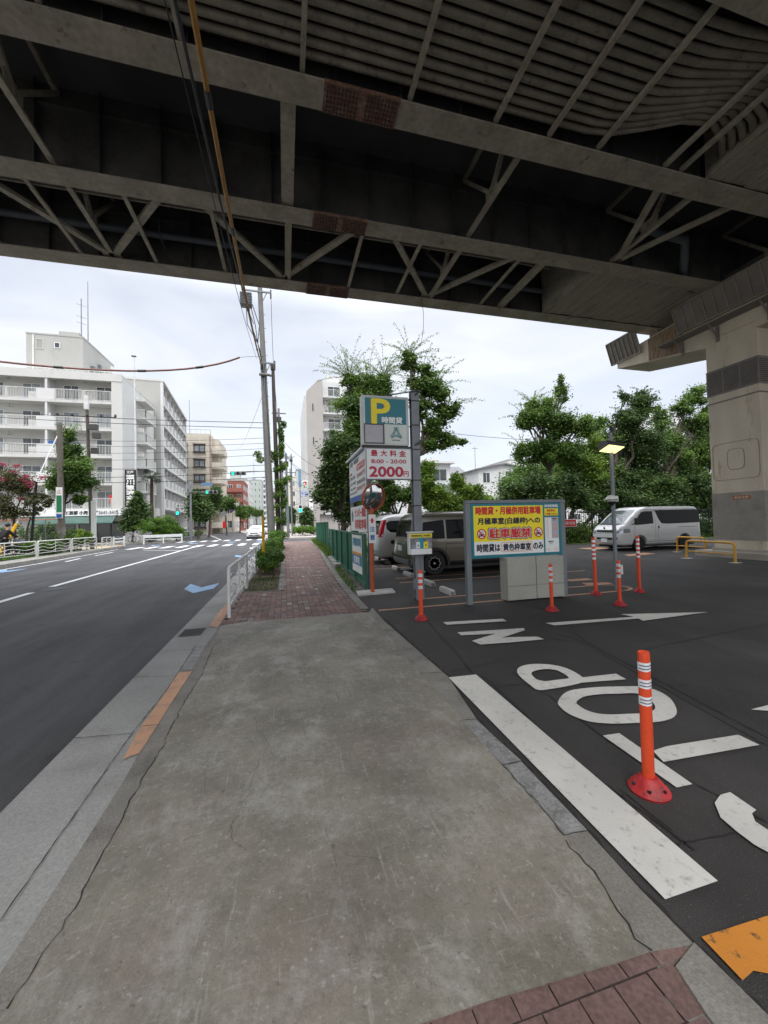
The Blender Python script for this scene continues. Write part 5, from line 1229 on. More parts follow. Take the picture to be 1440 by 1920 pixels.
# ================================================================== STREET FURNITURE
def wavefence(pts,label,h=.85,group='white pipe guard fences with wave pattern',z0=0,name='guard_fence',base=.0,col='offwhite',panel_gap=.1):
    # pts: post positions; panels between successive posts
    t=thing(name,label,'guard fence',(*pts[0],z0),group)
    for i in range(len(pts)-1):
        a=Vector((*pts[i],z0)); b=Vector((*pts[i+1],z0)); d=(b-a).normalized(); L=(b-a).length; r=.09; up=Vector((0,0,1))
        hoop_=[a]+[a+d*(r-r*math.cos(math.pi/2*k/4))+up*(h-r+r*math.sin(math.pi/2*k/4)) for k in range(5)]+[b-d*(r-r*math.sin(math.pi/2*k/4))+up*(h-r+r*math.cos(math.pi/2*k/4)) for k in range(5)]+[b]
        p=build('panel_frame',MB().tube(hoop_,.03,8),col,t,smooth=60)
        q=MB(); zb=.2; a1=a+d*.09;b1=b-d*.09
        q.tube([a1+up*zb,b1+up*zb],.016,6)
        for k in (0,.5,1): c=a1.lerp(b1,k); q.tube([c+up*zb,c+up*(h-.02)],.016,6)
        build('bars',q,col,p)
        for m in range(3):
            w=[]; zz=zb+.1+m*.18
            for k in range(25): s_=k/24; w.append(a1.lerp(b1,s_)+up*(zz+.055*math.sin(s_*4*math.pi+.3)))
            build('wave_bar',MB().tube(w,.013,6),col,p,smooth=60)
    return t
wavefence([(-.97,7.18),(-.965,10.2)],'nearest white wave-pattern guard fence at the start of the planter',.86)
wavefence([(-.965,10.35),(-.965,13.3)],'second white wave-pattern guard fence beside the clipped hedge',.86)
wavefence([(-.97,13.45),(-.98,16.4)],'third white wave-pattern guard fence beside the hedge',.86); wavefence([(-.98,16.55),(-.99,19.5)],'farthest white wave-pattern guard fence by the leaning poles',.86)
wavefence([(-.99,19.65),(-1.05,22.6)],'white wave-pattern guard fence past the yellow stake and poles',.86)
wavefence([(-13.15,20.2),(-12.85,24.45)],'white wave fence across the road beside the yellow wire guard',.85,z0=.15)
wavefence([(-12.86,24.6),(-12.92,28.0)],'white wave fence across the road in front of the clipped green hedge',.85,z0=.15)
wavefence([(-12.93,28.15),(-12.85,31.2)],'white wave fence across the road at the corner bush',.85,z0=.15)
wavefence([(-12.55,31.25),(-12.35,32.3)],'short white wave fence at the crosswalk kerb',.8,z0=.15)
wavefence([(-11.75,49.5),(-11.3,51.5)],'short white wave fence at the far crosswalk corner',.85,z0=.14)
wavefence([(-11.5,53.5),(-12.0,57),(-12.8,60.5),(-13.7,64)],'long white wave fence by the street trees past the junction',.9,z0=.14)
t=thing('barrier_fence','small white three-bar barrier by the zebra crossing kerb','barrier',(-12.7,34.5,.15))
for x,y in ((-12.75,33.7),(-12.5,35.0)): build('post',MB().box(x-.05,x+.05,y-.05,y+.05,.15,.95),'white',t)
for z in (.55,.78): build('rail',MB().bar((-12.75,33.7,z),(-12.5,35,z),.04,.1),'white',t)
t=thing('guard_rail','long low white guard rail across the junction corner','guard rail',(-12,42,.14))
for k in range(3): x=-12.95+1.42*k; build('post',MB().box(x-.05,x+.05,40.75+.9*k,40.85+.9*k,.0,.85),'white',t)
build('beam',MB().bar((-12.98,40.7,.72),(-10.08,42.65,.72),.05,.28),'white',t,bevel=.02); build('lower_rail',MB().bar((-12.98,40.7,.42),(-10.08,42.65,.42),.04,.06),'white',t)
# yellow stake
t=thing('marker_stake','yellow marker stake standing in the clipped hedge','marker stake',(-.73,13.6,0)); build('stake',MB().cyl((-.73,13.6),.045,0,1.86,12),'yellowplain',t,smooth=60); build('cap',MB().cyl((-.73,13.6),.05,1.85,1.9,12),'yellow',t)
# ---- utility poles
def upole(label,base,top,r0,r1,mat='polesteel',group=None,name='utility_pole'):
    t=thing(name,label,'utility pole',tuple(base),group); build('shaft',MB().tube([base,tuple(np.array(base)*.5+np.array(top)*.5),top],[r0,(r0+r1)/2,r1],14),mat,t,smooth=60); return t
PB=(-.82,25.9,0); PT=(-1.36,26.0,17.6)
t=upole('tall leaning utility pole with transformer by the near sidewalk',PB,PT,.22,.15)
def onp(z): k=z/17.6; return Vector((PB[0]+(PT[0]-PB[0])*k,PB[1]+(PT[1]-PB[1])*k,z))
build('steel_sleeve',MB().tube([onp(11.5),onp(14.2)],[.155,.15],14),'steel',t)
build('side_pipe',MB().tube([onp(0)+Vector((-.22,-.1,0)),onp(6)+Vector((-.2,-.1,0)),onp(12)+Vector((-.16,-.05,0))],.05,8),'steel',t,smooth=60)
for z,l0,l1 in ((16.8,-1.15,.72),(12.1,-.25,.75)):
    a=build('crossarm',MB().bar(onp(z)+Vector((l0,-.12,0)),onp(z)+Vector((l1,-.12,0)),.09,.09),'steel',t); build('brace',MB().bar(onp(z-.8),onp(z)+Vector((l1*.6,-.1,0)),.04,.04),'steel',a)
    q=MB()
    for x in (l0+.1,l1-.05): q.tube([onp(z)+Vector((x,-.12,-.4)),onp(z)+Vector((x,-.12,.18))],.05,8).cut()
    builds('insulator',q,'darkgrey',a)
tf=build('transformer',MB().cyl((-2.35,25.9),.0001,0,0) if False else MB().box(-2.55,-1.85,25.6,26.2,15.75,16.55),'greypaint',t,bevel=.05)
q=MB()
for k in range(7): q.box(-2.58,-1.82,25.57,25.6,15.85+k*.1,15.87+k*.1)
build('fins',q,'darkgrey',tf)
bt=MB()
for z in (2.2,4.0,5.2,7.5,9.3,10.2,11.0,13.2,14.0,14.9,15.6): p=onp(z); bt.tube([p-Vector((0,0,.03)),p+Vector((0,0,.03))],.2-.004*z,12).cut()
builds('pole_band',bt,'darkgrey',t)
sp_=MB()
for k in range(24): z=5+k*.45; p=onp(z); sp_.bar(p,p+Vector((.26 if k%2 else -.26,0,0)),.02,.02).cut()
builds('step_peg',sp_,'darkgrey',t)
cl=MB().tube([onp(11.3)+Vector((-.3,-.2,0)),onp(11.3)+Vector((.3,-.2,0)),onp(11.3)+Vector((.42,-.1,0))],.09,8); build('clamp_ring',cl,'polesteel',t)
q=MB()
for k in range(4): q.tube([onp(16)+Vector((-.9+.12*k,0,0)),onp(14.6)+Vector((-.9+.25*k,0,0)),onp(13.4)+Vector((-.3,0,0)),onp(12)+Vector((-.1+.05*k,-.15,0)),onp(6)+Vector((.1,-.15,0))],.025,5).cut()
builds('down_cable',q,'wire',t)
t=upole('dark brown pole right beside the tall leaning utility pole',(-.42,26.4,0),(-.62,26.4,11.9),.17,.11,'poledark')
q=MB().tube([(-.62,26.4,11.9),(-.62,26.4,12.3)],.16,8); build('head',q,'poledark',t)
FP=[((-.35,39.8,0),(-.45,40,13.3),.13,'far steel pole left of two beyond the hedge end','polesteel'),((.3,43.1,0),(.2,43.1,9.3),.16,'pale far steel pole at the corner where the bricks end','steel'),
    ((.83,50,0),(.7,50,8.6),.1,'slim far pole carrying the pedestrian signal','steel'),((1.3,70,0),(1.2,70,14),.15,'distant pole beside the far pavement','polesteel')]
for b,tp,r,l,m in FP:
    t=upole(l,b,tp,r,r*.7,m,'far poles along the right sidewalk')
    q=MB().bar((tp[0]-.7,tp[1],tp[2]-.5),(tp[0]+.7,tp[1],tp[2]-.5),.08,.08); build('crossarm',q,'darkgrey',t)
    q=MB().box(tp[0]-.25,tp[0]+.25,tp[1]-.2,tp[1]+.1,tp[2]-1.4,tp[2]-.9); build('fitting',q,'darkgrey',t)
t=upole('brown concrete pole with green and white notices and a wire stay, across the road',(-13.72,28.7,.15),(-13.83,28.7,8.3),.2,.15,'poleconc')
build('cap',MB().tube([(-13.83,28.7,8.25),(-13.83,28.7,8.4)],.16,12),'steel',t)
build('pale_foot',MB().cyl((-13.73,28.7),.21,.15,1.75,14),'kerb',t,smooth=60)
ps=build('notice',MB().box(-13.93,-13.57,28.46,28.5,2.3,4.25),'signwhite',t,bevel=.02)
fr=Frame((-13.93,28.46,4.25),(1,0,0),(0,-1,0),.36,1.95); build('green_field',fr.rect(MB(),.1,.9,.26,.80,.004),pm('notice_green',(.02,.2,.09),.5),ps); build('blue_field',fr.rect(MB(),.1,.9,.86,.98,.004),'signblue',ps); text('notice_text','止',fr,.2,.8,.06,.2,.004,'signred',ps)
sg0=PY(31,982,25.2); sg1=PY(-2,1042,24.6); st=MB().tube([(-13.9,28.65,7.6),sg0],.03,6); build('stay_wire',st,pm('stay_white',(.6,.62,.6),.5),t)
build('stay_guard',MB().tube([sg0,(sg1[0],sg1[1],max(.2,sg1[2]))],.08,10),'yellowplain',t,smooth=60)
t=upole('slim dark steel pole with cables in front of the apartment block',(-13.45,32.0,.15),(-13.75,32,10.9),.14,.09,'poledark')
q=MB().bar((-15.6,32,9.7),(-11.9,32,9.7),.07,.07).bar((-14.6,32,9.3),(-13.0,32,9.3),.06,.06); build('crossarm',q,'darkgrey',t)
for k in range(5): x=-15.5+k*.9; build('insulator',MB().ell((x,31.9,9.8),.09,.09,.13,8,6),'darkgrey',t)
build('top_box',MB().box(-13.9,-13.62,31.9,32.1,10.2,11.2),'offwhite',t,bevel=.03)
q=MB()
for z,x,w in ((8.9,-13.5,.5),(8.3,-13.2,.35),(7.2,-13.3,.3),(4.9,-13.2,.3)): q.box(x-.1,x+w,31.7,32.0,z-.2,z+.2).cut()
builds('cable_box',q,'darkgrey',t)
build('notice',MB().box(-13.42,-13.1,31.75,31.8,1.0,3.6),'signwhite',t)
t=upole('short black lamp pole among the pink blossoms',(-13.95,26,.15),(-13.65,26,4.35),.075,.06,'black'); build('lamp_head',MB().box(-14.0,-13.5,25.85,26.1,3.45,3.7),'black',t,bevel=.04)
t=thing('flag_pole','tall thin pale mast beside the apartment corner','mast',(-15.4,46.4,.14)); build('mast',MB().tube([(-15.45,46.4,.1),(-15.45,46.4,12.5),(-15.5,46.4,20.1)],[.11,.1,.05],10),'offwhite',t,smooth=60); build('mast_top',MB().box(-15.75,-15.3,46.3,46.5,20.05,20.15),'darkgrey',t)
# ---- traffic signals
def signal(label,c,w,lampx,pole,armpts):
    t=thing('traffic_light',label,'traffic light',(pole[0],pole[1],.1),'vehicle traffic lights at the junction')
    build('pole',MB().tube([(pole[0],pole[1],.1),(pole[0],pole[1],pole[2])],[.13,.09],12),'steel',t,smooth=60)
    build('arm',MB().tube(armpts,.045,8),'polesteel',t,smooth=60)
    x,y,z=c; h=build('signal_head',MB().box(x-w/2,x+w/2,y,y+.12,z-.2,z+.2),'steel',t,bevel=.08)
    for k in range(3):
        lx=x-w/2+w*(k+.5)/3
        l=build('lens',MB().tube([(lx,y-.005,z),(lx,y-.02,z)],.155,18),'siggreen' if k==0 else 'black',h)
        vz=MB()
        for j in range(10):
            a0,a1=R(-20+220*j/10),R(-20+220*(j+1)/10); vz.hull([(lx+math.cos(a)*r,y-.0,z+math.sin(a)*r) for a,r in ((a0,.165),(a0,.18),(a1,.18),(a1,.165))],[(lx+math.cos(a)*r,y-.2,z+math.sin(a)*r) for a,r in ((a0,.165),(a0,.18),(a1,.18),(a1,.165))])
        build('visor',vz,'steel',l,fix=True)
    return t
signal('overhead green traffic light high above the road near the poles',(-4.95,45,7.32),1.65,0,(-.25,45.2,8.0),[(-.25,45.2,7.6),(-2.5,45.15,7.6),(-5.8,45.1,7.5)])
t2=signal('green traffic light on an arm from the left corner pole, lower of the two',(-8.15,47.5,5.45),1.35,0,(-10.25,47.2,6.6),[(-10.25,47.2,5.45),(-8.9,47.3,5.45),(-7.5,47.6,5.5)])
q=build('street_name_plate',MB().box(-9.1,-7.95,47.1,47.15,6.15,6.5),pm('plate_blue',(.10,.2,.33),.5),t2); build('plate_arm',MB().bar((-10.25,47.2,6.35),(-8,47.2,6.35),.05,.05),'steel',t2)
build('cabinet',MB().box(-10.4,-10.1,47.0,47.3,5.4,6.5),'steel',t2,bevel=.02)
q=build('pedestrian_head',MB().box(-11.75,-11.4,47.0,47.15,2.9,3.7),'steel',t2,bevel=.02); build('green_lamp',MB().box(-11.7,-11.45,46.98,47,2.95,3.25),'siggreen',q); build('head_arm',MB().bar((-11.6,47.2,3.9),(-10.25,47.2,3.9),.05,.05),'steel',t2)
t=thing('pedestrian_light','pedestrian signal showing green beside the far right hedge','pedestrian light',(.9,50,3.2)); q=build('signal_head',MB().box(1.6,2.0,47.4,47.55,2.95,3.85),'offwhite',t,bevel=.02); build('green_lamp',MB().box(1.64,1.96,47.38,47.4,3.0,3.38),'siggreen',q); build('dark_lamp',MB().box(1.64,1.96,47.38,47.4,3.45,3.8),'black',q); build('arm',MB().bar((.83,50,4.0),(1.8,47.5,4.0),.05,.05),'polesteel',t)
t=thing('road_sign','round back of a road sign on a grey pole past the junction','road sign',(-11.6,62,.1)); build('pole',MB().cyl((-8.9,62),.06,.1,4.2,8),'steel',t); build('disc',MB().lathe([(.0001,.02),(.4,.02),(.4,-.02),(.0001,-.02)],(-8.9,61.9,3.4),20,'y'),'greypaint',t); build('red_plate',MB().box(-9.1,-8.7,61.85,61.9,1.2,2.2),'signred',t)
t=thing('road_sign','blue round no-parking sign on a pole in the distance','road sign',(-9.6,78,.1)); build('pole',MB().cyl((-9.7,78),.06,.1,5.4,8),'steel',t); build('disc',MB().lathe([(.0001,.02),(.42,.02),(.42,-.02),(.0001,-.02)],(-9.7,77.9,4.6),20,'y'),pm('disc_purple',(.1,.04,.2),.5),t)
# ---- overhead lines
def wire(label,pts,r,mat='wire',sleeves=(),group='overhead wires',smat='black',name='overhead_cable'):
    P=[Vector(p) for p in pts]; Q=[]
    n=16
    if len(P)==3:
        for k in range(n+1):
            s=k/n; Q.append(P[0]*(2*(s-.5)*(s-1))+P[1]*(4*s*(1-s))+P[2]*(2*s*(s-.5)))
    else: Q=P
    if not sleeves:
        o=build(name,MB().tube(Q,r,6),mat,smooth=60); tag(o,label,'overhead cable',group); return o
    t=thing(name,label,'overhead cable',tuple(Q[0]),group); build('cable',MB().tube(Q,r,8),mat,t,smooth=60)
    for s in sleeves:
        i=s*n; k=int(i); f=i-k; a=Q[k].lerp(Q[min(k+1,n)],f); d=(Q[min(k+1,n)]-Q[k]).normalized(); build('joint_sleeve',MB().tube([a-d*.1*smat[1],a+d*.1*smat[1]],r*1.35,8),smat[0],t)
    return t
wire('yellow sheathed cable running overhead under the viaduct to the leaning pole',[(-.81,-2.0,7.55),(-.86,8.0,7.15),(-1.3,25.8,11.9)],.032,'cablesleeve',(.16,.24,.30,.38,.48,.62,.8),smat=('black',1.1))
wire('black twisted cable beside the yellow sheathed cable',[(-.9,-2.0,6.4),(-1.2,10.0,8.6),(-1.75,25.8,14.6)],.022)
wire('thin black wire looping beside the twisted cable',[(-1.02,-2.0,6.5),(-1.3,10.0,8.4),(-1.6,25.8,12.3)],.009)
q=wire('brown sheathed cable crossing the sky in front of the apartments',[(-22.5,25.4,11.6),(-10.0,25.5,10.82),(-2.6,25.5,12.2)],.06,'cablered',(.39,.60,.8),smat=('black',2.2))
wire('thin wire tying the brown cable to the leaning pole',[(-2.6,25.5,12.2),(-1.9,25.6,12.35),(-1.2,25.8,12.5)],.01)
hw=[(9.72,8.1,.02,'highest of the pole-to-pole wires across the junction'),(9.35,7.75,.02,'second wire from the top across the junction'),(8.0,7.1,.012,'thin wire third from the top across the junction'),(7.6,6.75,.012,'fourth thin wire down across the junction'),(7.1,6.4,.012,'fifth thin wire down across the junction'),
    (6.6,6.0,.012,'sixth thin wire down across the junction'),(5.95,5.3,.018,'thicker wire just above the green traffic light'),(5.35,4.9,.018,'wire just below the overhead traffic light'),(4.95,4.5,.02,'lowest wire across the junction')]
for z0,z1,r,l in hw: wire(l,[(-24,32.4,z0+.35),(-13.6,32,z0-.05),(-1.0,26.5,z1+.25)],r)
for i,(z0,z1) in enumerate(((7.9,7.8),(6.9,7.4),(5.6,6.3),(4.9,5.4))): wire(['wire from the leaning pole to the right, uppermost','wire from the leaning pole to the right, second','wire from the leaning pole to the right, third','wire from the leaning pole to the right, lowest'][i],[(-.6,27,z0),(4,42,z0-.4),(9,58,z1+3)],.013)
wire('vertical-looking wire along the sidewalk from the crossarm to the far poles',[(-.65,26,16.4),(-.5,34,11.2),(.2,43,9.0)],.014); wire('wire along the sidewalk from the lower crossarm',[(-.62,26,12.0),(-.4,33,9.6),(.2,43,8.6)],.014)
wire('drooping service wire from the dark pole to the beige building',[(-.5,26.5,7.8),(1.5,42,7.2),(4.2,59,9.3)],.016); wire('faint wire rising from the beige block to the leaning pole',[(-9,80,17),(-5,50,11.5),(-1.2,26,10.3)],.01)
wire('thin wire hanging down over the right-hand treetops',[(5.4,14.5,8.6),(5.2,13.5,9.1),(5.0,13.2,9.85)],.008)
wire('distant double wire above the white houses',[(20,48,13.6),(35,50,13.3),(60,52,13.7)],.03)

# ================================================================== BUILDINGS
def win(parent,x0,x1,z0,z1,y,depth=.06,mat='glass',fmat='white',mull=1,axis='y',sgn=-1,fw=.06,name='window'):
    # window on a wall facing sgn along axis; frame pieces and panes butt together
    def bx(mb,a0,a1,c0,c1,d0,d1):
        d0,d1=y+sgn*d0,y+sgn*d1
        return mb.box(a0,a1,d0,d1,c0,c1) if axis=='y' else mb.box(d0,d1,a0,a1,c0,c1)
    f=MB(); bx(f,x0,x1,z0,z0+fw,0,depth); bx(f,x0,x1,z1-fw,z1,0,depth); bx(f,x0,x0+fw,z0+fw,z1-fw,0,depth); bx(f,x1-fw,x1,z0+fw,z1-fw,0,depth)
    for k in range(mull): xm=x0+(x1-x0)*(k+1)/(mull+1); bx(f,xm-fw*.45,xm+fw*.45,z0+fw,z1-fw,0,depth*.9)
    o=build(name,f,fmat,parent); g=MB(); bx(g,x0+fw*.5,x1-fw*.5,z0+fw*.5,z1-fw*.5,-.01,depth*.45); build('pane',g,mat,o); return o
def railing(mb,p0,p1,z,h=1.05,step=.13,r=.03):
    a=Vector((*p0,z));b=Vector((*p1,z)); L=(b-a).length; d=(b-a)/L; up=Vector((0,0,1))
    mb.bar(a+up*h,b+up*h,.06,.05); mb.bar(a+up*.08,b+up*.08,.04,.04)
    n=max(1,int(L/step))
    for k in range(n+1):
        q=a+d*(L*k/n); w=.06 if (k==0 or k==n) else .028; mb.bar(q+up*.08,q+up*h,w,w,(0,1,0))
# ---- A: apartment block with balconies facing us
A=thing('apartment_building','long white six-storey apartment block with shop awning at its foot','apartment building',(-16.3,45.3,0))
YA=45.3; XC=-16.3; ZR=17.65
lv=[3.35,6.05,8.85,11.65,14.45]
build('wall',MB().box(-36,XC-.0,YA+1.35,YA+10,.0,ZR-.25).box(XC-.95,XC,YA,YA+1.35,3.5,ZR-.25),'plaster',A)
build('side_wall',MB().box(XC,XC+.02,YA,YA+3.6,3.0,ZR-.2),'plasterwhite',A)
build('parapet',MB().box(-36,XC+.03,YA-.05,YA+.25,16.85,ZR),'plaster',A); build('roof_slab',MB().box(-36,XC+.03,YA+.25,YA+10,ZR-.25,ZR-.05),'plaster',A)
un=[]; x=XC-.95
segs=[('bay',5.0),('solid',1.5),('bay',5.0),('bay',5.0),('solid',1.5)]
parts=[]
for k,w in segs: parts.append((k,x-w,x)); x-=w
for fi,z in enumerate(lv):
    build('balcony_slab',MB().box(-36,XC-.95,YA-.02,YA+1.35,z-.02,z+.28),'plaster',A)
    rl=MB(); so=MB(); pt=MB()
    for k,a,b in parts:
        if k=='solid':
            so.box(a,b,YA,YA+.15,z+.28,z+1.35).cut(); pt.box((a+b)/2-.08,(a+b)/2+.12,YA+.02,YA+1.35,z+.28,z+2.8 if fi<4 else 16.85).cut()
        else: railing(rl,(a+.05,YA+.05),(a+(b-a)*.49,YA+.05),z+.28); rl.cut(); railing(rl,(a+(b-a)*.51,YA+.05),(b-.05,YA+.05),z+.28); rl.cut()
    builds('railing',rl,'offwhite',A); builds('solid_panel',so,'plasterwhite',A); builds('partition',pt,'plasterwhite',A)
    for k,a,b in parts[:7]:
        if k!='bay': continue
        w=b-a
        for u0,u1 in ((.03,.31),(.62,.94)) : 
            if a<-45: continue
            win(A,a+w*u0,a+w*u1,z+.30,z+2.15,YA+1.35,mat='glasslight' if rng.random()<.4 else 'glass')
        br=MB().box(a+w*.5-.02,a+w*.5+.02,YA+.4,YA+.44,z+2.2,z+2.6).box(a+w*.5-.25,a+w*.5+.25,YA+.4,YA+.44,z+2.2,z+2.24)
        if a>-34: build('laundry_bracket',br,'steel',A)
    if fi>0: build('air_conditioner',MB().box(-24.7,-23.95,YA+.45,YA+.8,z+.3,z+1.1),'offwhite',A,bevel=.02)
for zz,xx,m in ((6.05,-21.6,'white'),(11.65,-23.2,'signwhite'),(8.85,-22.9,'signblue'),(3.35,-17.6,'signred')):
    build('laundry',MB().box(xx,xx+.5,YA+.25,YA+.3,zz+.8,zz+1.7),m,A,bevel=.02)
# shop level
build('shop_wall',MB().box(-36,XC,YA+.9,YA+1.3,.1,3.0),'plaster',A)
build('fascia_sign',MB().box(-40,XC+.05,YA-.12,YA,2.92,3.55),'signwhite',A)
fr=Frame((-27.5,YA-.12,3.55),(1,0,0),(0,-1,0),11,.63)
text('fascia_text','直輸入',fr,.25,.37,.2,.8,.01,'signblack',A,.02); text('fascia_text','エ芸部 小売',fr,.56,.74,.2,.8,.01,'signblack',A,.02); text('fascia_text','℡3641-3415',fr,.80,.985,.22,.78,.01,'ink',A,.02)
build('awning',MB().hull([(-24,YA-.9,2.2),(-16.9,YA-.9,2.2),(-16.9,YA+.0,2.9),(-24,YA+.0,2.9)],[(-24,YA-.9,2.1),(-16.9,YA-.9,2.1),(-16.9,YA+.0,2.8),(-24,YA+.0,2.8)]),'tealgreen',A)
sf=MB(); 
for x0 in (-23.8,-22.2,-20.6,-19.0,-17.7): win(A,x0,x0+1.3,.25,2.3,YA+.9,mat='glass',fmat='darkgrey',mull=0,name='shop_window')
build('shop_base',MB().box(-26,-16.5,YA+.7,YA+.9,.1,.4),pm('dark_red_tile',(.06,.015,.012),.5),A)
vs=build('vertical_sign',MB().box(-15.95,-14.95,44.9,45.15,3.75,7.6),pm('sign_dark_brown',(.018,.012,.012),.5),A)
fr=Frame((-15.95,44.9,7.6),(1,0,0),(0,-1,0),1.0,3.85)
for i,c in enumerate('瀬川惣流本舗'): text('sign_letters',c,fr,.14,.86,.14+i*.139,.255+i*.139,.01,'signwhite',vs,.03)
text('sign_letters','江戸',fr,.2,.8,.03,.10,.01,'signwhite',vs,.01)
# penthouse with antennas
ph=build('penthouse',MB().box(-26.9,-21.6,49.5,57.5,17.3,23.0).box(-26.95,-21.55,49.45,57.55,23.0,23.15).box(-24.6,-22.6,51,53,23.15,24.2),'plasterside',A)
win(A,-24.3,-23.75,21.6,22.25,49.5,mat='glass',mull=0); win(A,-26.0,-25.3,21.4,22.5,49.5,mat='soffit',fmat='plaster',mull=0)
build('downpipe',MB().box(-26.3,-26.15,49.4,49.5,17.5,22.9),'offwhite',A)
build('satellite_dish',MB().lathe([(.0001,.0),(.3,.05),(.5,.18)],(-21.2,55.5,21.8),16,'x'),'offwhite',A)
builds('wall_box',MB().box(-21.6,-21.2,51.2,51.8,19.8,20.5).cut().box(-21.6,-21.0,54.2,55.5,18.8,19.1).cut().box(-21.6,-21.3,53,53.4,20,21.4),'greypaint',A)
an=MB().tube([(-22.4,51,23),(-22.4,51,28.2)],.05,6); 
for z in (25.5,26.2,27.6): an.tube([(-22.9,51,z),(-21.9,51,z-.3)],.025,5)
build('antenna',an,'steel',A); build('antenna',MB().tube([(-21.95,51.5,22),(-21.95,51.5,30.6)],[.06,.03],6),'steel',A)
rr=MB(); railing(rr,(-30,47),(-17.5,47),ZR-.1,.9,.5); build('roof_railing',rr,'offwhite',A)
# rear wing with projecting balconies
build('rear_wing',MB().box(XC-6,XC-.25,YA+3.6,YA+9.5,0,16.4),'plasterwhite',A)
for i,z in enumerate([2.9,5.7,8.5,11.3,14.1]):
    b=build('side_balcony',MB().box(XC-.25,XC+1.05,49.2,52.6,z-.18,z),'plasterwhite',A)
    rl=MB(); railing(rl,(XC+1.0,49.25),(XC+1.0,52.55),z,1.0); railing(rl,(XC-.2,49.25),(XC+1.0,49.25),z,1.0); build('balcony_rail',rl,'offwhite',b)
    if i in(1,2,3): build('air_conditioner',MB().box(XC-.1,XC+.6,49.5,49.9,z+1.25,z+1.75),'offwhite',b)
    win(A,50.2,51.6,z+.1,z+2.1,XC-.25,axis='x',sgn=1)
build('wing_canopy',MB().box(XC-.25,XC+1.0,49.0,52.8,16.0,16.2),'plaster',A)
# ---- B: gallery-fronted block beside the street
B_=thing('apartment_building','grey-sided seven-storey block with rows of white balconies along the street','apartment building',(-15.45,56.3,0))
def rotp(px,py,ang,ox,oy): c,s=math.cos(ang),math.sin(ang); return (ox+px*c-py*s, oy+px*s+py*c)
# local frame: u away along the street, w inwards (left)
ux=Vector((-1.69,19.9,0)).normalized(); wx_=Vector((-ux.y,ux.x,0)); O=Vector((-15.45,56.3,0))
def bB(mb,u0,u1,w0,w1,z0,z1):
    P=[O+ux*u0+wx_*w0,O+ux*u1+wx_*w0,O+ux*u1+wx_*w1,O+ux*u0+wx_*w1]
    return mb.hull([(p.x,p.y,z0) for p in P],[(p.x,p.y,z1) for p in P])
ZB2=20.9; L2=20.0
build('wall',bB(MB(),.0,L2,1.4,12,0,ZB2-.1),'soffit',B_,fix=True); build('gable_wall',bB(MB(),-.25,.0,.25,12,0,ZB2),'plasterside',B_,fix=True)
build('corner_pier',bB(bB(MB(),-.25,.0,-.05,.25,0,ZB2),-.02,.35,-.03,1.4,0,ZB2),'plasterwhite',B_,fix=True); build('corner_pier',bB(MB(),L2-.3,L2,-.03,1.4,0,ZB2),'plasterwhite',B_,fix=True)
build('roof',bB(MB(),-.3,L2+.05,-.15,12,ZB2-.08,ZB2+.15),'plaster',B_,fix=True)
nb=7
for fi in range(7):
    z=1.35+fi*2.78
    s_=build('balcony_slab',bB(MB(),.35,L2-.3,-.05,1.4,z-.2,z+.12),'plasterwhite',B_,fix=True)
    if fi==0: continue
    so=MB();rl=MB();pt=MB();wn=MB();wf=MB()
    for k in range(nb):
        u0=.35+(L2-.65)*k/nb; u1=.35+(L2-.65)*(k+1)/nb
        m=u0+(u1-u0)*.36
        bB(so,u0+.02,m,0,.08,z+.12,z+1.2).cut()
        a=O+ux*m+wx_*.04; b=O+ux*u1+wx_*.04; railing(rl,(a.x,a.y),(b.x,b.y),z+.12,1.08,.16); rl.cut()
        bB(pt,u1-.05,u1+.05,.1,1.4,z+.12,z+2.55).cut()
        w_=build('window',bB(MB(),u0+.5,u0+2.1,1.34,1.4,z+.2,z+2.1),'white',B_,fix=True); build('pane',bB(MB(),u0+.58,u0+2.02,1.31,1.34,z+.3,z+2.02),'glass',w_,fix=True)
    builds('solid_panel',so,'plasterwhite',B_,fix=True); builds('railing',rl,'offwhite',B_); builds('partition',pt,'plasterwhite',B_,fix=True)
bh=MB(); bB(bh,.5,L2,.6,1.4,0,1.0); build('low_wall',bh,'cream',B_,fix=True); build('porch',bB(MB(),-2.2,-.25,.4,4.2,3.0,4.0),'plaster',B_,fix=True)
# ---- C: beige block with dark window frames
Cb=thing('apartment_building','beige tiled six-storey block with brown window frames and curved balconies','apartment building',(-14,80,0))
build('wall',MB().box(-24,-13.75,80,92,0,19.4),'beige',Cb); build('wing',MB().box(-13.75,-12.6,82,92,0,18.8),'beige',Cb)
bj=MB()
for z in (3.2,6.1,9,11.9,14.8,17.7): bj.box(-24,-13.74,79.97,80,z,z+.06)
for x in (-20,-17.55,-15.1,-14.2): bj.box(x,x+.05,79.975,80,0,19.4)
build('tile_joints',bj,'cream',Cb)
for i in range(6):
    z=1.0+i*2.9
    for x0,x1 in ((-21.8,-20.4),(-19.2,-17.9),(-16.75,-14.75)):
        w=win(Cb,x0,x1,z+.35,z+1.75,80,depth=.18,mat='glasslight',fmat='brownframe',mull=1,fw=.14)
        builds('sill',MB().box(x0-.12,x1+.12,79.65,80,z+.17,z+.35).cut().box(x0-.12,x1+.12,79.75,80,z+1.75,z+1.93),'brownframe',w)
    bl=MB(); pts=[(-13.75,80.2),(-12.6,80.0),(-11.9,80.35),(-11.55,81.2),(-11.55,86),(-12.6,86),(-13.75,86)]
    if i<6: bl.prism(pts,z+1.9-2.9+1.1,z+1.9-2.9+2.25); build('curved_balcony',bl,'beige',Cb,bevel=.04)
build('downpipe',MB().box(-13.9,-13.7,79.8,79.97,0,18.9),pm('pipe_rose',(.3,.2,.18),.6),Cb)
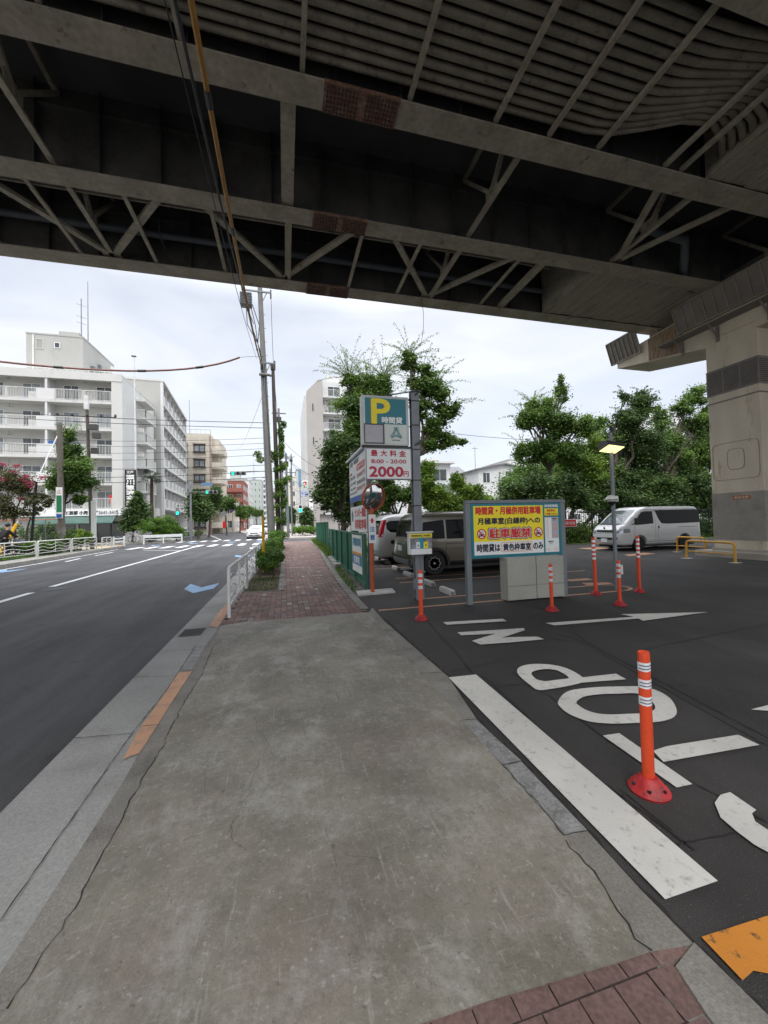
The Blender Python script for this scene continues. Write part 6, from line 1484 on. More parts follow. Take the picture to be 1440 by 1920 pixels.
rr=MB(); railing(rr,(-20,81),(-13.9,81),19.4,1,.8); build('roof_railing',rr,'steel',Cb); build('antenna',MB().tube([(-18.3,84,19.4),(-18.3,84,27)],.05,5),'steel',Cb)
def block(name,label,x0,x1,y0,y1,h,mat,floors,cols,wmat='glass',fmat='white',balc=None,side=None,group=None,roofbox=None,wf=.5,cat='building'):
    t=thing(name,label,cat,((x0+x1)/2,y0,0),group)
    build('wall',MB().box(x0,x1,y0,y1,0,h),mat,t); build('roof',MB().box(x0-.1,x1+.1,y0-.1,y1+.1,h,h+.25),'plasterside',t)
    fh=(h-.6)/floors; cw=(x1-x0)/cols
    for i in range(floors):
        for j in range(cols):
            a=x0+cw*(j+.5-wf/2); b=x0+cw*(j+.5+wf/2); z=i*fh+fh*.32
            win(t,a,b,z,z+fh*.5,y0,mat=wmat if (i+j)%3 else 'glasslight',fmat=fmat,mull=1 if b-a>1 else 0)
        if balc:
            b_=build('balcony',MB().box(x0+.1,x1-.1,y0-1.1,y0-.08,i*fh+.02,i*fh+.18),mat if balc=='solid' else 'plasterwhite',t)
            if balc=='solid': build('balcony_front',MB().box(x0+.1,x1-.1,y0-1.15,y0-1.1,i*fh+.1,i*fh+1.15),mat,b_)
            else: rl=MB(); railing(rl,(x0+.1,y0-1.1),(x1-.1,y0-1.1),i*fh+.15,1.0,.3); build('balcony_rail',rl,'white',b_)
        if side:
            sx=x1 if side>0 else x0
            for j in range(3):
                yy=y0+(y1-y0)*(j+.25)/3; win(t,yy,yy+(y1-y0)*.16,i*fh+fh*.3,i*fh+fh*.8,sx,mat=wmat,fmat=fmat,mull=0,axis='x',sgn=side)
    if roofbox: build('roof_house',MB().box(x0+(x1-x0)*.3,x0+(x1-x0)*.7,y0+1,y0+(y1-y0)*.6,h+.25,h+2.6),mat,t)
    return t
block('apartment_building','brick-red five-storey block with balconies down the street',-17.2,-10.9,110,124,13.6,'redbrick',5,3,balc='solid',side=1)
block('shop_house','cream two-storey house with a porch before the red block',-15.6,-11.2,94,103,7.2,'cream',2,2,side=1,cat='house')
block('office_building','low flat building with a teal roof behind the red block',-22,-13.5,150,160,18.4,'palegreen',5,3,roofbox=True)
block('office_building','narrow white building just right of the red block',-13.6,-10.8,127,140,15.4,'plasterwhite',6,2,side=1,wf=.35)
block('apartment_building','pale green tower with small windows far down the street',-14.2,-9.4,168,182,20.2,'palegreen',8,3,side=1,wf=.3)
block('apartment_building','distant white tower with stepped balconies behind the pale green one',-10.9,-7.6,205,215,25.5,'plasterwhite',9,2,balc='rail',side=1)
block('office_building','small distant cream block left of the leaning pole',-9.8,-5.4,260,270,16,'cream',5,3)  # far blocks rely on plain pale wall paint in place of haze
block('office_building','brown distant block behind the leaning pole',-6.6,-1.4,240,255,23,'taupe',7,3)
block('apartment_building','cream distant block behind the far steel poles',-2.8,3.5,118,130,15.5,'cream',5,3)
# ---- right side of the street
Gb=thing('apartment_building','tall taupe-sided block with a sloping shoulder behind the big trees','apartment building',(6,60,0))
build('wall',MB().hull([(3.55,60,3.0),(6.0,60,3.0),(6.0,60,24.0),(5.35,60,24.0),(3.55,60,22.1)],[(3.55,76,3.0),(6.0,76,3.0),(6.0,76,24.0),(5.35,76,24.0),(3.55,76,22.1)]),'taupe',Gb,fix=True)
build('white_edge',MB().box(3.15,3.55,60.6,76,0,21.5),'plasterwhite',Gb)
build('ground_floor',MB().box(4.3,15,60.5,76,0,3.0).box(4.3,5.2,60,60.5,0,3),'taupe',Gb)
build('front_wall',MB().box(6.0,16,61.2,76,3,24.2),'plasterwhite',Gb); build('roof_house',MB().box(7,14,64,72,24.2,26.2),'plaster',Gb)
for i in range(8):
    z=2.9+i*2.62
    b=build('balcony_slab',MB().box(6.0,15.8,59.9,61.2,z,z+.2),'plasterwhite',Gb); rl=MB(); railing(rl,(6.1,59.95),(15.7,59.95),z+.2,1.1,.2); build('balcony_rail',rl,'offwhite',b)
    win(Gb,6.9,8.9,z+.25,z+2.2,61.2); win(Gb,11,13,z+.25,z+2.2,61.2)
    if i in (4,6): win(Gb,4.3,4.6,z+.4,z+1.6,60,mat='glass',fmat='taupe',mull=0)
rr=MB(); railing(rr,(6.1,60.2),(15.7,60.2),24.2,1.0,.5); build('roof_railing',rr,'offwhite',Gb)
bbld=block('shop_building','slim blue and white shop building left of the taupe block',2.5,5.1,85,95,13.2,'plasterwhite',4,1,wf=.4)
build('blue_panel',MB().box(2.9,4.7,84.9,85,9.6,13.2).box(3.9,4.7,84.9,85,1,9.5),'bluebld',bbld)
t=thing('store_sign','white convenience store sign with a red 7 mark on the shop wall','store sign',(2.9,57.9,6))
build('panel',MB().box(2.5,3.35,57.9,58.05,6.75,7.95),'signwhite',t,bevel=.05); fr=Frame((2.5,57.9,7.95),(1,0,0),(0,-1,0),.85,1.2)
text('mark','7',fr,.28,.72,.15,.8,.01,'signred',t,.04); k=MB(); fr.rect(k,.1,.25,.2,.75,.008); fr.rect(k,.1,.9,.82,.9,.008); fr.rect(k,.75,.9,.2,.75,.008); build('green_stripe',k,pm('sign_green',(.02,.3,.12),.4),t)
build('lower_panel',MB().box(2.3,3.4,57.9,58.0,5.6,6.5),pm('sign_lilac',(.4,.45,.62),.5),t); build('banner',MB().box(3.45,4.05,57.8,57.9,3.6,5.2),'signwhite',t,bevel=.06); build('sign_mast',MB().tube([(2.2,58,.1),(2.2,58,8)],.06,8),'steel',t)
def house(label,x0,x1,y0,y1,h,pitch,mat='plasterwhite',ridge='y',group=None):
    t=thing('house',label,'house',((x0+x1)/2,y0,0),group); build('wall',MB().box(x0,x1,y0,y1,0,h),mat,t)
    if pitch:
        o=.5
        if ridge=='y': xm=(x0+x1)/2; P=[(x0-o,h-.1),(xm,h+pitch),(x1+o,h-.1),(x1+o,h+.12),(xm,h+pitch+.25),(x0-o,h+.12)]; r=MB().hull([(a,y0-o,b) for a,b in P],[(a,y1+o,b) for a,b in P]); g=MB().hull([(x0,y0,h),(x1,y0,h),(xm,y0,h+pitch)],[(x0,y1,h),(x1,y1,h),(xm,y1,h+pitch)])
        else: ym=(y0+y1)/2; P=[(y0-o,h-.1),(ym,h+pitch),(y1+o,h-.1),(y1+o,h+.12),(ym,h+pitch+.25),(y0-o,h+.12)]; r=MB().hull([(x0-o,a,b) for a,b in P],[(x1+o,a,b) for a,b in P]); g=MB().hull([(x0,y0,h),(x0,y1,h),(x0,ym,h+pitch)],[(x1,y0,h),(x1,y1,h),(x1,ym,h+pitch)])
        build('roof',r,'roofgrey',t,fix=True); build('gable',g,mat,t,fix=True)
    else: build('roof',MB().box(x0-.4,x1+.6,y0-.8,y1,h,h+.35),'plasterwhite',t)
    return t
h1=house('flat-roofed white house with an overhanging terrace left of the pitched roofs',17,27.2,60,70,11.1,0); build('balcony',MB().box(22.5,27.4,58.9,60,6.2,7.5),'greypaint',h1); win(h1,24,26.5,8.2,10.2,60); win(h1,19,21.5,8.2,10.2,60)
h2=house('white house with a long sloping grey roof beyond the minivans',27.6,33.5,66,76,9.6,2.4,ridge='x'); win(h2,29,30.6,7.5,8.9,66)
h3=house('white house with a green glass balcony beyond the notice board',32.4,42.5,60,69,10.2,.9,'plasterwhite',ridge='y')
win(h3,33.2,34.6,7.9,9.7,60); win(h3,37.6,40.2,8.0,10.0,60)
b=build('balcony_slab',MB().box(36.8,42.6,58.8,60,6.6,6.9),'plasterwhite',h3); build('glass_rail',MB().box(37.0,42.5,58.8,58.85,7.3,8.3),'glassgreen',b); build('balcony_front',MB().box(36.8,42.6,58.75,58.8,6.6,7.3),'plasterwhite',b)
build('downpipe',MB().box(36.4,36.55,59.85,60,0,9.8),'greypaint',h3); build('antenna',MB().tube([(34,64,10),(34,64,15)],.05,5).box(33.4,34.6,63.95,64.05,14.6,14.66),'steel',h3)
h4=house('brown-roofed house peeping between the white houses',25.5,31.2,78,88,12.6,1.2,'cream'); build('stair_tower',MB().box(31.3,35.5,84,90,0,15.8),'cream',h4)
block('apartment_building','very pale tall apartment block glimpsed between the right-hand trees',128,147,112,124,41,'plasterwhite',12,5)
block('apartment_building','long pale block behind the trees right of the notice board',50,78,78,90,15,'plasterwhite',5,7)
# ---- distant tower
tw=thing('broadcast_tower','slender pale broadcasting tower on the far skyline','tower',(0,0,0)); tx,ty,_=PY(477.5,985,3900); tw.location=(tx,ty,0)
prof=[(34,0),(24,120),(17,250),(13,340),(24,345),(24,375),(12,380),(11,440),(17,445),(16,465),(6,475),(5,560),(2.5,634)]
m=MB()
for i in range(len(prof)-1): m.tube([(0,0,prof[i][1]),(0,0,prof[i+1][1])],[prof[i][0],prof[i+1][0]],14)
build('shaft',m,'tower',tw,local=True)
# ---- bushy boundary fences
def barfence(label,p0,p1,h,step=.14,z0=0,group=None,mat='black'):
    t=thing('railing_fence',label,'railing fence',(*p0,z0),group); m=MB(); a=Vector((*p0,z0));b=Vector((*p1,z0));L=(b-a).length; d=(b-a)/L; up=Vector((0,0,1)); n=int(L/step)
    for k in range(n+1): q=a+d*(L*k/n); m.bar(q+up*.08,q+up*(h+.06),.02,.02,(0,1,0))
    build('bars',m,mat,t); r=MB(); r.bar(a+up*h,b+up*h,.035,.035); r.bar(a+up*.15,b+up*.15,.035,.035); build('rails',r,mat,t)
    for k in range(int(L/2)+1): q=a+d*min(L,2*k); build('post',MB().box(q.x-.03,q.x+.03,q.y-.03,q.y+.03,z0,z0+h+.1),mat,t)
barfence('black bar railing behind the lot, below the dark trees',(12.5,19.8),(34,20.4),1.9)
barfence('black bar railing behind the minivans',(2.6,19.2),(12.3,19.7),1.5)
t=thing('warning_plate','small red plate hung on the black railing beside the notice board','plate',(14.9,19.6,1.4)); p=PY(1068,981,19.6); build('plate',MB().box(p[0]-.45,p[0]+.45,19.55,19.6,p[2]-.22,p[2]+.24),'signwhite',t); fr=Frame((p[0]-.42,19.55,p[2]+.21),(1,0,0),(0,-1,0),.84,.40); build('red_field',fr.rect(MB(),0,1,0,1,.004),'signred',t); text('plate_text','構内禁煙',fr,.1,.9,.25,.75,.007,'signwhite',t)
t=thing('chain_link_fence','grey wire fence with rusty top rail behind the left sidewalk','wire fence',(-16,28.8,.15))
m=MB(); 
for k in range(70): x=-20+k*.1; m.bar((x,28.9,.2),(x+.0,28.9,2.2),.006,.006,(0,1,0))
for k in range(20): m.bar((-20,28.9,.2+k*.1),(-13.1,28.9,.2+k*.1),.006,.006)
build('mesh',m,'steel',t); build('top_rail',MB().tube([(-24,28.9,2.25),(-14.0,28.9,2.25)],.03,6),'mirrorpost',t)
for x in (-19.5,-17.9,-16.3,-14.7): build('post',MB().cyl((x,28.9),.03,.15,2.25,6),'steel',t)

# ================================================================== TREES AND PLANTS
def leaves(name,mat,parent,centers,radii,n,size,rgs,flat=.5,tone=(0,1),loose=.0):
    """leaf cards: centers (k,3), radii (k,3)"""
    C=np.array(centers,float); Rr=np.array(radii,float); k=len(C)
    vol=Rr.prod(1)**.8; pick=rgs.choice(k,n,p=vol/vol.sum())
    d=rgs.normal(size=(n,3)); d/=np.linalg.norm(d,axis=1)[:,None]; rad=np.where(rgs.random(n)<loose,rgs.gamma(3.2,.36,n),rgs.random(n)**(1/2.4))
    P=C[pick]+d*Rr[pick]*np.minimum(rad,2.3)[:,None]
    ctone=rgs.random(k); T=np.clip(ctone[pick]*.55+rgs.random(n)*.45+(rgs.random(n)<.06)*.25,0,1)*(tone[1]-tone[0])+tone[0]
    a=rgs.normal(size=(n,3)); a[:,2]*=flat; a/=np.linalg.norm(a,axis=1)[:,None]
    b=np.cross(a,rgs.normal(size=(n,3))*[1,1,1.2]+d*.8); b/=np.linalg.norm(b,axis=1)[:,None]
    s=size*rgs.uniform(.6,1.35,n)[:,None]
    V=np.empty((n,4,3)); V[:,0]=P-a*s; V[:,1]=P+b*s*.5; V[:,2]=P+a*s; V[:,3]=P-b*s*.5
    return mesh_leaves(name,V.reshape(-1,3),T,mat,parent)
def mesh_leaves(name,V,T,mat,parent):
    n=len(T); me=bpy.data.meshes.new(name); V=V-np.array(root_of(parent).location) if parent else V
    me.vertices.add(4*n); me.vertices.foreach_set('co',V.astype(np.float32).ravel()); me.loops.add(4*n); me.loops.foreach_set('vertex_index',np.arange(4*n,dtype=np.int32))
    me.polygons.add(n); me.polygons.foreach_set('loop_start',np.arange(0,4*n,4,dtype=np.int32)); me.update(calc_edges=True)
    at=me.attributes.new('tone','FLOAT','POINT'); at.data.foreach_set('value',np.repeat(T,4).astype(np.float32))
    return link(name,me,mat,parent)
def subblobs(c,r,k,rgs,sub=.38):
    k=int(k*1.5)
    out=[];ro=[]
    for i in range(k):
        d=rgs.normal(size=3); d/=np.linalg.norm(d); f=rgs.random()**.45*(1-sub*.55)
        out.append(np.array(c)+d*np.array(r)*f); q=sub*np.mean(r)*rgs.uniform(.6,1.25); ro.append((q*1.1,q*1.1,q*.75))
    return out,ro
def limb(mb,a,b,r0,r1,rgs,seg=5,wig=.08):
    a=Vector(a);b=Vector(b); L=(b-a).length; P=[];Q=[]
    for k in range(seg+1):
        s=k/seg; p=a.lerp(b,s)+Vector(rgs.normal(size=3))*wig*L*.35*math.sin(math.pi*s)+Vector((0,0,L*.06*math.sin(math.pi*s))); P.append(p);Q.append(r0+(r1-r0)*s)
    mb.tube(P,Q,7)
def tree(label,base,blobs,n,size,mat='leafC',trunk=.16,seed=1,sub=12,subr=.36,sprays=0,spray_from=None,group=None,fork=.35,name='tree',kind=None,depth=.8,tone=(0,1),sprlen=1.6,bark='bark',loose=.42):
    """blobs: (px,py,rpx,rpy) seen at the tree's own distance, or ('w',x,y,z,rx,ry,rz)"""
    n=int(n*1.35); size=size*.84; rgs=np.random.default_rng(seed); t=thing(name,label,'tree' if not kind else kind,tuple(base),group)
    CC=[];RR=[];big=[]
    for b in blobs:
        if b[0]=='w': c=np.array(b[1:4],float); r=np.array(b[4:7],float)
        else:
            dy=rgs.uniform(-1,1)*.35; c=np.array(PY(b[0],b[1],base[1]+dy*b[2]*base[1]/F)); D=(c[1]*SY+c[0]*(-SX))/F
            r=np.array([b[2]*D,b[2]*D*depth,b[3]*D])
        big.append((c,r)); o,q=subblobs(c,r,sub,rgs,subr); CC+=o;RR+=q
    leaves('crown',mat,t,CC,RR,int(n*1.7),size,rgs,tone=tone,loose=loose)
    tb=MB(); top=max(b[0][2]+b[1][2]*.3 for b in big); low=min(b[0][2]-b[1][2] for b in big)
    fz=base[2]+max(.6,(low-base[2])*.7+fork*(top-base[2])*.4); cx=np.mean([b[0][0] for b in big]); cy=np.mean([b[0][1] for b in big])
    lean=Vector((base[0]+(cx-base[0])*.4,base[1]+(cy-base[1])*.4,fz))
    limb(tb,base,lean,trunk,trunk*.72,rgs,6,.05); tb.tube([(base[0],base[1],base[2]-.05),(base[0],base[1],base[2]+.25)],[trunk*1.45,trunk*1.02],9)
    for c,r in big:
        limb(tb,lean,(c[0],c[1],c[2]+r[2]*.35),trunk*.55,trunk*.14,rgs,6,.12)
    sel=rgs.choice(len(CC),min(len(CC),40),replace=False)
    for i in sel:
        j=min(range(len(big)),key=lambda j:np.linalg.norm(CC[i]-big[j][0])); s=lean.lerp(Vector(big[j][0]),rgs.uniform(.4,.95)); limb(tb,s,CC[i],trunk*.2,trunk*.05,rgs,4,.15)
    build('trunk',tb,bark,t,smooth=60)
    if sprays:
        SV=[];ST=[];sb=MB()
        for k in range(sprays):
            c,r=big[rgs.choice(spray_from if spray_from else len(big))]
            az=rgs.uniform(0,2*math.pi); el=rgs.uniform(.35,1.35); d=Vector((math.cos(az)*math.cos(el),math.sin(az)*math.cos(el)*.7,math.sin(el)))
            p=Vector(c)+Vector((d.x*r[0],d.y*r[1],d.z*r[2]))*.75; L=sprlen*rgs.uniform(.55,1.25); P=[p.copy()]; q=p.copy(); v=d.copy()
            for s in range(12): v=(v+Vector((d.x*.12,d.y*.12,-.055))).normalized(); q=q+v*L/12; P.append(q.copy())
            sb.tube(P,[.012*(1-.07*i) for i in range(13)],4,False)
            for s in range(2,13):
                for h in range(3):
                    w=Vector(rgs.normal(size=3)).normalized(); cpt=P[s]+w*.07; a=Vector(rgs.normal(size=3)).normalized()*size*.62; b=a.cross(w).normalized()*size*.34
                    SV+=[cpt-a,cpt+b,cpt+a,cpt-b]; ST.append(rgs.uniform(.4,1))
        build('shoots',sb,bark,t); mesh_leaves('shoot_leaves',np.array([list(v) for v in SV]),np.array(ST),mat,t)
    return t
TG='trees behind the parking lot'
# dense evergreen left of the sign, and the tall feathery trees
tree('dense round evergreen directly left of the tariff board',(3.3,22.5,0),[(628,865,32,40),(620,915,32,42),(650,900,45,50),(655,955,42,28),(610,935,20,36),(640,835,32,25),(675,960,30,24)],26000,.10,'leafB',.22,3,sub=16,sprays=10,group=TG,sprlen=.9)
tree('tall tree with feathery top shoots above the P sign',(4.2,24,0),[(690,735,48,38),(668,775,42,40),(700,790,40,45),(655,715,18,18),(720,712,18,20),(655,815,38,26)],19000,.10,'leafC',.24,4,sub=14,sprays=95,spray_from=[0,3,4],group=TG,sprlen=2.1)
tree('tall open-crowned tree right of the P sign pole',(7.0,22,0),[(768,680,20,24),(790,710,30,26),(815,735,32,30),(835,775,28,24),(815,800,32,26),(790,760,22,30),(838,830,26,18),(800,835,26,18),(866,828,12,8),(850,765,14,14)],13500,.10,'leafC',.22,5,sub=9,subr=.34,sprays=48,spray_from=[0,1,2,9],group=TG,sprlen=1.7)
tree('low bright green tree over the white minivan roof',(6.2,20.8,0),[(735,930,38,30),(720,895,25,25),(770,935,25,25),(710,950,25,20)],8500,.09,'leafC',.12,6,group=TG)
tree('bright green bushy tree left of the notice board, nearer the sign pole',(9.4,21.5,0),[(800,905,28,32),(815,935,36,28),(840,950,30,22),(800,880,16,20)],10500,.09,'leafA',.12,7,group=TG)
tree('bright green bushy tree just left of the notice board',(11.6,22,0),[(858,905,22,22),(880,925,32,26),(900,940,32,24),(865,945,35,22),(925,948,20,12)],10500,.09,'leafA',.12,8,group=TG)
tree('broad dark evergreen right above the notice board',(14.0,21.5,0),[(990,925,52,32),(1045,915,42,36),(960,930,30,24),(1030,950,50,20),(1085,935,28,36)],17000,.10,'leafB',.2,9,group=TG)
tree('tall layered tree with a thin spire top, centre of the right-hand group',(18.6,24,0),[(1052,740,14,30),(1010,775,36,30),(1050,800,40,32),(985,790,22,18),(980,852,22,26),(1020,845,35,30),(1060,850,40,34),(1090,800,26,26),(1052,712,7,14),(1000,760,20,15)],20000,.10,'leafC',.24,10,sub=12,sprays=40,spray_from=[1,3,4,9],group=TG,sprlen=1.3)
tree('bright mid-green tree between the spire tree and the lamp',(20.5,24.5,0),[(1085,870,42,36),(1060,905,45,32),(1110,900,36,40),(1110,840,26,28),(1100,935,38,26)],15000,.10,'leafA',.2,11,sub=14,sprays=26,spray_from=[0,3],group=TG,sprlen=1.4)
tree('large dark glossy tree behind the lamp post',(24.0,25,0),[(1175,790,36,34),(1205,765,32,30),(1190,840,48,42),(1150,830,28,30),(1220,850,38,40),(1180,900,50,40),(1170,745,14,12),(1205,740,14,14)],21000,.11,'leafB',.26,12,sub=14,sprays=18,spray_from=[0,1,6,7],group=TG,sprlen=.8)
tree('tall airy tree whose crown touches the pier',(29.0,25,0),[(1305,745,32,20),(1280,765,24,18),(1300,800,30,30),(1262,840,22,32),(1315,860,26,46),(1285,885,32,40),(1325,790,14,40)],13500,.10,'leafC',.2,13,sub=9,subr=.33,group=TG,sprays=10,sprlen=.8)
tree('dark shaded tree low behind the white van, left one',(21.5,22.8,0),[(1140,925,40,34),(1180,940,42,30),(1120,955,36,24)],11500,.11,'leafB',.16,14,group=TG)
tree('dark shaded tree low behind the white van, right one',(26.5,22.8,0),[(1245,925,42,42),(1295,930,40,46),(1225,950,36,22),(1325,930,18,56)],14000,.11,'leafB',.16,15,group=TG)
tree('dark tree half hidden behind the pier',(33.5,24,0),[(1370,880,45,70),(1400,940,50,50),(1345,940,24,50)],9000,.13,'leafB',.2,16,group=TG)
tree('background tree filling the gap between the spire tree and the lamp',(24,29,0),[(1130,850,34,50),(1120,800,22,24),(1140,900,40,40),(1090,880,36,36)],15000,.12,'leafC',.2,17,sub=16,group=TG)
tree('background tree filling the gap left of the pier',(31,29.5,0),[(1240,820,36,44),(1270,850,34,50),(1235,780,22,22),(1300,890,34,44),(1310,830,26,40)],17000,.12,'leafC',.2,18,sub=16,group=TG)
tree('bright background tree behind the van roof line',(27,31,0),[(1180,880,60,44),(1240,900,50,40),(1120,910,50,36),(1290,910,40,40)],14000,.13,'leafC',.2,19,sub=16,group=TG)
tree('background tree behind the notice board',(17,30,0),[(1000,890,44,30),(1050,880,40,34),(960,915,34,22),(1085,920,40,30)],12000,.12,'leafC',.2,21,sub=16,group=TG)
for i,(x,y,h) in enumerate(((8.2,20.2,2.0),(12.8,20.3,1.6),(17.2,20.6,1.2),(20.8,20.8,1.1),(24.6,21,1.3),(28.5,21,1.3))):
    tree(['low shrub row behind the minivans','shrub behind the red plate on the railing','shrub behind the railing left of the white van','shrub behind the railing at the white van nose','shrub behind the railing at the white van middle','shrub behind the railing near the pier'][i],(x,y,0),[('w',x,y,h*.5,2.2,.6,h*.5)],4200,.075,'leafA' if i<4 else 'leafB',.04,20+i,group='shrubs under the trees',name='shrub',kind='shrub',sub=18,subr=.5)
# hedge by the near sidewalk
def hedge(label,x0,x1,y0,y1,h,n,size=.035,mat='hedge',seed=1,z0=0.0,group=None,stems=True,name='hedge'):
    rgs=np.random.default_rng(seed); t=thing(name,label,'hedge',((x0+x1)/2,(y0+y1)/2,z0),group); C=[];Q=[]
    k=max(4,int((y1-y0)*(x1-x0)*14))
    for i in range(k):
        c=(rgs.uniform(x0+.1,x1-.1),rgs.uniform(y0+.1,y1-.1),z0+h*rgs.uniform(.42,.82)); C.append(c); q=rgs.uniform(.14,.24); Q.append((q*1.1,q*1.2,q*h/1.0*.9+.03))
    leaves('foliage',mat,t,C,Q,n,size,rgs,flat=.7)
    if stems:
        m=MB()
        for i in range(int((y1-y0)*7)):
            x=rgs.uniform(x0+.15,x1-.15); y=rgs.uniform(y0+.05,y1-.05); m.tube([(x,y,z0-.02),(x+rgs.normal(0,.05),y+rgs.normal(0,.05),z0+h*.35),(x+rgs.normal(0,.12),y+rgs.normal(0,.12),z0+h*.75)],[.012,.01,.006],5)
        build('stems',m,'bark',t)
    return t
hedge('clipped green azalea hedge nearest, beside the guard fence',-.95,-.18,11.7,16.2,.78,21000,.034,seed=31)
hedge('clipped green hedge beyond the yellow stake',-.95,-.16,16.2,22.7,.92,17000,.04,seed=32)
hedge('taller hedge at the foot of the leaning poles',-.93,-.12,22.7,30,1.25,13000,.05,seed=33)
hedge('low round hedge at the far street corner on the right',.9,3.6,46.5,49.5,1.35,7000,.08,seed=34)
hedge('clipped hedge behind the long wave fence across the road',-14.2,-13.1,24.8,28.2,.85,9000,.06,seed=35,z0=.15)
hedge('ragged corner bush rising above the fence across the road',-14.1,-13.0,28.6,31.3,1.5,7000,.07,seed=36,z0=.15,mat='leafA')
hedge('dark hedge behind the wire fence on the left',-22,-14.2,29.3,30.4,2.0,9000,.08,seed=37,z0=.15,mat='leafC')
hedge('low hedge behind the far wave fence',-12.6,-11.9,52,63,.8,4000,.09,seed=38,z0=.14)
for i,(x,y,z,r,l) in enumerate(((-13.2,43.6,1.4,1.25,'large clipped round bush beside the shop corner'),(-12.2,44.2,1.55,1.15,'clipped round bush, middle one of three'),(-11.35,45.6,1.2,.8,'small clipped round bush nearest the street'))):
    tree(l,(x,y,.1),[('w',x,y,z,r,r,z*.95)],8000,.06,'hedge',.08,40+i,group='clipped round bushes at the corner',name='round_bush',kind='bush',sub=40,subr=.35,loose=.0)
tree('broadleaf shrub tree in front of the shop corner',(-15.0,44,.1),[(256,955,18,22),(250,978,22,20),(264,968,16,22),(258,932,10,14)],9000,.13,'leafB',.1,45)
# trees of the far left
tree('ginkgo street tree in front of the apartment block',(-14.6,30,.15),[(130,850,20,30),(133,885,36,28),(112,908,24,20),(150,905,22,26),(128,818,10,14),(150,870,18,24),(148,938,13,14)],17000,.10,'leafC',.16,50,sprays=12,spray_from=[4],sprlen=.7)
cm=tree('crape myrtle with pink blossom at the left edge',(-14.4,25.6,.15),[(15,900,34,24),(45,920,30,24),(5,945,34,28),(-30,920,40,40),(62,940,16,18),(30,960,24,16)],5200,.07,'leafD',.08,51,sub=9,loose=.7)
rg=np.random.default_rng(5); C=[PY(a,b,25.6) for a,b in ((5,870),(32,873),(26,885),(10,900),(50,893),(55,905),(42,900),(78,895),(42,935),(56,912),(-20,880))]; leaves('blossom','petal' ,cm,C,[(.13,.2,.08)]*11,1500,.04,rg,loose=.8)
tree('leafless-trunked young tree behind the pink blossom',(-15.2,27.5,.15),[(84,935,16,16),(70,960,14,14)],900,.07,'leafD',.06,52,sub=6,subr=.3)
for i,(x,y,b,l) in enumerate(((-12.4,50,[(372,950,26,24),(368,930,14,14),(378,965,18,12)],'dark street tree nearest, right of the corner signal pole'),(-12.2,55,[(392,945,20,24),(402,930,16,18)],'dark street tree second past the junction'),
        (-12.6,66,[(425,945,17,20),(418,950,12,14)],'street tree third past the junction'),(-11.8,84,[(450,958,11,13),(455,965,8,9)],'street tree fourth past the junction'),(-12.2,96,[(464,960,9,12)],'street tree fifth past the junction'),(-12,118,[(482,962,11,10)],'farthest street tree before the pale tower'))):
    tree(l,(PY(b[0][0],1000,y)[0],y,.1),b,5500,.16,'leafB' if i<2 else 'leafC',.16,60+i,group='street trees along the far road',sub=14)
tree('small tree right of the far poles',(2.2,52,.1),[(572,968,12,22),(580,975,10,14)],3500,.15,'leafB',.1,70); tree('dark trees behind the far poles',(.8,66,.1),[(545,968,10,26),(528,975,8,14)],3500,.16,'leafB',.1,71)
# palm
t=thing('palm_tree','single fan palm standing in front of the grey gable','palm tree',(-14.95,50,.1)); m=MB(); m.tube([(-14.95,50,.1),(-15.0,50,4),(-14.98,50,7.4)],[.2,.19,.16],10); build('trunk',m,pm('palm_trunk',(.07,.045,.035),.9,.3,6,bump=.8),t)
fm=MB(); rg=np.random.default_rng(8)
for k in range(46):
    az=k*2.4; el=rg.uniform(-.6,.9); d=Vector((math.cos(az)*math.cos(el),math.sin(az)*math.cos(el),math.sin(el))); c=Vector((-14.98,50,7.5)); e=c+d*.7; fm.tube([c,e],.02,4)
    s=d.cross(Vector((0,0,1))).normalized(); n_=s.cross(d)
    for j in range(9): a=(j-4)*.26; tip=e+(d*math.cos(a)+s*math.sin(a))*.62+Vector((0,0,-.16*abs(j-4)/4)); v=(s*math.cos(a)-d*math.sin(a))*.035; fm.add([e,e.lerp(tip,.5)+v,tip,e.lerp(tip,.5)-v],[(0,1,2,3)])
build('fronds',fm,pm('palm_green',(.03,.06,.02),.6,.3,4),t)
# ivy up the dark pole
iv=thing('ivy','bright ivy climbing the dark pole beside the sidewalk','ivy',(-.3,26.3,0)); rg=np.random.default_rng(9); C=[];Q=[]
for k in range(34): z=rg.uniform(.8,8.3); C.append((-.15+rg.normal(0,.08),26.2,z)); Q.append((.2,.2,.28))
for a,b in ((532,905),(528,915),(522,905),(540,898),(515,862),(512,850),(488,862),(483,852),(520,880),(516,930),(517,950),(518,975),(527,925)): p=PY(a,b,26.1); C.append(p); Q.append((.3,.25,.25))
leaves('leaves','ivy',iv,C,Q,6500,.07,rg); build('stem',MB().tube([(-.2,26.2,0),(-.25,26.25,4),(-.3,26.25,8.4)],.03,5),'bark',iv)
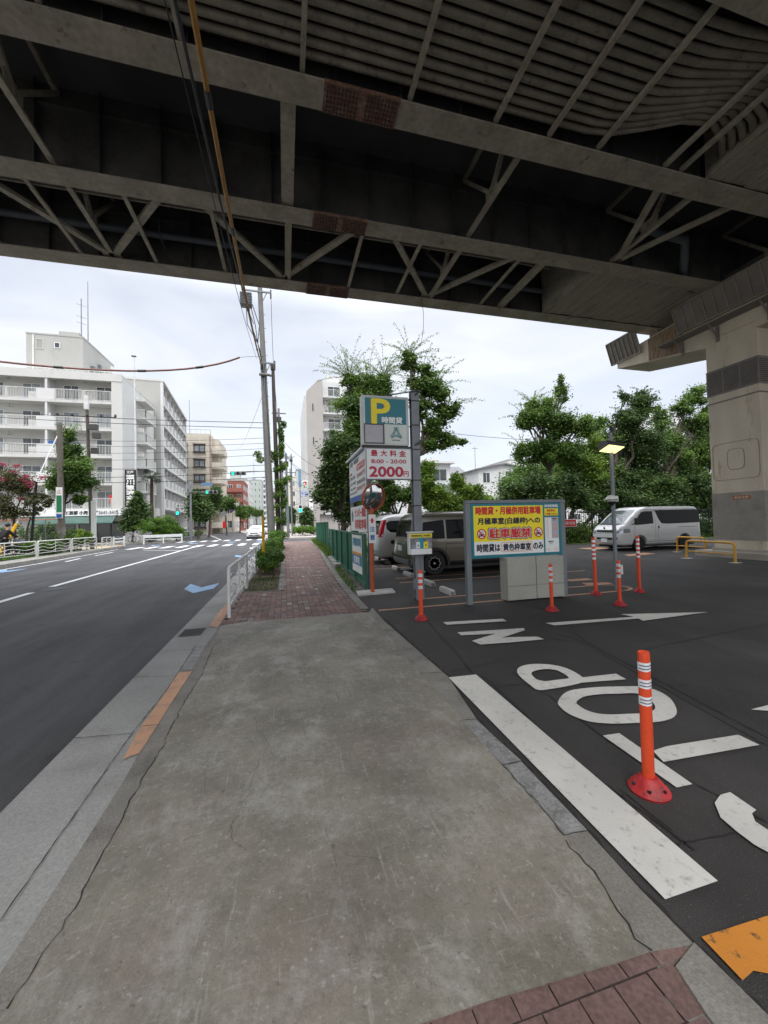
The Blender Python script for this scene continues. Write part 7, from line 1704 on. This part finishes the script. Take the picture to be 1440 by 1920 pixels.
# ground cover
def tufts(name,poly,n,h,mat,seed,z=0):
    rgs=np.random.default_rng(seed); xs=[p[0] for p in poly];ys=[p[1] for p in poly]; V=[];T=[]
    while len(T)<n:
        x,y=rgs.uniform(min(xs),max(xs)),rgs.uniform(min(ys),max(ys))
        if not inside((x,y),poly): continue
        a=rgs.uniform(0,6.28); w=.012; hh=h*rgs.uniform(.4,1.2); dx,dy=rgs.normal(0,h*.4,2); V+=[(x-w*math.cos(a),y-w*math.sin(a),z),(x+w*math.cos(a),y+w*math.sin(a),z),(x+dx+w*.3,y+dy,z+hh),(x+dx-w*.3,y+dy,z+hh)]; T.append(rgs.random())
    o=mesh_leaves(name,np.array(V),np.array(T),mat,None); o['kind']='stuff'; return o
tufts('grass',[(-12.95,15),(-13.1,24.2),(-13.8,31.4),(-15,31.4),(-15,15)],9000,.12,'hedge',1,.2)
tufts('weeds',[(1.78,17.5),(1.95,20),(2.2,33),(3.2,33),(2.2,20),(2.05,17.5)],3500,.4,'ivy',2)
tufts('verge_weeds',[(1.47,8.6),(1.5,11),(1.75,14.5),(1.84,14.5),(1.72,10)],320,.10,'ivy',3)
tufts('fallen_leaves',[(-.98,9.7),(-.22,9.6),(-.22,12.2),(-.98,12.2)],900,.02,'leafC',4,.014)
tufts('railing_ground_cover',[(3,19.4),(34,20.2),(34,21.5),(3,20.6)],9000,.3,'leafA',6)
# ================================================================== PEOPLE AND BICYCLES
def bicycle(label,loc,rz,group=None,col='black'):
    t=thing('bicycle',label,'bicycle',(0,0,0),group)
    for x in (0,1.08):
        w=MB()
        for k in range(24):
            a0,a1=2*math.pi*k/24,2*math.pi*(k+1)/24; w.tube([(x+math.cos(a0)*.32,0,.33+math.sin(a0)*.32),(x+math.cos(a1)*.32,0,.33+math.sin(a1)*.32)],.018,5,False)
        o=build('wheel',w,'rubber',t); s=MB()
        for k in range(12): a=2*math.pi*k/12; s.bar((x,0,.33),(x+math.cos(a)*.31,0,.33+math.sin(a)*.31),.006,.006,(0,1,0))
        build('spokes',s,'steel',o)
    f=MB()
    for a,b in (((0,0,.33),(.42,0,.3)),((.42,0,.3),(.28,0,.8)),((.28,0,.75),(0,0,.33)),((.42,0,.3),(.92,0,.72)),((.3,0,.62),(.90,0,.86)),((.88,0,.95),(1.08,0,.33))): f.tube([a,b],.018,6)
    build('frame',f,col,t); build('saddle',MB().ell((.26,0,.86),.13,.08,.04),'black',t); build('handlebar',MB().tube([(.72,-.26,1.0),(.86,-.1,1.03),(.88,0,.98),(.86,.1,1.03),(.72,.26,1.0)],.014,6),'steel',t)
    build('basket',MB().box(.98,1.25,-.16,.16,.75,.78).box(.98,1.0,-.16,.16,.78,.98).box(1.24,1.26,-.18,.18,.78,1.0).box(1.0,1.24,-.18,-.165,.78,1.0).box(1.0,1.24,.165,.18,.78,1.0),'steel',t)
    build('rear_mudguard',MB().tube([(-.3,0,.5),(-.2,0,.62),(0,0,.69),(.2,0,.62)],.02,5),col,t)
    t.location=loc; t.rotation_euler=(0,0,rz); return t
bicycle('bicycle ridden along the left sidewalk by the person in black',(-14.2,23.8,.15),R(70))
bicycle('grey bicycle parked by the shop corner, left one',(-15.2,41.2,.14),R(25),'parked bicycles at the corner','greypaint'); bicycle('white-framed bicycle parked by the round bushes',(-13.9,41.9,.14),R(10),'parked bicycles at the corner','offwhite')
def person():
    t=thing('person','person in black clothes riding a bicycle behind the left fence','person',(0,0,0))
    # one vertex per joint; y is forward
    J={'pel':(0,.0,.98),'wst':(0,.06,1.12),'chs':(0,.17,1.32),'nck':(0,.25,1.50),'hd0':(0,.28,1.58),'hd1':(0,.31,1.68),'hd2':(0,.30,1.77),
       'shL':(-.17,.2,1.43),'elL':(-.25,.36,1.2),'wrL':(-.24,.58,1.1),'haL':(-.24,.66,1.08),'shR':(.17,.2,1.43),'elR':(.25,.36,1.2),'wrR':(.24,.58,1.1),'haR':(.24,.66,1.08),
       'hiL':(-.1,.0,.93),'knL':(-.12,.42,.78),'anL':(-.12,.3,.38),'toL':(-.12,.44,.31),'hiR':(.1,.0,.93),'knR':(.12,.3,.60),'anR':(.12,.16,.22),'toR':(.12,.3,.16)}
    Rd={'pel':.14,'wst':.13,'chs':.155,'nck':.055,'hd0':.07,'hd1':.095,'hd2':.08,'shL':.075,'elL':.05,'wrL':.034,'haL':.035,'shR':.075,'elR':.05,'wrR':.034,'haR':.035,'hiL':.1,'knL':.068,'anL':.045,'toL':.04,'hiR':.1,'knR':.068,'anR':.045,'toR':.04}
    E_=[('pel','wst'),('wst','chs'),('chs','nck'),('nck','hd0'),('hd0','hd1'),('hd1','hd2'),('chs','shL'),('shL','elL'),('elL','wrL'),('wrL','haL'),('chs','shR'),('shR','elR'),('elR','wrR'),('wrR','haR'),('pel','hiL'),('hiL','knL'),('knL','anL'),('anL','toL'),('pel','hiR'),('hiR','knR'),('knR','anR'),('anR','toR')]
    def skin(name,keys,edges,grow,mat,parent,root):
        me=bpy.data.meshes.new(name); ix={k:i for i,k in enumerate(keys)}; me.from_pydata([J[k] for k in keys],[(ix[a],ix[b]) for a,b in edges],[]); o=link(name,me,mat,parent)
        md=o.modifiers.new('skin','SKIN'); sk=me.skin_vertices[0].data if me.skin_vertices else None
        if sk is None:
            bm=bmesh.new(); bm.from_mesh(me); bm.verts.layers.skin.verify(); bm.to_mesh(me); bm.free(); sk=me.skin_vertices[0].data
        for k,i in ix.items(): sk[i].radius=(Rd[k]*grow,Rd[k]*grow); sk[i].use_root=(k==root)
        s=o.modifiers.new('sub','SUBSURF'); s.levels=2; s.render_levels=2; return o
    body=skin('body',list(J),E_,1,'skin',t,'pel')
    ck=['pel','wst','chs','shL','elL','wrL','shR','elR','wrR']; skin('jacket',ck,[e for e in E_ if e[0] in ck and e[1] in ck],1.34,'cloth',t,'pel')
    pk=['pel','hiL','knL','anL','hiR','knR','anR']; skin('trousers',pk,[e for e in E_ if e[0] in pk and e[1] in pk],1.28,'cloth',t,'pel')
    build('hair',MB().ell((0,.275,1.75),.105,.12,.10,14,10),'hair',t,smooth=80,local=True)
    for s in (-1,1): build('shoe',MB().ell((s*.12,.39 if s<0 else .25,.30 if s<0 else .15),.05,.13,.045),'black',t,smooth=80,local=True)
    hm=MB()
    for s in (-1,1):
        for k in range(4): x=s*(.215+.017*k); hm.tube([(x,.66,1.10),(x,.71-.004*k,1.085),(x,.70,1.05)],[.009,.009,.007],6)
        hm.tube([(s*.21,.64,1.09),(s*.19,.69,1.07)],[.011,.009],6)
    build('fingers',hm,'skin',t,local=True)
    fc=MB().ell((-.035,.395,1.69),.012,.008,.008,8,6).ell((.035,.395,1.69),.012,.008,.008,8,6); build('eyes',fc,'black',t,local=True)
    build('nose',MB().ell((0,.41,1.665),.013,.018,.022,8,6),'skin',t,local=True)
    return t
pp=person(); pp.location=(-14.11,24.05,.15); pp.rotation_euler=(0,0,R(-20))
t=thing('shoulder_bag','pale cloth bag hanging at the cyclist side','bag',(-14.35,23.95,1.0)); build('pouch',MB().ell((-14.38,23.9,1.12),.09,.2,.24),'bagcloth',t,smooth=80); build('strap',MB().tube([(-14.38,23.9,1.35),(-14.2,24.1,1.6)],.012,5),'bagcloth',t)
